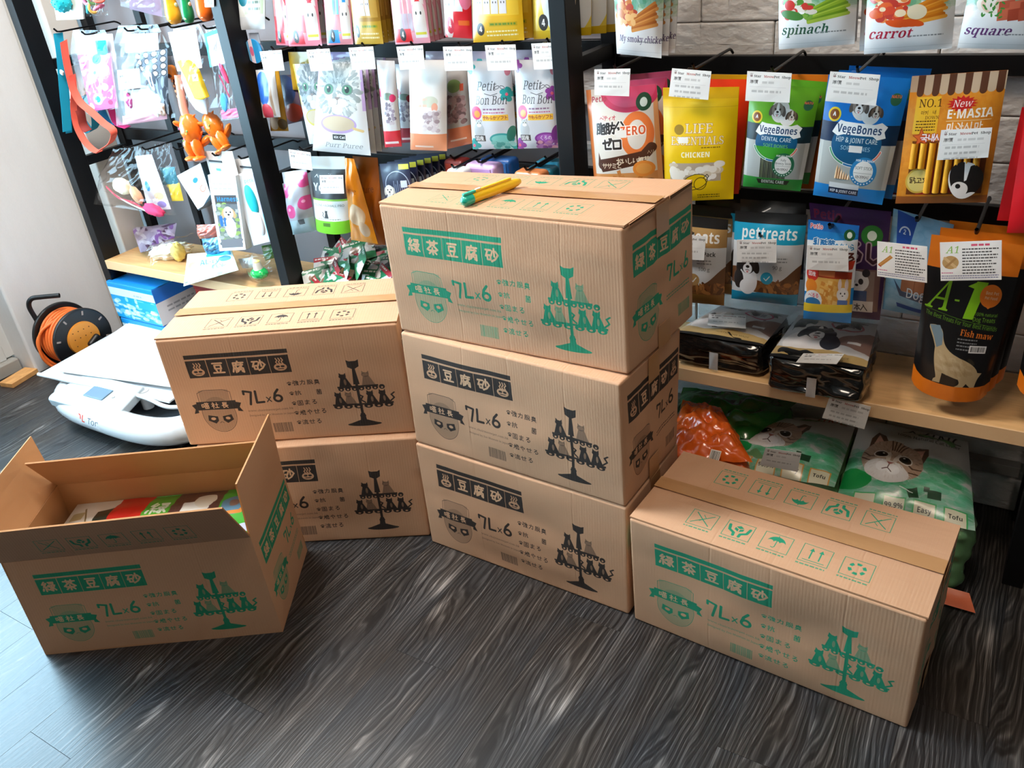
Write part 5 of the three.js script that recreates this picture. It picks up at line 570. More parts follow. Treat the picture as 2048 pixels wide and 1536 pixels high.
// flat black treat bags lying on the plank, and litter bags under it
function layBag(label, q, thick, map, frontMat, group, over = 0) {   // q: far-left, far-right, near-right, near-left of the printed top
  const c = centre(q), t = thing('lying_treat_bag', label, 'treat bag', c, group), l = local(q, c), dn = (p, h, z = 0) => [p[0], p[1] - h, p[2] + z];
  part('front_panel', sheet(l, { front: 0.012, nu: 18, nv: 16, wrinkle: 0.004, freq: 1.5, k: ++bagK }), film(map), t);
  const g = hexa([dn(l[3], thick, 0.004), dn(l[2], thick, 0.004), dn(l[0], thick * 0.8), dn(l[1], thick * 0.8), l[3], l[2], l[0], l[1]], 0.014, { n: 12, dent: 0.012, k: bagK * 3 }); part('body', g, frontMat, t);
  const s = [mid(l[3], l[2], 0.43), mid(l[3], l[2], 0.53)], f = 0.012; part('seam_tape', sheet([dn(s[0], thick * 0.4, f), dn(s[1], thick * 0.4, f), dn(s[1], thick * 0.97, f), dn(s[0], thick * 0.97, f)], { front: 0.002, nu: 4, nv: 6 }), std(0xc4c8cc, 0.35, { metalness: 0.3, side: THREE.DoubleSide }), t);
  return t;
}
{
  const glossBlack = phys(0x0b0c0d, 0.2, { clearcoat: 1, clearcoatRoughness: 0.08, side: THREE.DoubleSide });
  const top = (collie) => T(448, 448, (g, w, h) => { rect(g, 0, 0, w, h, '#c9c6c4'); g.fillStyle = '#8a6a5e'; g.beginPath(); g.moveTo(w, 130); g.bezierCurveTo(380, 160, 320, 170, 260, 280); g.lineTo(w, 330); g.fill(); g.strokeStyle = collie ? '#b85a62' : '#c02a5c'; g.lineWidth = 12; g.beginPath(); g.ellipse(300, 90, 84, 52, 0.1, 0, 7); g.stroke(); barcode(g, 260, 66, 80, 46, '#55545c'); ell(g, 130, 300, 110, 110, '#e6dfdb'); if (collie) { dogHead(g, 170, 200, 78, '#22242c', '#eeebe8', '#16181f'); ell(g, 250, 290, 50, 60, '#2a2c36'); } else { dogHead(g, 110, 190, 70, '#cfc4b8', '#ece6e0', '#a89888'); } poly(g, [0, 350, 120, 370, 260, 350, w, 372, w, h, 0, h], '#b89a62'); txt(g, 'AUSTRALIAN MADE', 190, 402, 20, '#5a4a28'); rect(g, 330, 250, 66, 24, '#e8e6e2'); rect(g, 0, 425, w, 30, '#141414'); });
  layBag('smaller flat black treat bag with a gold band, beside the top of the cartons', [[-0.68, 0.5, -2.02], [-0.5, 0.5, -2.02], [-0.505, 0.51, -1.815], [-0.73, 0.51, -1.812]], 0.085, top(false), glossBlack, 'flat black treat bags');
  layBag('flat black treat bag with a collie print, overhanging the oak plank', [[-0.475, 0.505, -2.02], [-0.285, 0.505, -2.03], [-0.262, 0.515, -1.775], [-0.475, 0.515, -1.765]], 0.09, top(true), glossBlack, 'flat black treat bags');
}
{
  const cat = (orange) => T(560, 560, (g, w, h) => {
    rect(g, 0, 0, w, h, '#cfd1ce'); const gr = ['#2fa060', '#3fb878', '#58c896', '#7fd6b4', '#1f8a4a']; for (let i = 0; i < 420; i++) { g.globalAlpha = 0.22; const y = h * (0.42 + rnd() * 0.58); ell(g, rnd() * w, y, 22 + rnd() * 30, 10 + rnd() * 16, gr[i % 5]); } g.globalAlpha = 1; ell(g, 40, h * 0.74, 90, 60, '#17994a');
    line(g, [w * 0.42, 50, w * 0.5, 10, w * 0.56, 52], orange ? '#b5562a' : '#26262a', 7); txt(g, 'ZINC', w * 0.54, 58, 92, orange ? '#b5562a' : '#26262a', { skew: 0.25, stretch: 1.1 }); if (!orange) txt(g, '100% Natural Cat Litter', w * 0.36, 92, 30, '#26262a');
    g.save(); g.translate(w * 0.36, h * 0.5); g.rotate(0.24); catHead(g, 0, 0, 142, '#b99a82', '#5f4636', '#2a2018'); g.restore(); poly(g, [w * 0.5, h * 0.78, w * 0.58, h * 0.74, w * 0.6, h * 0.84, w * 0.53, h * 0.86], '#1c4a2c'); line(g, [w * 0.45, h * 0.77, w * 0.55, h * 0.8], '#e8f0e8', 5); rect(g, w * 0.66, h * 0.74, 56, 44, '#1f4a30'); rect(g, w * 0.63, h * 0.72, 24, 24, '#1f4a30');
    for (let i = 0; i < 4; i++) { const x = w * (0.12 + i * 0.22), y = h * 0.86; rect(g, x, y, 96, 78, orange ? '#e0a04a' : '#46b46a'); rect(g, x + 6, y + 6, 84, 72, '#e6e2c4'); txt(g, ['', '99.9%', 'Easy', 'Tofu'][i], x + 48, y + 50, 30, '#3a3a32', { bold: true, align: 'center', stretch: 0.9 }); }
  });
  const sideClear = phys(0x5f8a5a, 0.28, { clearcoat: 0.6, side: THREE.DoubleSide });
  const mk = (label, q, m, floorZ, thick) => {
    const c = centre(q), t = thing('litter_bag', label, 'litter bag', c, 'floor litter bags with a cat print'), l = local(q, c), g0 = (p, z) => [p[0], -c[1] + 0.006, p[2] + z];
    part('front_panel', sheet(l, { front: 0.035, nu: 22, nv: 22, wrinkle: 0.006, freq: 1.5, k: ++bagK * 2 }), film(m), t);
    part('body', hexa([g0(l[3], 0.02), g0(l[2], 0.02), g0(l[0], 0.0), g0(l[1], 0.0), l[3], l[2], l[0], l[1]], 0.03, { n: 14, dent: 0.02, k: bagK }), sideClear, t);
    const fr = mid(g0(l[3], 0.04), g0(l[2], 0.04)); part('bottom_seal', sheet([[l[3][0], g0(l[3], 0)[1] + 0.03, l[3][2] + 0.03], [l[2][0] + 0.015, g0(l[2], 0)[1] + 0.03, l[2][2] + 0.03], [l[2][0] + 0.035, g0(l[2], 0)[1] + 0.004, l[2][2] + 0.06], [l[3][0], g0(l[3], 0)[1] + 0.004, l[3][2] + 0.06]], { front: 0.002, wrinkle: 0.004, nu: 16, nv: 4 }), mfilm(0xd9622a), t); return t;
  };
  mk('clear and green cat litter bag with a tabby face, under the plank', [[-0.291,0.245,-2],[-0.042,0.239,-2],[0.013,0.19,-1.72],[-0.286,0.169,-1.72]], cat(false), 0);
  mk('darker cat litter bag with a tabby half behind a price card', [[-0.565,0.182,-2.02],[-0.305,0.218,-2.02],[-0.292,0.21,-1.73],[-0.586,0.191,-1.73]], cat(true), 0);
  const q = [[-0.741,0.256,-1.9],[-0.634,0.257,-1.9],[-0.476,0.263,-1.68],[-0.702,0.215,-1.68]], c = centre(q), t = thing('orange_litter_bag', 'crumpled glossy orange litter bag beside the stack on the floor', 'litter bag', c), l = local(q, c), or = phys(0xe4631c, 0.25, { clearcoat: 0.8, clearcoatRoughness: 0.1, side: THREE.DoubleSide });
  part('front_panel', sheet(l, { front: 0.03, nu: 30, nv: 30, wrinkle: 0.02, freq: 1.3, k: 3 }), or, t); part('body', hexa([[l[3][0], -c[1] + 0.004, l[3][2]], [l[2][0], -c[1] + 0.004, l[2][2]], [l[0][0], -c[1] + 0.004, l[0][2]], [l[1][0], -c[1] + 0.004, l[1][2]], l[3], l[2], l[0], l[1]], 0.03, { n: 12, dent: 0.03 }), or, t); 
  part('barcode_label', sheet([[0.06, 0.03, 0.115], [0.085, 0.028, 0.112], [0.085, 0.01, 0.135], [0.06, 0.012, 0.138]], { front: 0, wrinkle: 0, nu: 1, nv: 1 }), std(0xffffff, 0.5, { map: T(64, 48, (g) => { rect(g, 0, 0, 64, 48, '#e8ddd0'); barcode(g, 4, 4, 56, 40, '#222'); }) }), t);
  const q2 = [[-0.791,0.214,-2.03],[-0.455,0.248,-2.03],[-0.531,0.215,-1.84],[-0.753,0.19,-1.84]], c2 = centre(q2), t2 = thing('green_litter_bag', 'dark green shiny litter bag deep under the oak plank', 'litter bag', c2), l2 = local(q2, c2), gn = phys(0x1d6a2a, 0.25, { clearcoat: 0.8, side: THREE.DoubleSide });
  part('front_panel', sheet(l2, { front: 0.03, nu: 24, nv: 18, wrinkle: 0.018, freq: 1.3, k: 8 }), gn, t2); part('body', hexa([[l2[3][0], -c2[1] + 0.004, l2[3][2]], [l2[2][0], -c2[1] + 0.004, l2[2][2]], [l2[0][0], -c2[1] + 0.004, l2[0][2]], [l2[1][0], -c2[1] + 0.004, l2[1][2]], l2[3], l2[2], l2[0], l2[1]], 0.03, { n: 10, dent: 0.02 }), gn, t2);
}

// ---------- cat treats, the middle bay ----------
const stick = (bg, tube1, tube2, red, four = true) => T(320, 440, (g, w, h) => {
  rect(g, 0, 0, w, h, bg); rect(g, 0, 0, w, h * 0.42, red); ell(g, w * 0.4, h * 0.28, w * 0.36, h * 0.15, '#f0e2e0'); rect(g, 14, h * 0.36, w - 28, h * 0.56, bg);
  for (let i = 0; i < 4; i++) { const x = 26 + i * 44; rect(g, x, h * 0.36, 40, h * 0.52, tube1); rect(g, x, h * 0.36, 40, h * 0.12, '#f2ece6'); rect(g, x + 6, h * 0.37, 10, h * 0.5, '#ffffff88'); rect(g, x, h * 0.68, 40, h * 0.18, tube2); rect(g, x + 38, h * 0.36, 3, h * 0.52, '#00000030'); }
  ell(g, w * 0.8, h * 0.72, w * 0.16, h * 0.2, '#e6e2e0'); rect(g, w * 0.64, h * 0.74, w * 0.32, h * 0.2, '#e6e2e0'); rect(g, w * 0.68, h * 0.38, w * 0.24, h * 0.18, red); for (const k of [-1, 1]) { poly(g, [w * (0.8 + k * 0.05), h * 0.55, w * (0.8 + k * 0.14), h * 0.48, w * (0.8 + k * 0.15), h * 0.6], '#e6e2e0'); ell(g, w * (0.8 + k * 0.06), h * 0.68, 6, 8, '#222'); } rect(g, w * 0.66, h * 0.88, w * 0.28, 12, '#d8cf4a'); rect(g, 10, h * 0.84, w * 0.5, h * 0.14, red); ell(g, w * 0.28, h * 0.9, 30, 30, '#2a2322'); txt(g, '4', w * 0.28, h * 0.93, 40, '#f6eee6', { bold: true, align: 'center' });
});
const goldPack = (purple) => T(320, 440, (g, w, h) => {
  rect(g, 0, 0, w, h, purple ? '#a8802a' : '#e2b31c'); rect(g, 20, 0, w - 40, h * 0.72, purple ? '#c9a24a' : '#edc63a'); for (let i = 0; i < 4; i++) { const x = 30 + i * 52; rect(g, x, 0, 46, h * 0.7, '#d9d6dc'); rect(g, x, 0, 46, h * 0.26, purple ? '#6f4a8a' : '#8a3a44'); zh(g, 'べる', x + 10, h * 0.02, 24, '#f4e8dc', 0.14, 0); zh(g, 'る', x + 10, h * 0.1, 26, '#f4e8dc', 0.14); ell(g, x + 23, h * 0.3, 22, 26, purple ? '#b89ac8' : '#e8b84a'); ell(g, x + 23, h * 0.42, 24, 18, purple ? '#5a3a7a' : '#b84a4a'); for (const k of [-1, 1]) ell(g, x + 23 + k * 9, h * 0.58, 3, 5, '#333'); rect(g, x + 44, 0, 4, h * 0.7, '#00000038'); }
  rect(g, w * 0.77, 0, w * 0.15, h * 0.44, purple ? '#8a2a6a' : '#8a1c1c'); zh(g, 'くろ', w * 0.78, h * 0.1, 34, '#f6e8d8', 0.16, 0.01); zh(g, 'ろ', w * 0.78, h * 0.24, 36, '#f6e8d8', 0.16); rect(g, 0, h * 0.76, w, h * 0.24, purple ? '#c8a234' : '#dfb21c'); ell(g, w * 0.18, h * 0.86, 26, 30, '#2a2322'); txt(g, '4', w * 0.18, h * 0.89, 38, '#f6eee6', { bold: true, align: 'center' }); rect(g, w * 0.36, h * 0.79, w * 0.54, 20, '#c0a41c'); smalltext(g, w * 0.38, h * 0.8, w * 0.5, 1, 16, '#6a8a2a'); smalltext(g, w * 0.3, h * 0.88, w * 0.6, 2, 12, '#efe2b4');
});
{
  const B = (c) => mfilm(c), P = (label, q, m, o = {}) => pouch('cat_treat_pack', label, 'cat treat pack', q, m, { d: 0.01, ...o });
  P('pale green and white packet cut by the top edge beside the post', [[-2.053,1.415,-1.85],[-1.932,1.409,-1.85],[-1.99,1.246,-1.85],[-2.09,1.245,-1.85]], T(200, 240, (g, w, h) => { rect(g, 0, 0, w, h, '#eef2ec'); rect(g, 60, 60, 130, 120, '#d3e6c4'); ell(g, 50, 110, 40, 40, '#1f8296'); smalltext(g, 90, 80, 80, 4, 16, '#6a7a6a'); poly(g, [0, 190, 200, 190, 200, 240, 0, 240], '#e4e8ea'); }));
  const pinkS = stick('#e8889a', '#e88a8a', '#d8484a', '#d8283a'), redS = stick('#e6a0b0', '#d8909a', '#b8aab8', '#dc1c24'), blueS = stick('#d88a94', '#6fb4dc', '#e0888c', '#1a86cc');
  P('narrow pink cream-stick pack partly hidden by its neighbour', [[-1.931,1.444,-1.87],[-1.856,1.44,-1.87],[-1.908,1.196,-1.87],[-1.979,1.199,-1.87]], pinkS);
  stack(P('pink and red four-stick cream treat pack', [[-1.835,1.454,-1.825],[-1.725,1.45,-1.825],[-1.757,1.203,-1.825],[-1.883,1.202,-1.825]], pinkS), 2, 0.03, 'pink four-stick cream pack hanging behind its twin', 'pink four-stick packs behind the first');
  stack(P('blue four-stick cream treat pack with a white cat', [[-1.698,1.446,-1.825],[-1.603,1.442,-1.825],[-1.644,1.205,-1.825],[-1.737,1.204,-1.825]], blueS), 2, 0.03, 'blue four-stick cream pack hanging behind its twin', 'blue four-stick packs behind the first');
  stack(P('gold and purple four-stick cream treat pack', [[-1.617,1.441,-1.825],[-1.523,1.437,-1.825],[-1.539,1.205,-1.825],[-1.636,1.205,-1.825]], goldPack(true), { back: B(0x8a5a1c) }), 3, 0.02, 'gold and purple four-stick pack hanging behind its twin', 'gold and purple packs behind the first');
  stack(P('red and lilac four-stick cream treat pack', [[-1.485,1.435,-1.825],[-1.379,1.428,-1.825],[-1.386,1.206,-1.825],[-1.499,1.203,-1.825]], redS, { back: B(0xb01820) }), 3, 0.02, 'red and lilac four-stick pack hanging behind its twin', 'red and lilac packs behind the first');
  P('scarlet four-stick pack with a cat and a pink bubble', [[-1.317,1.424,-1.825],[-1.235,1.419,-1.825],[-1.257,1.214,-1.825],[-1.337,1.219,-1.825]], T(320, 440, (g, w, h) => { rect(g, 0, 0, w, h, '#d81c28'); rect(g, 90, 0, 150, h * 0.7, '#dfe8e8'); line(g, [160, 0, 150, 280], '#7aa88a', 6); ell(g, 270, 150, 90, 150, '#e87a9a'); ell(g, 270, 110, 60, 90, '#f0dde2'); ell(g, 280, 150, 6, 6, '#222'); ell(g, 60, h * 0.74, 70, 120, '#e0ccc8'); poly(g, [0, h * 0.55, 10, h * 0.42, 60, h * 0.52], '#e0ccc8'); poly(g, [60, h * 0.52, 110, h * 0.44, 120, h * 0.6], '#e0ccc8'); ell(g, 40, h * 0.63, 6, 8, '#222'); ell(g, 84, h * 0.63, 6, 8, '#222'); ell(g, 80, h * 0.86, 46, 42, '#c81c38'); txt(g, '4', 80, h * 0.89, 52, '#fbeeee', { bold: true, align: 'center' }); rect(g, 180, h * 0.8, 120, 24, '#e0641c'); }));
  stack(P('golden-yellow four-stick cream treat pack with shiny edges', [[-1.232,1.419,-1.825],[-1.103,1.411,-1.825],[-1.109,1.209,-1.825],[-1.255,1.205,-1.825]], goldPack(false), { back: B(0xb8860c) }), 2, 0.03, 'golden-yellow four-stick pack hanging behind its twin', 'golden-yellow packs behind the first', 0.008);
  const yel = T(256, 384, (g, w, h) => { rect(g, 0, 0, w, h, '#e8d14a'); ell(g, 170, 200, 110, 170, '#e6ecee'); for (const k of [-1, 1]) ell(g, 170 + k * 28, 210, 8, 9, '#222'); line(g, [60, 160, 130, 260], '#c8a07a', 12); ell(g, 70, 320, 30, 32, '#2a2620'); txt(g, '4', 70, 334, 40, '#fff', { bold: true, align: 'center' }); rect(g, 0, 352, w, 32, '#d8b818'); });
  stack(P('pale yellow cream-stick pack crossing behind the black post', [[-1.082,1.426,-1.845],[-0.969,1.419,-1.845],[-0.983,1.211,-1.845],[-1.095,1.207,-1.845]], yel, { back: B(0xc9a414) }), 4, 0.035, 'pale yellow cream-stick pack behind its twin, a yellow edge beside the post', 'yellow packs behind the post', 0.022, -0.002);
  for (const [x, y] of [[-1.96, 1.335], [-1.85, 1.335], [-1.73, 1.335], [-1.57, 1.335], [-1.4, 1.335], [-1.25, 1.335], [-1.06, 1.34]]) hook(x, y);
  // second row
  P('blue and silver fish-shaped toy pack at the post', [[-2.057,1.135,-1.84],[-1.978,1.135,-1.84],[-1.997,1,-1.84],[-2.072,0.995,-1.84]], T(160, 320, (g, w, h) => { rect(g, 0, 0, w, h, '#c9c4c0'); ell(g, 50, 120, 60, 110, '#2f6fd0'); ell(g, 60, 280, 50, 60, '#e0485a'); line(g, [110, 0, 120, 300], '#a88a70', 20); }), { back: B(0xb0a8a4) });
  P('gold-backed blister card behind the blue fish pack', [[-2.054,1.13,-1.88],[-2.004,1.128,-1.88],[-2.02,0.947,-1.88],[-2.099,0.944,-1.88]], T(128, 256, (g, w, h) => { rect(g, 0, 0, w, h, '#d2a032'); ell(g, 40, 200, 40, 50, '#cfcabd'); ell(g, 100, 225, 30, 24, '#6a5a3a'); }), { back: B(0xc09030) });
  { const t = thing('ball_toy', 'small blue and white round toy packet by the black post', 'toy packet', centre([[-2.063,1.185,-1.86]])); const g = new THREE.CylinderGeometry(0.034, 0.034, 0.01, 28).rotateX(Math.PI / 2); const m = film(T(128, 128, (g2) => { rect(g2, 0, 0, 128, 128, '#2f9ad6'); rect(g2, 0, 64, 128, 30, '#e8d4dc'); ell(g2, 64, 78, 26, 14, '#d86a8a'); rect(g2, 0, 100, 128, 28, '#7ab8dc'); })); part('disc', g, [m, m, m], t); part('header', rbox(0.04, 0.03, 0.002, 0.0008), std(0x8a8f98, 0.4), t, [0.012, 0.035, 0]); }
  P('dim blue and red plush toy packet behind the kitten pouch', [[-2.086,1.103,-1.93],[-1.969,1.104,-1.93],[-1.984,0.97,-1.93],[-2.081,0.951,-1.93]], T(128, 128, (g, w, h) => { rect(g, 0, 0, w, h, '#7a6a80'); ell(g, 50, 40, 50, 40, '#3f5a98'); ell(g, 70, 100, 50, 26, '#c04a3a'); }), { back: B(0x7a6a80) });
  const catPouch = (kitten) => T(448, 720, (g, w, h) => { rect(g, 0, 0, w, h, '#dcdfe0'); rect(g, 0, 0, 22, h * 0.5, kitten ? '#d9cf5a' : '#c2a6d6'); rect(g, w - 22, 0, 22, h * 0.5, kitten ? '#b49ac8' : '#c2a6d6'); const c = kitten ? '#8f989c' : '#b4bab8'; for (let i = 0; i < 500; i++) { const a = rnd() * 6.28, r = Math.sqrt(rnd()); ell(g, w * 0.5 + Math.cos(a) * r * 195, 190 + Math.sin(a) * r * 220, 14, 30, ['#a3aaa9', '#bfc5c3', '#929b9a', '#cdd2d0'].map((q) => (kitten ? { '#a3aaa9': '#727b80', '#bfc5c3': '#98a0a3', '#929b9a': '#60696e', '#cdd2d0': '#a8afb1' }[q] : q))[i % 4], a + 1.57); }
    for (let i = -3; i <= 3; i++) line(g, [w * 0.5 + i * 16, 20, w * 0.5 + i * 10, 100], kitten ? '#5f686d' : '#9aa3a3', 5); for (const k of [-1, 1]) { ell(g, w * 0.5 + k * 88, 195, 50, 42, '#6f7a78'); ell(g, w * 0.5 + k * 86, 195, 42, 36, '#4f8a6a'); ell(g, w * 0.5 + k * 86, 195, 20, 25, '#10201a'); ell(g, w * 0.5 + k * 86 - 12, 180, 8, 8, '#fff'); ell(g, w * 0.5 + k * 36, 300, 52, 36, '#cfd3d2'); } poly(g, [w * 0.5 - 26, 252, w * 0.5 + 26, 252, w * 0.5, 280], '#8a7a76'); line(g, [w * 0.5, 280, w * 0.5, 306, w * 0.5 - 24, 318], '#6a6462', 4); ell(g, w * 0.5, 350, 50, 40, '#d9dcdb');
    ell(g, w * 0.5, 470, 150, 78, kitten ? '#cdbc54' : '#b49ac8'); ell(g, w * 0.5, 464, 134, 62, '#c9b79a'); line(g, [w * 0.78, 500, w * 0.92, 520], '#d9bd80', 22); rect(g, w * 0.4, 555, 100, 48, '#2c2c2c'); txt(g, 'Kit Cat', w * 0.42, 590, 30, '#eee', { bold: true, stretch: 0.9 }); txt(g, 'Purr Puree', w * 0.24, 668, 56, '#8a8d8f', { font: 'serif', skew: 0.3 }); });
  P('grey kitten puree pouch with a yellow edge, behind the white cat one', [[-1.919,1.148,-1.86],[-1.781,1.151,-1.86],[-1.818,0.922,-1.86],[-1.921,0.917,-1.86]], film(catPouch(true), { clearcoat: 0, roughness: 0.62 }), { d: 0.012 });
  stack(P('big white cat puree pouch with green eyes', [[-1.781,1.158,-1.825],[-1.627,1.155,-1.825],[-1.652,0.906,-1.825],[-1.878,0.909,-1.825]], film(catPouch(false), { clearcoat: 0, roughness: 0.62 }), { d: 0.014, back: B(0x5a4a66) }), 4, 0.022, 'white cat puree pouch lined up behind the big one, a purple edge', 'white cat puree pouches behind the first', 0.003);
  P('purple top of a puree pouch over the white cat', [[-1.83,1.17,-1.92],[-1.698,1.169,-1.92],[-1.714,1.066,-1.92],[-1.85,1.064,-1.92]], B(0x8f6fb0), { d: 0.008 }); P('mustard top of a pouch over the grey kitten', [[-1.99,1.171,-1.92],[-1.889,1.171,-1.92],[-1.91,1.063,-1.92],[-2.004,1.062,-1.92]], B(0xc9a82c), { d: 0.008 });
  const slim = (c, bow) => T(200, 480, (g, w, h) => { rect(g, 0, 0, w, h, '#dfe1e4'); ell(g, 40, 170, 40, 26, bow); ell(g, 110, 190, 60, 20, '#7f988a'); ell(g, 160, 200, 30, 22, bow); for (let i = 0; i < 60; i++) ell(g, 40 + rnd() * 130, 230 + rnd() * 110, 16, 10, ['#cfc8d2', '#a9a0b4', '#e6e2e8', '#8a8494'][i % 4]); rect(g, 0, h * 0.8, w, h * 0.2, c); rect(g, 16, h * 0.93, w - 40, 14, '#f0dede'); });
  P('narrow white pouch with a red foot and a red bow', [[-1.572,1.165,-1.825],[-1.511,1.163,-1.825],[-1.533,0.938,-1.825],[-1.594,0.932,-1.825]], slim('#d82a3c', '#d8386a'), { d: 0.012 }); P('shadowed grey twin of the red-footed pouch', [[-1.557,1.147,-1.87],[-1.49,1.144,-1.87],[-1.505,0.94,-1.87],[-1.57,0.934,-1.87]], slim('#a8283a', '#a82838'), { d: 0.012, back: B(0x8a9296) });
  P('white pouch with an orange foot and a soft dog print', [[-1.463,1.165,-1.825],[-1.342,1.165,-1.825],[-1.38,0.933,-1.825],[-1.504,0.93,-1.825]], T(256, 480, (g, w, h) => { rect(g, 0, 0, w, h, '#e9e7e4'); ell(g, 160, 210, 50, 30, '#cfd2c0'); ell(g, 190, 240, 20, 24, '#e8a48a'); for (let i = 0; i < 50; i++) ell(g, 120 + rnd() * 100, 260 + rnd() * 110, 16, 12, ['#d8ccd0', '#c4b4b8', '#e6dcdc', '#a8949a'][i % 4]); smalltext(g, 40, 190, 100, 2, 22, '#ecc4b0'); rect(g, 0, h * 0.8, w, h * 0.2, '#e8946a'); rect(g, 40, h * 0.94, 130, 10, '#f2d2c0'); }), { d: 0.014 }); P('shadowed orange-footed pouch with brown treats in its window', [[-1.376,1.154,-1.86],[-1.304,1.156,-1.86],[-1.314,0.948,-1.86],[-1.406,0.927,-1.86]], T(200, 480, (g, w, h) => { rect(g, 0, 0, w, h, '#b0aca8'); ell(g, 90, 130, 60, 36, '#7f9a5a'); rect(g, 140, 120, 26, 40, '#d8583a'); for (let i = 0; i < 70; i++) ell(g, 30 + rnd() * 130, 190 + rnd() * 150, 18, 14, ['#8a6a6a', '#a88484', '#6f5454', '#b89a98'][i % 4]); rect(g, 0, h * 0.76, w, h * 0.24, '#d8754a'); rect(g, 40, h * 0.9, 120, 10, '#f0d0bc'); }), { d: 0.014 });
  const bon = (purple) => T(360, 640, (g, w, h) => { const a = purple ? '#8a3a96' : '#1f9a9a'; rect(g, 0, 0, w, h, '#d3d6dc'); const bl = (x, y, s) => { for (let i = 0; i < 5; i++) ell(g, x + Math.cos(i * 1.256) * s, y + Math.sin(i * 1.256) * s, s * 0.8, s * 0.6, a, i); ell(g, x, y, s * 0.35, s * 0.35, '#e0607a'); }; bl(16, 40, 30); bl(320, 230, 32); bl(20, 610, 34); ell(g, 330, 60, 24, 40, '#d07a8a');
    txt(g, 'Petit', 80, 200, 86, '#3a3a40', { font: 'serif', skew: 0.25, stretch: 0.85 }); line(g, [150, 222, 200, 236, 250, 222], '#3a3a40', 4); g.strokeStyle = '#3a3a40'; g.lineWidth = 4; for (const k of [-1, 1]) { g.beginPath(); g.ellipse(268 + k * 20, 180, 18, 10, k * 0.4, 0, 7); g.stroke(); } txt(g, 'Bon Bon', 66, 300, 88, '#3a3a40', { font: 'serif', skew: 0.25, stretch: 0.72 });
    ell(g, 70, 362, 46, 50, '#d8487a'); ell(g, 76, 370, 26, 26, '#ef9a3a'); smalltext(g, 130, 330, 170, 1, 18, '#8a6a8a'); smalltext(g, 130, 356, 170, 1, 14, '#c0608a'); rect(g, 120, 376, 200, 44, '#f0bd3a'); zh(g, 'やわらかソフト', 124, 384, 27, '#8a2a3a', 0.13, 1.03); ell(g, 80, 490, 44, 60, '#b9bec2'); catHead(g, 84, 440, 28, '#c3c8ca', '#8f979b', '#5a7a5a'); rect(g, 36, 530, 90, 46, '#2c2e30'); zh(g, '国産', 42, 536, 34, '#eee', 0.12); ell(g, 255, 560, 95, 46, a); ell(g, 255, 560, 80, 32, purple ? '#a85ab4' : '#6fc4bc'); if (purple) zh(g, 'くろの', 200, 540, 32, '#f0e4f0'); for (let i = 0; i < 30; i++) ell(g, 170 + rnd() * 180, 585 + rnd() * 50, 22, 14, purple ? ['#b878b0', '#d89aa0', '#8a4a8a'][i % 3] : ['#6fc0b8', '#9ad4cc', '#2a9a94'][i % 3]); ell(g, 330, 520, 30, 60, purple ? '#7a2a86' : '#1f7a6a', 0.3); });
  stack(P('white and teal flowery cat treat pouch with script lettering', [[-1.281,1.162,-1.825],[-1.152,1.162,-1.825],[-1.157,0.95,-1.825],[-1.295,0.942,-1.825]], bon(false), { d: 0.014 }), 1, 0.03, 'teal script-lettered pouch hanging behind its twin', 'teal script-lettered pouches behind the first', 0.01);
  stack(P('white and purple script-lettered cat treat pouch next to the post', [[-1.142,1.165,-1.825],[-1.026,1.164,-1.825],[-1.029,0.959,-1.825],[-1.154,0.95,-1.825]], bon(true), { d: 0.014, back: B(0x6a3a76) }), 2, 0.03, 'purple script-lettered pouch hanging behind its twin', 'purple script-lettered pouches behind the first', 0.01);
  for (const [l, q] of [['silvery header of a hidden packet over the teal pouch', [[-1.34,1.167,-1.93],[-1.217,1.166,-1.93],[-1.223,1.084,-1.93],[-1.349,1.082,-1.93]]], ['silvery header of a hidden packet over the purple pouch', [[-1.209,1.169,-1.93],[-1.093,1.169,-1.93],[-1.096,1.085,-1.93],[-1.214,1.084,-1.93]]], ['white header of a hidden packet over the orange-footed pouch', [[-1.486,1.168,-1.93],[-1.372,1.167,-1.93],[-1.381,1.082,-1.93],[-1.499,1.08,-1.93]]]]) P(l, q, B(0xc4b8cc), { d: 0.006 });
  // third row
  P('clear bag of pink balls hanging by the post', [[-2.036,0.831,-1.83],[-1.926,0.849,-1.83],[-1.942,0.649,-1.83],[-2.053,0.624,-1.83]], T(200, 400, (g, w, h) => { rect(g, 0, 0, w, h, '#b4b8c2'); for (const [x, y] of [[40, 110], [70, 240], [180, 60], [180, 200]]) { ell(g, x, y, 44, 44, '#d84a8c'); ell(g, x - 10, y - 12, 12, 10, '#f0a8cc'); } rect(g, 0, 300, w, 100, '#b9d2da'); rect(g, 110, 300, 40, 34, '#5a6066'); }), { d: 0.03, wrinkle: 0.004 });
  P('black, white and lime hairball treat pouch', [[-1.904,0.889,-1.83],[-1.759,0.896,-1.83],[-1.787,0.663,-1.83],[-1.94,0.656,-1.83]], T(300, 560, (g, w, h) => { rect(g, 0, 0, w, h, '#cfe2e8'); rect(g, 0, 90, w, 215, '#26282c'); txt(g, 'Yo', 20, 250, 80, '#e8e8e8', { bold: true }); line(g, [40, 150, 60, 130, 70, 150], '#e8e8e8', 5); rect(g, 0, 305, w, 14, '#7fc02c'); rect(g, 0, 319, w, 150, '#eef0ee'); txt(g, 'FELINE HAIRBALL PRO', 20, 360, 24, '#4a5a4a', { stretch: 1.05 }); sitCat(g, 130, 445, 60, '#1c1c1c', false, -1); smalltext(g, 60, 448, 180, 1, 12, '#a0a8a0'); rect(g, 0, 465, w, 95, '#7cd028'); rect(g, 100, 480, 60, 26, '#4a7a1c'); }), { d: 0.02, foot: 0.006 });
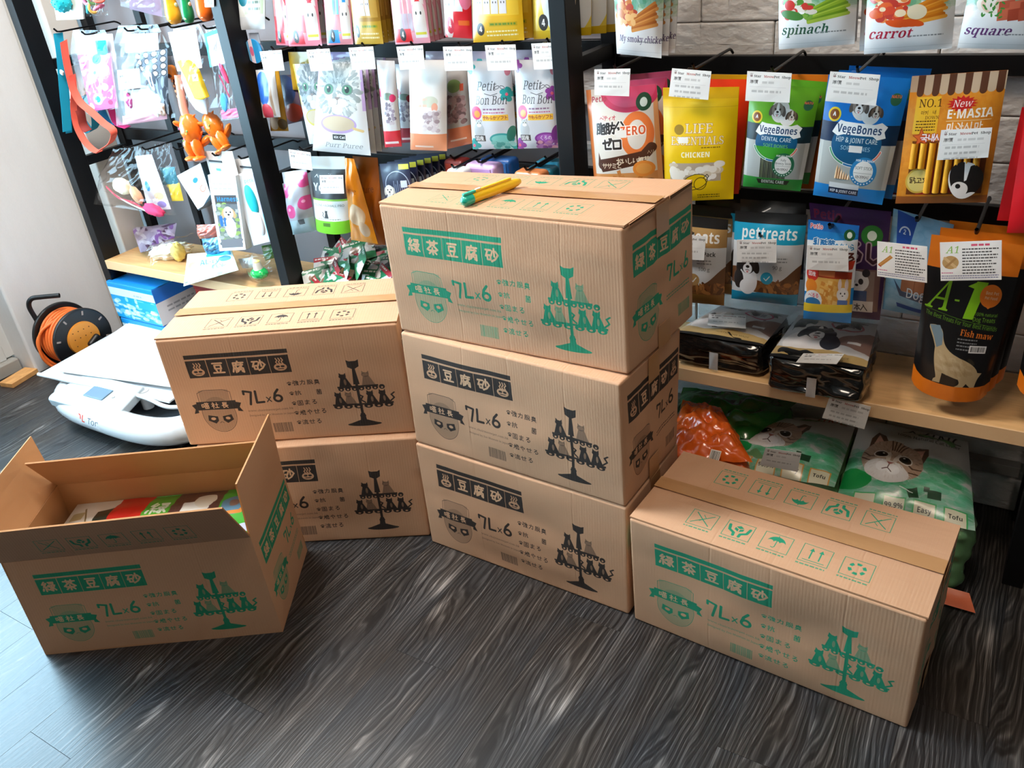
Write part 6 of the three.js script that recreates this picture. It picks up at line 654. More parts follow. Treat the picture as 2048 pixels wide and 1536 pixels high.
  P('orange chew pouch turned edge-on beside the hairball pouch', [[-1.76,0.892,-1.83],[-1.724,0.891,-1.83],[-1.692,0.633,-1.83],[-1.8,0.634,-1.83]], T(200, 512, (g, w, h) => { rect(g, 0, 0, w, h, '#df8a14'); ell(g, 110, 330, 70, 70, '#d2b493'); txt(g, 'Nature', 20, 200, 44, '#8a4a0c'); ell(g, 140, 420, 40, 50, '#c9a888'); }), { d: 0.02, wrinkle: 0.006, back: B(0xb8680c) });
  P('orange-brown chew pouch just behind the edge-on one', [[-1.775,0.883,-1.88],[-1.678,0.883,-1.88],[-1.708,0.609,-1.88],[-1.781,0.601,-1.88]], T(256, 512, (g, w, h) => { rect(g, 0, 0, w, h, '#c46a14'); txt(g, 'Nature', 50, 190, 50, '#7a3a08'); ell(g, 150, 420, 80, 80, '#6a4a3a'); poly(g, [0, 300, 256, 360, 256, 512, 0, 512], '#b05c10'); }), { d: 0.02, wrinkle: 0.006, back: B(0xa85a10) });
  const navy = T(300, 440, (g, w, h) => { rect(g, 0, 0, w, h, '#232a48'); g.strokeStyle = '#aab4c8'; g.lineWidth = 8; g.beginPath(); g.arc(160, 190, 120, 2.6, 7); g.stroke(); rect(g, 190, 12, 100, 44, '#d8d84a'); dogHead(g, 70, 230, 52, '#e2dcd4', '#f0ece8', '#c0b4a4'); ell(g, 70, 330, 50, 70, '#d8d2cc'); for (let i = 0; i < 6; i++) line(g, [130 + i * 20, 150 + (i % 2) * 30, 130 + i * 20, 290], '#8a94ac', 6); rect(g, 200, 150, 60, 60, '#d8e4f0'); });
  stack(P('navy dog snack box-pack with a white puppy, half behind the top carton', [[-1.63,0.882,-1.83],[-1.521,0.893,-1.83],[-1.526,0.747,-1.83],[-1.631,0.733,-1.83]], navy, { d: 0.006, back: B(0x14161c) }), 5, 0.022, 'navy snack pack lined up behind the puppy one, a dark edge', 'navy snack packs behind the first', 0.01);
  const bx = (label, q, c, c2) => { const bc = centre(q); hook(bc[0], bc[1] + 0.004, bc[2] + 0.03); const t = thing('accessory_box', label, 'small box', bc), w = Math.hypot(q[1][0] - q[0][0], q[1][1] - q[0][1]); part('body', rbox(w, 0.12, 0.05, 0.012, 3), phys(c, 0.35, { clearcoat: 0.4 }), t, [0, -0.06, 0]); part('label', rbox(w * 0.7, 0.08, 0.002, 0.0008), phys(c2, 0.4), t, [0, -0.05, 0.0255]); };
  bx('lilac rounded accessory box peeping over the top carton', [[-1.339,0.896,-1.86],[-1.239,0.899,-1.86]], 0xc9a8d8, 0xb890cc); bx('blue accessory box behind the lilac one', [[-1.338,0.896,-1.93],[-1.233,0.891,-1.93]], 0x2a6ab4, 0x4a8ad0); bx('red flat box behind the row of navy snack packs', [[-1.477,0.879,-1.95],[-1.407,0.872,-1.95]], 0x8a2a22, 0xb04434); bx('orange card box peeping over the top carton near the post', [[-1.166,0.895,-1.83],[-1.082,0.898,-1.83]], 0xc87a48, 0xd89060); bx('teal and white box near the black post', [[-1.159,0.893,-1.88],[-1.081,0.892,-1.88]], 0x2a9ab8, 0xe6ecee); bx('cyan box in the corner by the black post', [[-1.174,0.888,-1.95],[-1.093,0.89,-1.95]], 0x4ab8d4, 0x3aa0c0); bx('white and cyan card box low behind the top carton', [[-1.374,0.897,-1.82],[-1.315,0.887,-1.82]], 0xe8f0f4, 0x3ac0d8);
}
// heap of small treat packets on the plank
{
  const prints = [0, 1, 2, 3].map((k) => film(T(192, 144, (g, w, h) => { rect(g, 0, 0, w, h, '#d9dad6'); rect(g, 0, 0, w, 34, k % 2 ? '#1d7a4c' : '#b02834'); rect(g, 0, h - 44, w, 44, k > 1 ? '#1d7a4c' : '#2f8f58'); poly(g, [w * 0.3, 34, w * 0.75, 34, w * 0.6, h - 44, w * 0.35, h - 44], '#1f8456'); ell(g, w * 0.35, h * 0.5, 26, 24, ['#d03a44', '#8a5a3c', '#efe8e0', '#2a2a2a'][k]); ell(g, w * 0.7, h * 0.55, 20, 18, '#f2f2ee'); smalltext(g, 10, 8, 100, 1, 18, '#f4f0e8'); }), { clearcoat: 0.8 }));
  const where = ['at the front edge of the heap', 'in the heap near the black post', 'in the middle of the heap', 'on top of the heap', 'at the carton end of the heap'];
  for (let i = 0; i < 46; i++) {
    const big = i === 45, x = big ? -1.83 : -2.04 + (i % 9) * 0.062 + rr(-0.015, 0.015), row = Math.floor(i / 9), z = big ? -1.88 : -1.835 - row * 0.045 + rr(-0.01, 0.01), y = 0.436 + (big ? 0.1 : (i % 3) * 0.02 + row * 0.02), a = rr(-0.9, 0.9), tl = big ? 1.0 : rr(0.2, 1.15), s = big ? 0.058 : rr(0.042, 0.055);
    const cx = Math.cos(a), sx = Math.sin(a), f = (u, v) => [u * s * cx - v * s * 0.72 * sx * Math.cos(tl), v * s * 0.72 * Math.sin(tl) + u * s * sx * 0.15, -(u * s * sx + v * s * 0.72 * cx * Math.cos(tl))], q = [f(-1, 1), f(1, 1), f(1, -1), f(-1, -1)].map((p) => [p[0] + x, p[1] + y, p[2] + z]);
    const t = pouch('treat_packet', big ? 'red-topped treat packet standing upright on the heap' : 'small green, red and silver treat packet loose in the heap on the oak plank', 'treat packet', q, prints[i % 4], { d: 0.008, wrinkle: 0.004, freq: 1.5, nu: 8, nv: 8, ...(big ? {} : { group: 'loose treat packets in the heap' }) });
  }
}

// ---------- toys and accessories, the bay beside the white wall ----------
function clearBag(name, label, q, o = {}) {
  const c = centre(q), t = thing(name, label, 'clear bag', c, o.group), l = local(q, c), k = ++bagK * 2.3;
  part('front_film', sheet(l, { front: o.d ?? 0.03, nu: 20, nv: 24, wrinkle: o.w ?? 0.008, freq: 2.2, k, pin: o.pin ?? 0.25 }), M.clear, t); part('back_film', sheet(l, { front: -0.01, nu: 10, nv: 12, wrinkle: 0.004, k: k + 5, pin: o.pin ?? 0.25 }), M.clear, t);
  return [t, (u, v, d = 0.008) => { const p = mid(mid(l[0], l[1], u), mid(l[3], l[2], u), v); p[2] += d; return p; }];
}
const cloth = (c, o = {}) => std(c, 0.85, { side: THREE.DoubleSide, ...o });
const quadPart = (name, P, u0, v0, u1, v1, mat, t, o = {}) => part(name, sheet([P(u0, v0), P(u1, v0), P(u1, v1), P(u0, v1)], { front: 0.006, nu: 8, nv: 8, wrinkle: 0.003, ...o }), mat, t);
const tealP = phys(0x12b4c4, 0.5), white = M.white;
{ // top row
  const q = [[-2.917,1.425,-1.83],[-2.739,1.438,-1.83],[-2.801,1.295,-1.83],[-2.953,1.295,-1.83]], t = thing('ball_pack', 'teal studded ball in a clear tray pack at the top corner', 'toy pack', centre(q)), l = local(q, centre(q));
  part('tray', board(l, 0.006, { nu: 6, nv: 6, bend: 0.003 }), [film(T(128, 160, (g, w, h) => { rect(g, 0, 0, w, h, '#e9e4c8'); rect(g, 6, 6, w - 12, h - 12, '#d8d2b4'); ell(g, 64, 90, 58, 56, '#eee9da'); })), M.white], t);
  const b = part('ball', new THREE.SphereGeometry(0.031, 28, 20), tealP, t, [-0.002, -0.012, 0.022]); const st = []; for (let i = 0; i < 60; i++) { const a = i * 2.4, y = 1 - (i + 0.5) / 30, r = Math.sqrt(Math.max(0, 1 - y * y)); st.push(at(new THREE.SphereGeometry(0.0028, 8, 6), Math.cos(a) * r * 0.031, y * 0.031, Math.sin(a) * r * 0.031)); } part('stud', mergeGeometries(st), tealP, b);
  const [r, P] = clearBag('rope_toy_bag', 'clear packet of bright coral and teal rope toys at the top', [[-2.757,1.423,-1.84],[-2.612,1.431,-1.84],[-2.679,1.303,-1.84],[-2.798,1.301,-1.84]], { d: 0.02, pin: 0 }); const cs = [0xe86a5a, 0x2aa0b0, 0xf0c060, 0xe87aa0, 0x6aa86a]; for (let i = 0; i < 9; i++) part('ring', new THREE.TorusGeometry(0.012 + (i % 3) * 0.002, 0.0045, 8, 20), std(cs[i % 5], 0.6), r, P(0.25 + (i % 3) * 0.25, 0.4 + Math.floor(i / 3) * 0.2, 0.012), [i, i * 2, 0]);
  quadPart('header', P, 0, 0, 1, 0.15, std(0xf0eef0, 0.6), r);
  const [s, S] = clearBag('clear_packet', 'crinkled clear packet with a plum card at the top of the toy bay', [[-2.56,1.442,-1.84],[-2.351,1.432,-1.84],[-2.391,1.289,-1.84],[-2.601,1.327,-1.84]], { pin: 0, w: 0.012 }); quadPart('insert', S, 0.25, 0.3, 0.95, 1.0, cloth(0x8a7488), s);
  // vinyl squeaky toys hanging nose down
  for (const [label, a, b2, col, r0] of [['yellow-orange vinyl squeaky toy, nose down above the duck toy bag', [[-2.332,1.379,-1.82],[-2.332,1.282,-1.82]], 0, 0xf5a21c, 0.024], ['green vinyl squeaky toy between the two orange ones', [[-2.267,1.376,-1.825],[-2.274,1.283,-1.825]], 0, 0x0f8a50, 0.019], ['orange vinyl squeaky toy with a white barcode tag', [[-2.192,1.373,-1.82],[-2.188,1.287,-1.82]], 0, 0xee6a14, 0.024]]) {
    const A = V(a[0]), B = V(a[1]), L = A.distanceTo(B), t2 = thing('squeaky_toy', label, 'dog toy', a[1]), m = phys(col, 0.35, { clearcoat: 0.4 }); t2.quaternion.setFromUnitVectors(new THREE.Vector3(0, 1, 0), A.clone().sub(B).normalize());
    part('body', new THREE.LatheGeometry([[0, -0.012], [r0 * 0.6, -0.009], [r0 * 0.95, 0.004], [r0, 0.02], [r0 * 0.8, 0.045], [r0 * 0.62, 0.07], [r0 * 0.75, 0.1], [r0 * 0.85, L], [0, L + 0.01]].map((p) => new THREE.Vector2(...p)), 32), m, t2);
    const dots = [0xf6d8b0, 0x1a2a6a, 0xffe8c0]; for (let i = 0; i < 5; i++) { const an = 0.2 + i * 0.75, y = 0.006 + i * 0.018; part('spot', blob(0.006, 0.006, 0.0022, 0.1), std(dots[i % 3], 0.5), t2, [Math.sin(an) * r0 * 0.84, y, Math.cos(an) * r0 * 0.84], [0, an, 0]); }
  }
  { const q3 = [[-2.135,1.374,-1.79],[-2.091,1.373,-1.79],[-2.11,1.316,-1.79],[-2.148,1.317,-1.79]], c = centre(q3), t3 = thing('barcode_tag', 'white barcode tag hanging on the orange vinyl toy', 'tag', c); part('card', board(local(q3, c), 0.001, { nu: 2, nv: 2 }), [std(0xffffff, 0.5, { map: T(64, 96, (g) => { rect(g, 0, 0, 64, 96, '#f4f6f8'); barcode(g, 8, 40, 48, 46, '#3a4a6a'); }) }), M.paper], t3); }
}
{ // leashes
  const L = [[-2.937,1.257,-1.81],[-2.963,1.187,-1.81],[-2.994,1.121,-1.81],[-3.022,1.061,-1.81],[-3.053,0.991,-1.81],[-3.087,0.923,-1.81]], t = thing('leash', 'bright teal nylon leash hanging in the corner by the white wall', 'leash', L[0]), l = L.map((p) => p.map((x, i) => x - L[0][i])), teal = cloth(0x0aa5c4);
  part('strap', ribbon(l, 0.03, [0.5, 0, -0.86]), teal, t); part('strap', ribbon(l.slice(1).map((p) => [p[0] - 0.012, p[1] - 0.01, p[2] - 0.012]), 0.022, [0.5, 0, -0.86]), cloth(0x0a8fae), t); part('buckle', rbox(0.02, 0.016, 0.008, 0.003), white, t, l[2].map((x, i) => x + [0.006, 0.01, 0.004][i]), [0, 0, -0.6]);
  const C = [[-2.905,1.233,-1.8],[-2.925,1.175,-1.8],[-2.937,1.123,-1.8],[-2.943,1.073,-1.8],[-2.927,1.031,-1.8],[-2.885,1.003,-1.8],[-2.834,0.965,-1.8],[-2.79,0.937,-1.8],[-2.82,0.901,-1.8],[-2.885,0.874,-1.8],[-2.919,0.859,-1.8]], t2 = thing('leash', 'coral red nylon leash with a long hanging loop', 'leash', C[0]), m = C.map((p) => p.map((x, i) => x - C[0][i])), co = cloth(0xe05a44); part('strap', ribbon(m, 0.026, [0.6, 0.3, -0.75]), co, t2);
  const D = [[-2.93,1.122,-1.805],[-2.954,1.063,-1.805],[-2.987,1.011,-1.805],[-3.006,0.949,-1.805],[-2.991,0.893,-1.805],[-2.954,0.862,-1.805],[-2.922,0.856,-1.805]].map((p) => p.map((x, i) => x - C[0][i])); part('strap', ribbon(D, 0.024, [0.6, 0.2, -0.75]), co, t2); part('strap', ribbon([[-2.991,1.042,-1.82],[-2.98,0.99,-1.82],[-2.988,0.946,-1.82],[-2.973,0.925,-1.82]].map((p) => p.map((x, i) => x - C[0][i])), 0.03, [0.6, 0.2, -0.75]), cloth(0x8a2a20), t2); part('buckle', rbox(0.014, 0.012, 0.006, 0.002), std(0xe8e0d8, 0.3, { metalness: 0.6 }), t2, D[1]);
  hook(L[0][0] + 0.008, L[0][1] + 0.004);
  const h = thing('harness', 'teal and hot pink harness straps behind the pink dress bag', 'harness', centre([[-2.966,0.986,-1.88]])), o = h.position.toArray(), R2 = (a) => a.map((p) => p.map((x, i) => x - o[i])); part('strap', ribbon(R2([[-3.028,1.034,-1.88],[-2.991,0.994,-1.88],[-3.011,0.931,-1.88],[-3.061,0.907,-1.88],[-3.095,0.946,-1.88]]), 0.034, [0.6, 0.3, -0.75]), cloth(0x0d7f96), h); part('strap', ribbon(R2([[-2.951,1.039,-1.88],[-2.952,0.995,-1.88],[-2.935,0.933,-1.88],[-2.905,0.934,-1.88]]), 0.034, [0.6, 0.3, -0.75]), cloth(0x0f6f98), h); part('strap', ribbon(R2([[-2.873,1.039,-1.87],[-2.871,0.999,-1.87],[-2.864,0.947,-1.87],[-2.807,0.932,-1.87]]), 0.024, [0.6, 0.2, -0.75]), cloth(0xe0307a), h);
}
{ // second row bags
  const [t, P] = clearBag('pet_dress_bag', 'clear bag holding a pink dog dress with teal and white spots', [[-2.926,1.263,-1.83],[-2.66,1.259,-1.83],[-2.736,1.012,-1.83],[-2.969,0.983,-1.83]]), dress = cloth(0xffffff, { map: T(160, 220, (g, w, h) => { rect(g, 0, 0, w, h, '#e573b4'); for (const [x, y, r, c] of [[60, 90, 24, '#f6f0ea'], [120, 60, 28, '#d8ecdc'], [95, 20, 22, '#22b6c8'], [70, 175, 26, '#f2e4ea'], [70, 175, 15, '#18aac4'], [120, 130, 16, '#f6f0f4'], [30, 40, 12, '#d84a8a'], [100, 140, 10, '#c03a78'], [20, 200, 16, '#f6f0f4'], [130, 195, 12, '#b84a78'], [85, 70, 8, '#2ab0c0'], [40, 120, 9, '#c04a90']]) ell(g, x, y, r, r * 0.9, c); }) });
  quadPart('dress', P, 0.2, 0.28, 0.92, 0.98, dress, t, { front: 0.014 }); quadPart('collar_heart', P, 0.64, 0.12, 0.86, 0.3, cloth(0x18b0c4), t, { front: 0.01 }); quadPart('backing_card', P, 0.15, 0.05, 0.95, 0.5, std(0xd9d4dc, 0.5), t, { off: -0.012, front: 0 });
  const [t2, P2] = clearBag('pet_dress_bag', 'clear bag holding a black pet dress with white dots and a white card', [[-2.665,1.272,-1.82],[-2.367,1.272,-1.82],[-2.462,0.989,-1.82],[-2.794,0.95,-1.82]]), dots = cloth(0xffffff, { map: T(160, 220, (g, w, h) => { rect(g, 0, 0, w, h, '#5d6a78'); for (let i = 0; i < 16; i++) { const x = (i % 4) * 42 + 14, y = Math.floor(i / 4) * 22 + 10; ell(g, x, y, 16, 11, '#2a3038'); ell(g, x, y, 12, 8, '#f2f4f4'); } ell(g, 50, 100, 28, 40, '#f0d4de'); for (let i = 0; i < 40; i++) { ell(g, rnd() * w, 90 + rnd() * 130, 10, 20, i % 2 ? '#8fa2b2' : '#3c4856'); } }) });
  part('dress', sheet([P2(0.45, 0.28, 0.012), P2(1.0, 0.24, 0.012), P2(0.95, 0.95, 0.012), P2(0.82, 0.9, 0.012)], { front: 0.012, nu: 8, nv: 10, wrinkle: 0.004 }), dots, t2); quadPart('header_card', P2, 0.3, 0.08, 0.85, 0.26, std(0xf4f4f6, 0.5), t2, { front: 0.002 }); quadPart('price_card', P2, 0.18, 0.42, 0.56, 0.62, CARD[0], t2, { front: 0, off: 0.012 }); quadPart('lining', P2, 0.2, 0.64, 0.7, 0.95, cloth(0xc9ced4), t2, { off: -0.002 });
  part('bow', blob(0.018, 0.026, 0.006, 0.1), cloth(0xa03070), t2, P2(0.3, 0.74, 0.012)); part('plush', blob(0.042, 0.036, 0.016, 0.35, 3), cloth(0xf7f3ef), t2, P2(0.78, 0.82, 0.018)); quadPart('hem', P2, 0.15, 0.9, 0.9, 1.0, cloth(0xc8909a), t2);
  const [t3, P3] = clearBag('duck_toy_bag', 'clear bag with a yellow and white duck-shaped toy', [[-2.378,1.256,-1.815],[-2.189,1.272,-1.815],[-2.233,1.028,-1.815],[-2.391,1.013,-1.815]], { d: 0.024 });
  const sh = new THREE.Shape(); sh.moveTo(-0.045, 0.05); sh.quadraticCurveTo(0.0, 0.07, 0.03, 0.03); sh.lineTo(0.05, -0.04); sh.quadraticCurveTo(0.02, -0.055, 0.0, -0.05); sh.quadraticCurveTo(-0.02, 0.0, -0.045, 0.05); part('wing', new THREE.ExtrudeGeometry(sh, { depth: 0.008, bevelEnabled: true, bevelSize: 0.004, bevelThickness: 0.004, bevelSegments: 2 }), std(0xf2cf2c, 0.6), t3, P3(0.52, 0.63, 0.012), [0, 0, -0.12]);
  quadPart('white_card', P3, 0.05, 0.03, 0.75, 0.5, std(0xeef0f4, 0.5), t3, { front: 0.004, off: -0.004 }); part('body', blob(0.045, 0.075, 0.012, 0.15), cloth(0xe4eaf2), t3, P3(0.42, 0.75, 0.002), [0, 0, 0.3]); quadPart('sticker', P3, 0.66, 0.55, 0.82, 0.63, std(0xf6e0d0, 0.5), t3, { front: 0, off: 0.028 });
  const [t4, P4] = clearBag('wand_toy_bag', 'clear bag with a teal-edged card and pink feather toy next to the post', [[-2.21,1.255,-1.82],[-2.133,1.27,-1.82],[-2.147,0.997,-1.82],[-2.247,0.985,-1.82]], { d: 0.016, pin: 0 }); quadPart('card', P4, 0.05, 0.05, 0.95, 0.4, std(0xffffff, 0.5, { map: T(96, 128, (g, w, h) => { rect(g, 0, 0, w, h, '#22bcd0'); rect(g, 14, 14, w - 14, h - 14, '#c8d0d6'); ell(g, 60, 56, 26, 26, '#a8a4ac'); }) }), t4, { front: 0 }); part('feather', blob(0.008, 0.03, 0.006, 0.2), cloth(0xee4a78), t4, P4(0.75, 0.5, 0.01), [0, 0, 0.3]); part('feather', blob(0.016, 0.028, 0.006, 0.2), cloth(0x4a9ae0), t4, P4(0.45, 0.8, 0.008), [0, 0, -0.3]); part('rod', tube([P4(0.5, 0.5, 0.012), P4(0.8, 0.75, 0.012)], 0.0018, 4, 6), cloth(0xd04a7a), t4); quadPart('foot_card', P4, 0.2, 0.88, 0.98, 0.98, std(0xe0608a, 0.5), t4, { front: 0 });
  { const q = [[-2.428,1.194,-1.84],[-2.366,1.193,-1.84],[-2.433,0.996,-1.84],[-2.499,0.988,-1.84]], c = centre(q), t5 = thing('spotted_toy', 'brown toy with cream dots and an orange dog head, behind the duck bag', 'dog toy', c), A = [[-2.447,1.141,-1.84],[-2.458,1.04,-1.84]][0].map((x, i) => x - c[i]); part('body', blob(0.016, 0.055, 0.014, 0.06), std(0x6a3a24, 0.6), t5, [0.004, -0.03, 0], [0, 0, 0.12]); for (let i = 0; i < 10; i++) part('spot', blob(0.0045, 0.0045, 0.002, 0.1), std(0xe8b48a, 0.6), t5, [-0.004 + (i % 2) * 0.014 + i * 0.0008, 0.01 - i * 0.008, 0.0135]); part('head', blob(0.019, 0.022, 0.018, 0.1), std(0xe8851c, 0.45), t5, [-0.006, 0.035, 0.004]); part('muzzle', blob(0.01, 0.007, 0.008, 0.1), std(0x3a1a14, 0.5), t5, [-0.004, 0.027, 0.019]); }
}
// orange dinosaurs
for (const [label, q, s, col, lean] of [['orange vinyl dinosaur toy standing upright, the larger of two', [[-2.374,0.938,-1.8]], 1, 0xf0761c, 0.05], ['orange vinyl dinosaur toy leaning on the larger dinosaur', [[-2.297,0.948,-1.835]], 0.88, 0xea7c1a, 0.45]]) {
  const t = thing('dinosaur_toy', label, 'dog toy', q[0]), m = phys(col, 0.35, { clearcoat: 0.4 }), n = (g, x, y, z, rx = 0, ry = 0, rz = 0) => g.rotateX(rx).rotateY(ry).rotateZ(rz).translate(x, y, z);
  part('body', mergeVertices(mergeGeometries([n(blob(0.036, 0.05, 0.033, 0.1), 0, 0.02, 0), n(blob(0.017, 0.036, 0.018, 0.1), -0.016, -0.035, 0.012, 0.15), n(blob(0.018, 0.036, 0.018, 0.1), 0.016, -0.036, 0.008, 0.1), n(blob(0.02, 0.009, 0.022, 0.15), -0.019, -0.068, 0.018), n(blob(0.019, 0.009, 0.022, 0.15), 0.018, -0.068, 0.016), n(blob(0.008, 0.014, 0.008, 0.1), -0.028, 0.045, 0.024, 0.8, 0, 0.4), n(blob(0.034, 0.012, 0.013, 0.12), 0.036, -0.02, -0.016, 0, 0, 0.5)])), m, t);
  for (let i = 0; i < 8; i++) part('spot', blob(0.004, 0.004, 0.002, 0.1), std([0x6a8a2a, 0xe85a8a, 0x3a2a6a, 0xf4c84a][i % 4], 0.5), t, [-0.02 + (i * 0.37 % 0.045), -0.01 + i * 0.008, 0.032 - Math.abs(i - 4) * 0.0015]);
  if (s === 1) part('neck', tube([[-0.004, 0.05, 0], [-0.008, 0.09, -0.004], [-0.006, 0.14, -0.012], [-0.002, 0.185, -0.018]], 0.013, 20, 12), phys(0xf3a088, 0.4, { clearcoat: 0.3 }), t);
  for (let i = 0; i < 4; i++) part('spine', new THREE.ConeGeometry(0.006, 0.014, 10), m, t, [0.022 + i * 0.004, 0.062 - i * 0.018, -0.012], [-0.6, 0, -0.9]);
  t.scale.setScalar(s); t.rotation.z = lean;
}
{ // third row and shelf
  const [t, P] = clearBag('wand_bag', 'big crumpled clear bag with a red wand and pale plush toys', [[-2.882,0.868,-1.81],[-2.646,0.89,-1.81],[-2.604,0.644,-1.81],[-3.083,0.647,-1.81]], { d: 0.045, w: 0.016, pin: 0.4 }); part('plush', blob(0.045, 0.03, 0.02, 0.2), cloth(0xeadfc0), t, P(0.42, 0.6, 0.012)); part('plush', blob(0.05, 0.02, 0.02, 0.25), cloth(0xd83a6a), t, P(0.8, 0.93, 0.012), [0, 0, -0.2]); part('plush', blob(0.02, 0.034, 0.016, 0.2), cloth(0xe6b088), t, P(0.62, 0.72, 0.014), [0, 0, 0.5]); part('wand', tube([P(0.3, 0.72, 0.02), P(0.55, 0.86, 0.024), P(0.78, 0.97, 0.02)], 0.0028, 10, 8), std(0xe8e4dc, 0.4), t); part('ribbon', ribbon([P(0.2, 0.62, 0.02), P(0.4, 0.78, 0.024), P(0.6, 0.85, 0.02), P(0.75, 0.98, 0.02)], 0.008, [0.3, 1, 0]), cloth(0xd84a5a), t);
  const [t2, P2] = clearBag('blue_white_bag', 'white packet with a small blue drop print behind the red wand bag', [[-2.773,0.86,-1.845],[-2.667,0.872,-1.845],[-2.647,0.632,-1.845],[-2.803,0.614,-1.845]], { d: 0.014, pin: 0 }); quadPart('card', P2, 0.05, 0.08, 0.95, 0.9, std(0xffffff, 0.4, { map: T(128, 256, (g, w, h) => { rect(g, 0, 0, w, h, '#e6eef6'); ell(g, 40, 140, 16, 24, '#1f9ad0'); ell(g, 90, 190, 26, 18, '#e8cf9a'); ell(g, 90, 230, 24, 16, '#8a8ac8'); }) }), t2);
  const box3 = (name, label, q, d, m, side) => { const c = centre(q), l = local(q, c), b = l.map((p) => [p[0], p[1], p[2] - d]), t3 = thing(name, label, 'toy box', c); part('body', hexa([l[3], l[2], b[3], b[2], l[0], l[1], b[0], b[1]], 0.0015, { n: 4, dent: 0.0008 }), [side, side, side, side, m, side], t3); return [t3, l]; };
  const S = (c) => std(c, 0.45), fm = (w, h, f) => phys(0xffffff, 0.35, { map: T(w, h, f), clearcoat: 0.3 });
  const hd = (t3, l, k) => { const up = [[l[0][0], l[0][1] + k, l[0][2] - 0.012], [l[1][0], l[1][1] + k, l[1][2] - 0.012], [...l[1]], [...l[0]]]; up[2][2] -= 0.012; up[3][2] -= 0.012; part('hang_tab', board(up, 0.001, { nu: 2, nv: 2 }), [M.white, M.paper], t3); part('hang_slot', rbox((l[1][0] - l[0][0]) * 0.45, 0.006, 0.002, 0.0008), S(0x23262a), t3, [0, l[0][1] + k * 0.6, l[0][2] - 0.0105]); };
  box3('white_toy_box', 'tilted white box with a blue heart and a red curl, navy at its foot', [[-2.518,0.797,-1.8],[-2.374,0.85,-1.8],[-2.368,0.732,-1.8],[-2.456,0.679,-1.8]], 0.05, fm(160, 240, (g, w, h) => { rect(g, 0, 0, w, h, '#eaecf0'); ell(g, 92, 80, 18, 16, '#1c86c8'); g.strokeStyle = '#e08a70'; g.lineWidth = 7; g.beginPath(); g.arc(120, 150, 20, 0, 5); g.stroke(); poly(g, [0, 230, 60, 240, w, 215, w, h, 0, h], '#24404e'); }), S(0x2a4450));
  const [hb, hl] = box3('harness_box', 'tall white box with a window picture of a white dog on grass', [[-2.356,0.811,-1.8],[-2.219,0.818,-1.8],[-2.265,0.559,-1.8],[-2.406,0.537,-1.8]], 0.03, fm(220, 512, (g, w, h) => { rect(g, 0, 0, w, h, '#f4f6f8'); smalltext(g, 30, 50, 150, 2, 20, '#b8c4cc'); rect(g, 28, 130, w - 46, 360, '#6a6f74'); rect(g, 28, 130, w - 46, 60, '#4a4444'); txt(g, 'Harness', 44, 172, 44, '#1f8ad0', { bold: true }); for (let i = 0; i < 90; i++) ell(g, 30 + rnd() * 160, 190 + rnd() * 280, 20, 12, ['#7f8a7a', '#8fa85a', '#5f6468', '#a8a8a4'][i % 4]); dogHead(g, 122, 250, 46, '#efe6d4', '#f6f2ea', '#c8a070'); ell(g, 125, 350, 44, 70, '#ece6da'); rect(g, 44, 270, 24, 70, '#2a6ab8'); rect(g, 78, 280, 14, 60, '#2a6ab8'); rect(g, 28, 430, w - 46, 60, '#7a7a80'); }), S(0xeef2f4)); hd(hb, hl, 0.075); part('logo', rbox(0.02, 0.008, 0.001, 0.0004), S(0x4ab8c4), hb, [0.005, hl[0][1] + 0.018, -0.0098]);
  const [bb, bl] = box3('bottle_box', 'white window box showing a teal pet water bottle, against the post', [[-2.253,0.81,-1.815],[-2.135,0.827,-1.815],[-2.135,0.6,-1.815],[-2.24,0.57,-1.815]], 0.04, fm(220, 512, (g, w, h) => { rect(g, 0, 0, w, h, '#dfe5ea'); txt(g, 'petkit', 90, 60, 40, '#8ab4c0', { bold: true }); rect(g, w - 40, 0, 40, h, '#b4aec8'); rect(g, w - 40, 300, 40, 200, '#7ac0d4'); }), S(0xd6dde4)); hd(bb, bl, 0.05);
  { const P3 = (u, v) => mid(mid(bl[0], bl[1], u), mid(bl[3], bl[2], u), v), g1 = blob(0.024, 0.05, 0.008, 0.03), a = P3(0.52, 0.36), b = P3(0.56, 0.68); part('bottle_cup', g1, tealP, bb, [a[0], a[1], a[2] + 0.001], [0, 0, 0.12]); part('bottle_body', blob(0.022, 0.046, 0.008, 0.03), S(0xe8e6ea), bb, [b[0], b[1], b[2] + 0.001], [0, 0, 0.15]); }
  const lay = (label, name, q, m, o) => pouch(name, label, 'toy packet', q, m, { d: 0.016, wrinkle: 0.008, freq: 1.8, nu: 18, nv: 14, ...o });
  lay('crumpled purple toy packet lying on the plank by the white wall', 'toy_packet', [[-3.178,0.48,-1.991],[-2.958,0.5,-2.051],[-2.901,0.44,-1.965],[-2.978,0.44,-1.868]], T(160, 120, (g, w, h) => { rect(g, 0, 0, w, h, '#b0a2ba'); for (let i = 0; i < 30; i++) ell(g, rnd() * w, rnd() * h, 26, 8, ['#8a5aa0', '#d4cbd8', '#5a3a5a', '#c8b8d0'][i % 4], rnd() * 3); }), {});
  { const [f, F] = clearBag('plush_bag', 'clear bag of fluffy pale yellow plush at the front of the plank', [[-2.937,0.46,-1.856],[-2.784,0.5,-2.006],[-2.734,0.43,-1.97],[-2.83,0.43,-1.797]], { d: 0.03, w: 0.012, pin: 0 }); part('plush', blob(0.09, 0.03, 0.04, 0.35, 4, 40), cloth(0xf6f2dc), f, [-0.01, -0.005, 0.005], [0, 0.3, 0.15]); part('plush', blob(0.03, 0.035, 0.024, 0.3, 3), cloth(0xf0da7a), f, [0.055, 0.005, 0.02]); }
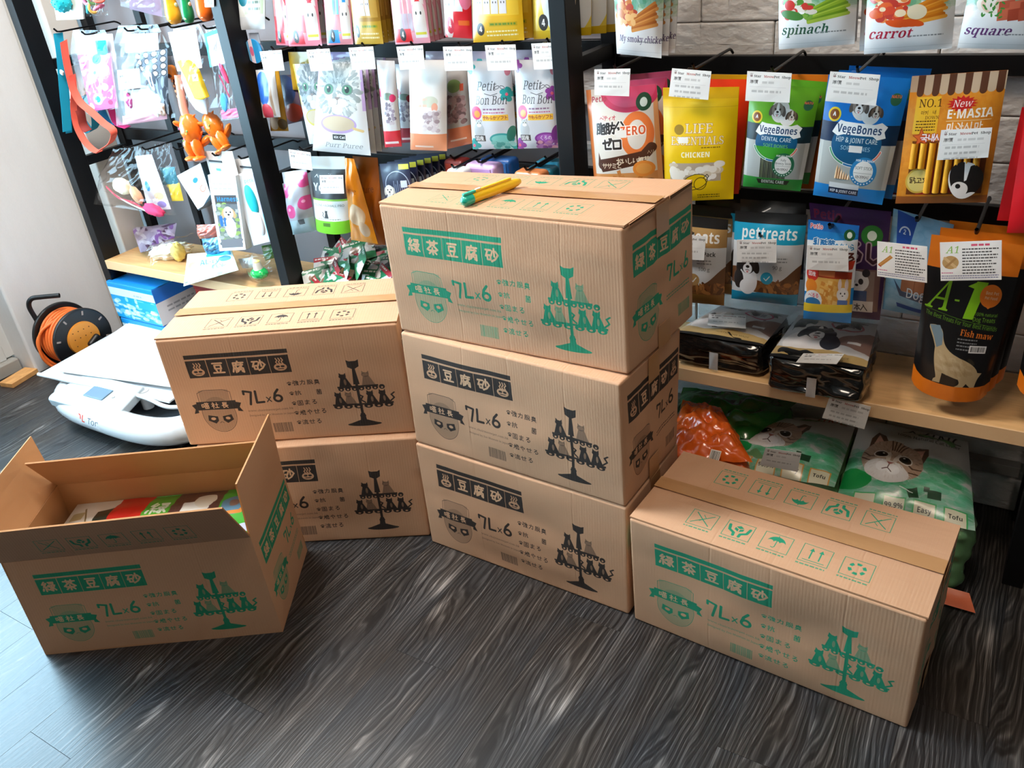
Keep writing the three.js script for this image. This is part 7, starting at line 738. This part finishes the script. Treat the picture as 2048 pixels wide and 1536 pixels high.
  lay('coral foam block packet leaning behind the harness box', 'toy_packet', [[-2.544,0.606,-1.84],[-2.438,0.62,-1.84],[-2.449,0.567,-1.84],[-2.55,0.553,-1.84]], T(96, 64, (g, w, h) => { rect(g, 0, 0, w, h, '#f08a7a'); }), { d: 0.02 }); lay('blue crinkly packet below the coral block', 'toy_packet', [[-2.525,0.559,-1.83],[-2.418,0.578,-1.83],[-2.412,0.515,-1.83],[-2.525,0.494,-1.83]], T(96, 64, (g, w, h) => { rect(g, 0, 0, w, h, '#5aa8d0'); smalltext(g, 10, 14, 60, 2, 14, '#3a6a9a'); rect(g, 0, 44, w, 20, '#1a9ad0'); }), { d: 0.014 });
  lay('pale green treat bag with blue lettering drooping over the plank edge', 'treat_pouch', [[-2.631,0.489,-1.83],[-2.379,0.532,-1.83],[-2.3,0.491,-1.775],[-2.615,0.391,-1.762]], T(320, 200, (g, w, h) => { rect(g, 0, 0, w, h, '#f0f6e6'); for (let i = 0; i < 30; i++) { g.globalAlpha = 0.3; ell(g, 200 + rnd() * 120, 110 + rnd() * 80, 40, 14, ['#8ac86a', '#5ab48a', '#c8e08a'][i % 3]); } g.globalAlpha = 1; rect(g, 150, 0, 160, 40, '#2ab0e0'); ell(g, 60, 80, 34, 20, '#b8dc8a'); txt(g, 'AL-ry', 110, 96, 52, '#1a7fc0', { bold: true }); txt(g, 'FLY', 190, 140, 40, '#1a7fc0', { bold: true }); ell(g, 270, 70, 36, 26, '#1a8fd8'); rect(g, 10, 180, 20, 6, '#6a8a6a'); }), { d: 0.01, wrinkle: 0.003 });
  { const c = centre([[-2.246,0.476,-1.815]]), g = thing('green_toy', 'shiny green squat toy with a white neck in a clear bag on the plank', 'dog toy', c), gm = phys(0x10b455, 0.2, { clearcoat: 0.8 }); part('base', blob(0.034, 0.02, 0.028, 0.18, 3), gm, g, [0, -0.006, 0]); part('neck', new THREE.CylinderGeometry(0.013, 0.017, 0.026, 20), std(0xf0f2ea, 0.4), g, [0, 0.022, 0]); part('cap', blob(0.012, 0.006, 0.012, 0.05), std(0xe8e08a, 0.4), g, [0, 0.037, 0]); part('film', blob(0.042, 0.05, 0.036, 0.25, 2.5), M.clear, g, [0.004, 0.016, 0]); }
  lay('small green seed packet behind the shiny green toy', 'toy_packet', [[-2.255,0.552,-1.86],[-2.176,0.571,-1.86],[-2.177,0.524,-1.86],[-2.254,0.497,-1.86]], T(64, 64, (g) => { rect(g, 0, 0, 64, 64, '#4a9a3a'); rect(g, 8, 8, 30, 14, '#e8f0e0'); }), { d: 0.012 });
  const [cp, CP] = clearBag('clear_packet', 'flat clear packet with a pale card, on the plank beside the black post', [[-2.379,0.508,-1.84],[-2.194,0.543,-1.84],[-2.138,0.459,-1.84],[-2.361,0.419,-1.84]], { d: 0.02, pin: 0, w: 0.01 }); quadPart('card', CP, 0.1, 0.1, 0.5, 0.5, std(0xd8dee2, 0.5), cp);
  const [cq, CQ] = clearBag('clear_packet', 'upright clear packet hanging behind the white tilted box', [[-2.695,0.878,-1.86],[-2.567,0.892,-1.86],[-2.586,0.688,-1.86],[-2.708,0.674,-1.86]], { d: 0.02, pin: 0.3, w: 0.012 }); quadPart('card', CQ, 0.2, 0.4, 0.9, 0.7, std(0x3a7a8a, 0.5), cq); quadPart('gold_card', CQ, 0.4, 0.68, 0.95, 1.0, std(0xd8b42a, 0.5), cq);
}
for (const p of [[-2.772,1.25,-1.8],[-2.545,1.257,-1.8],[-2.477,1.26,-1.8],[-2.332,1.263,-1.8],[-2.177,1.257,-1.8],[-2.747,0.881,-1.8],[-2.644,0.879,-1.8],[-2.478,0.887,-1.8],[-2.29,0.877,-1.8],[-2.17,0.874,-1.8]]) hook(p[0], p[1], -1.79);
renderer.render(scene, camera);
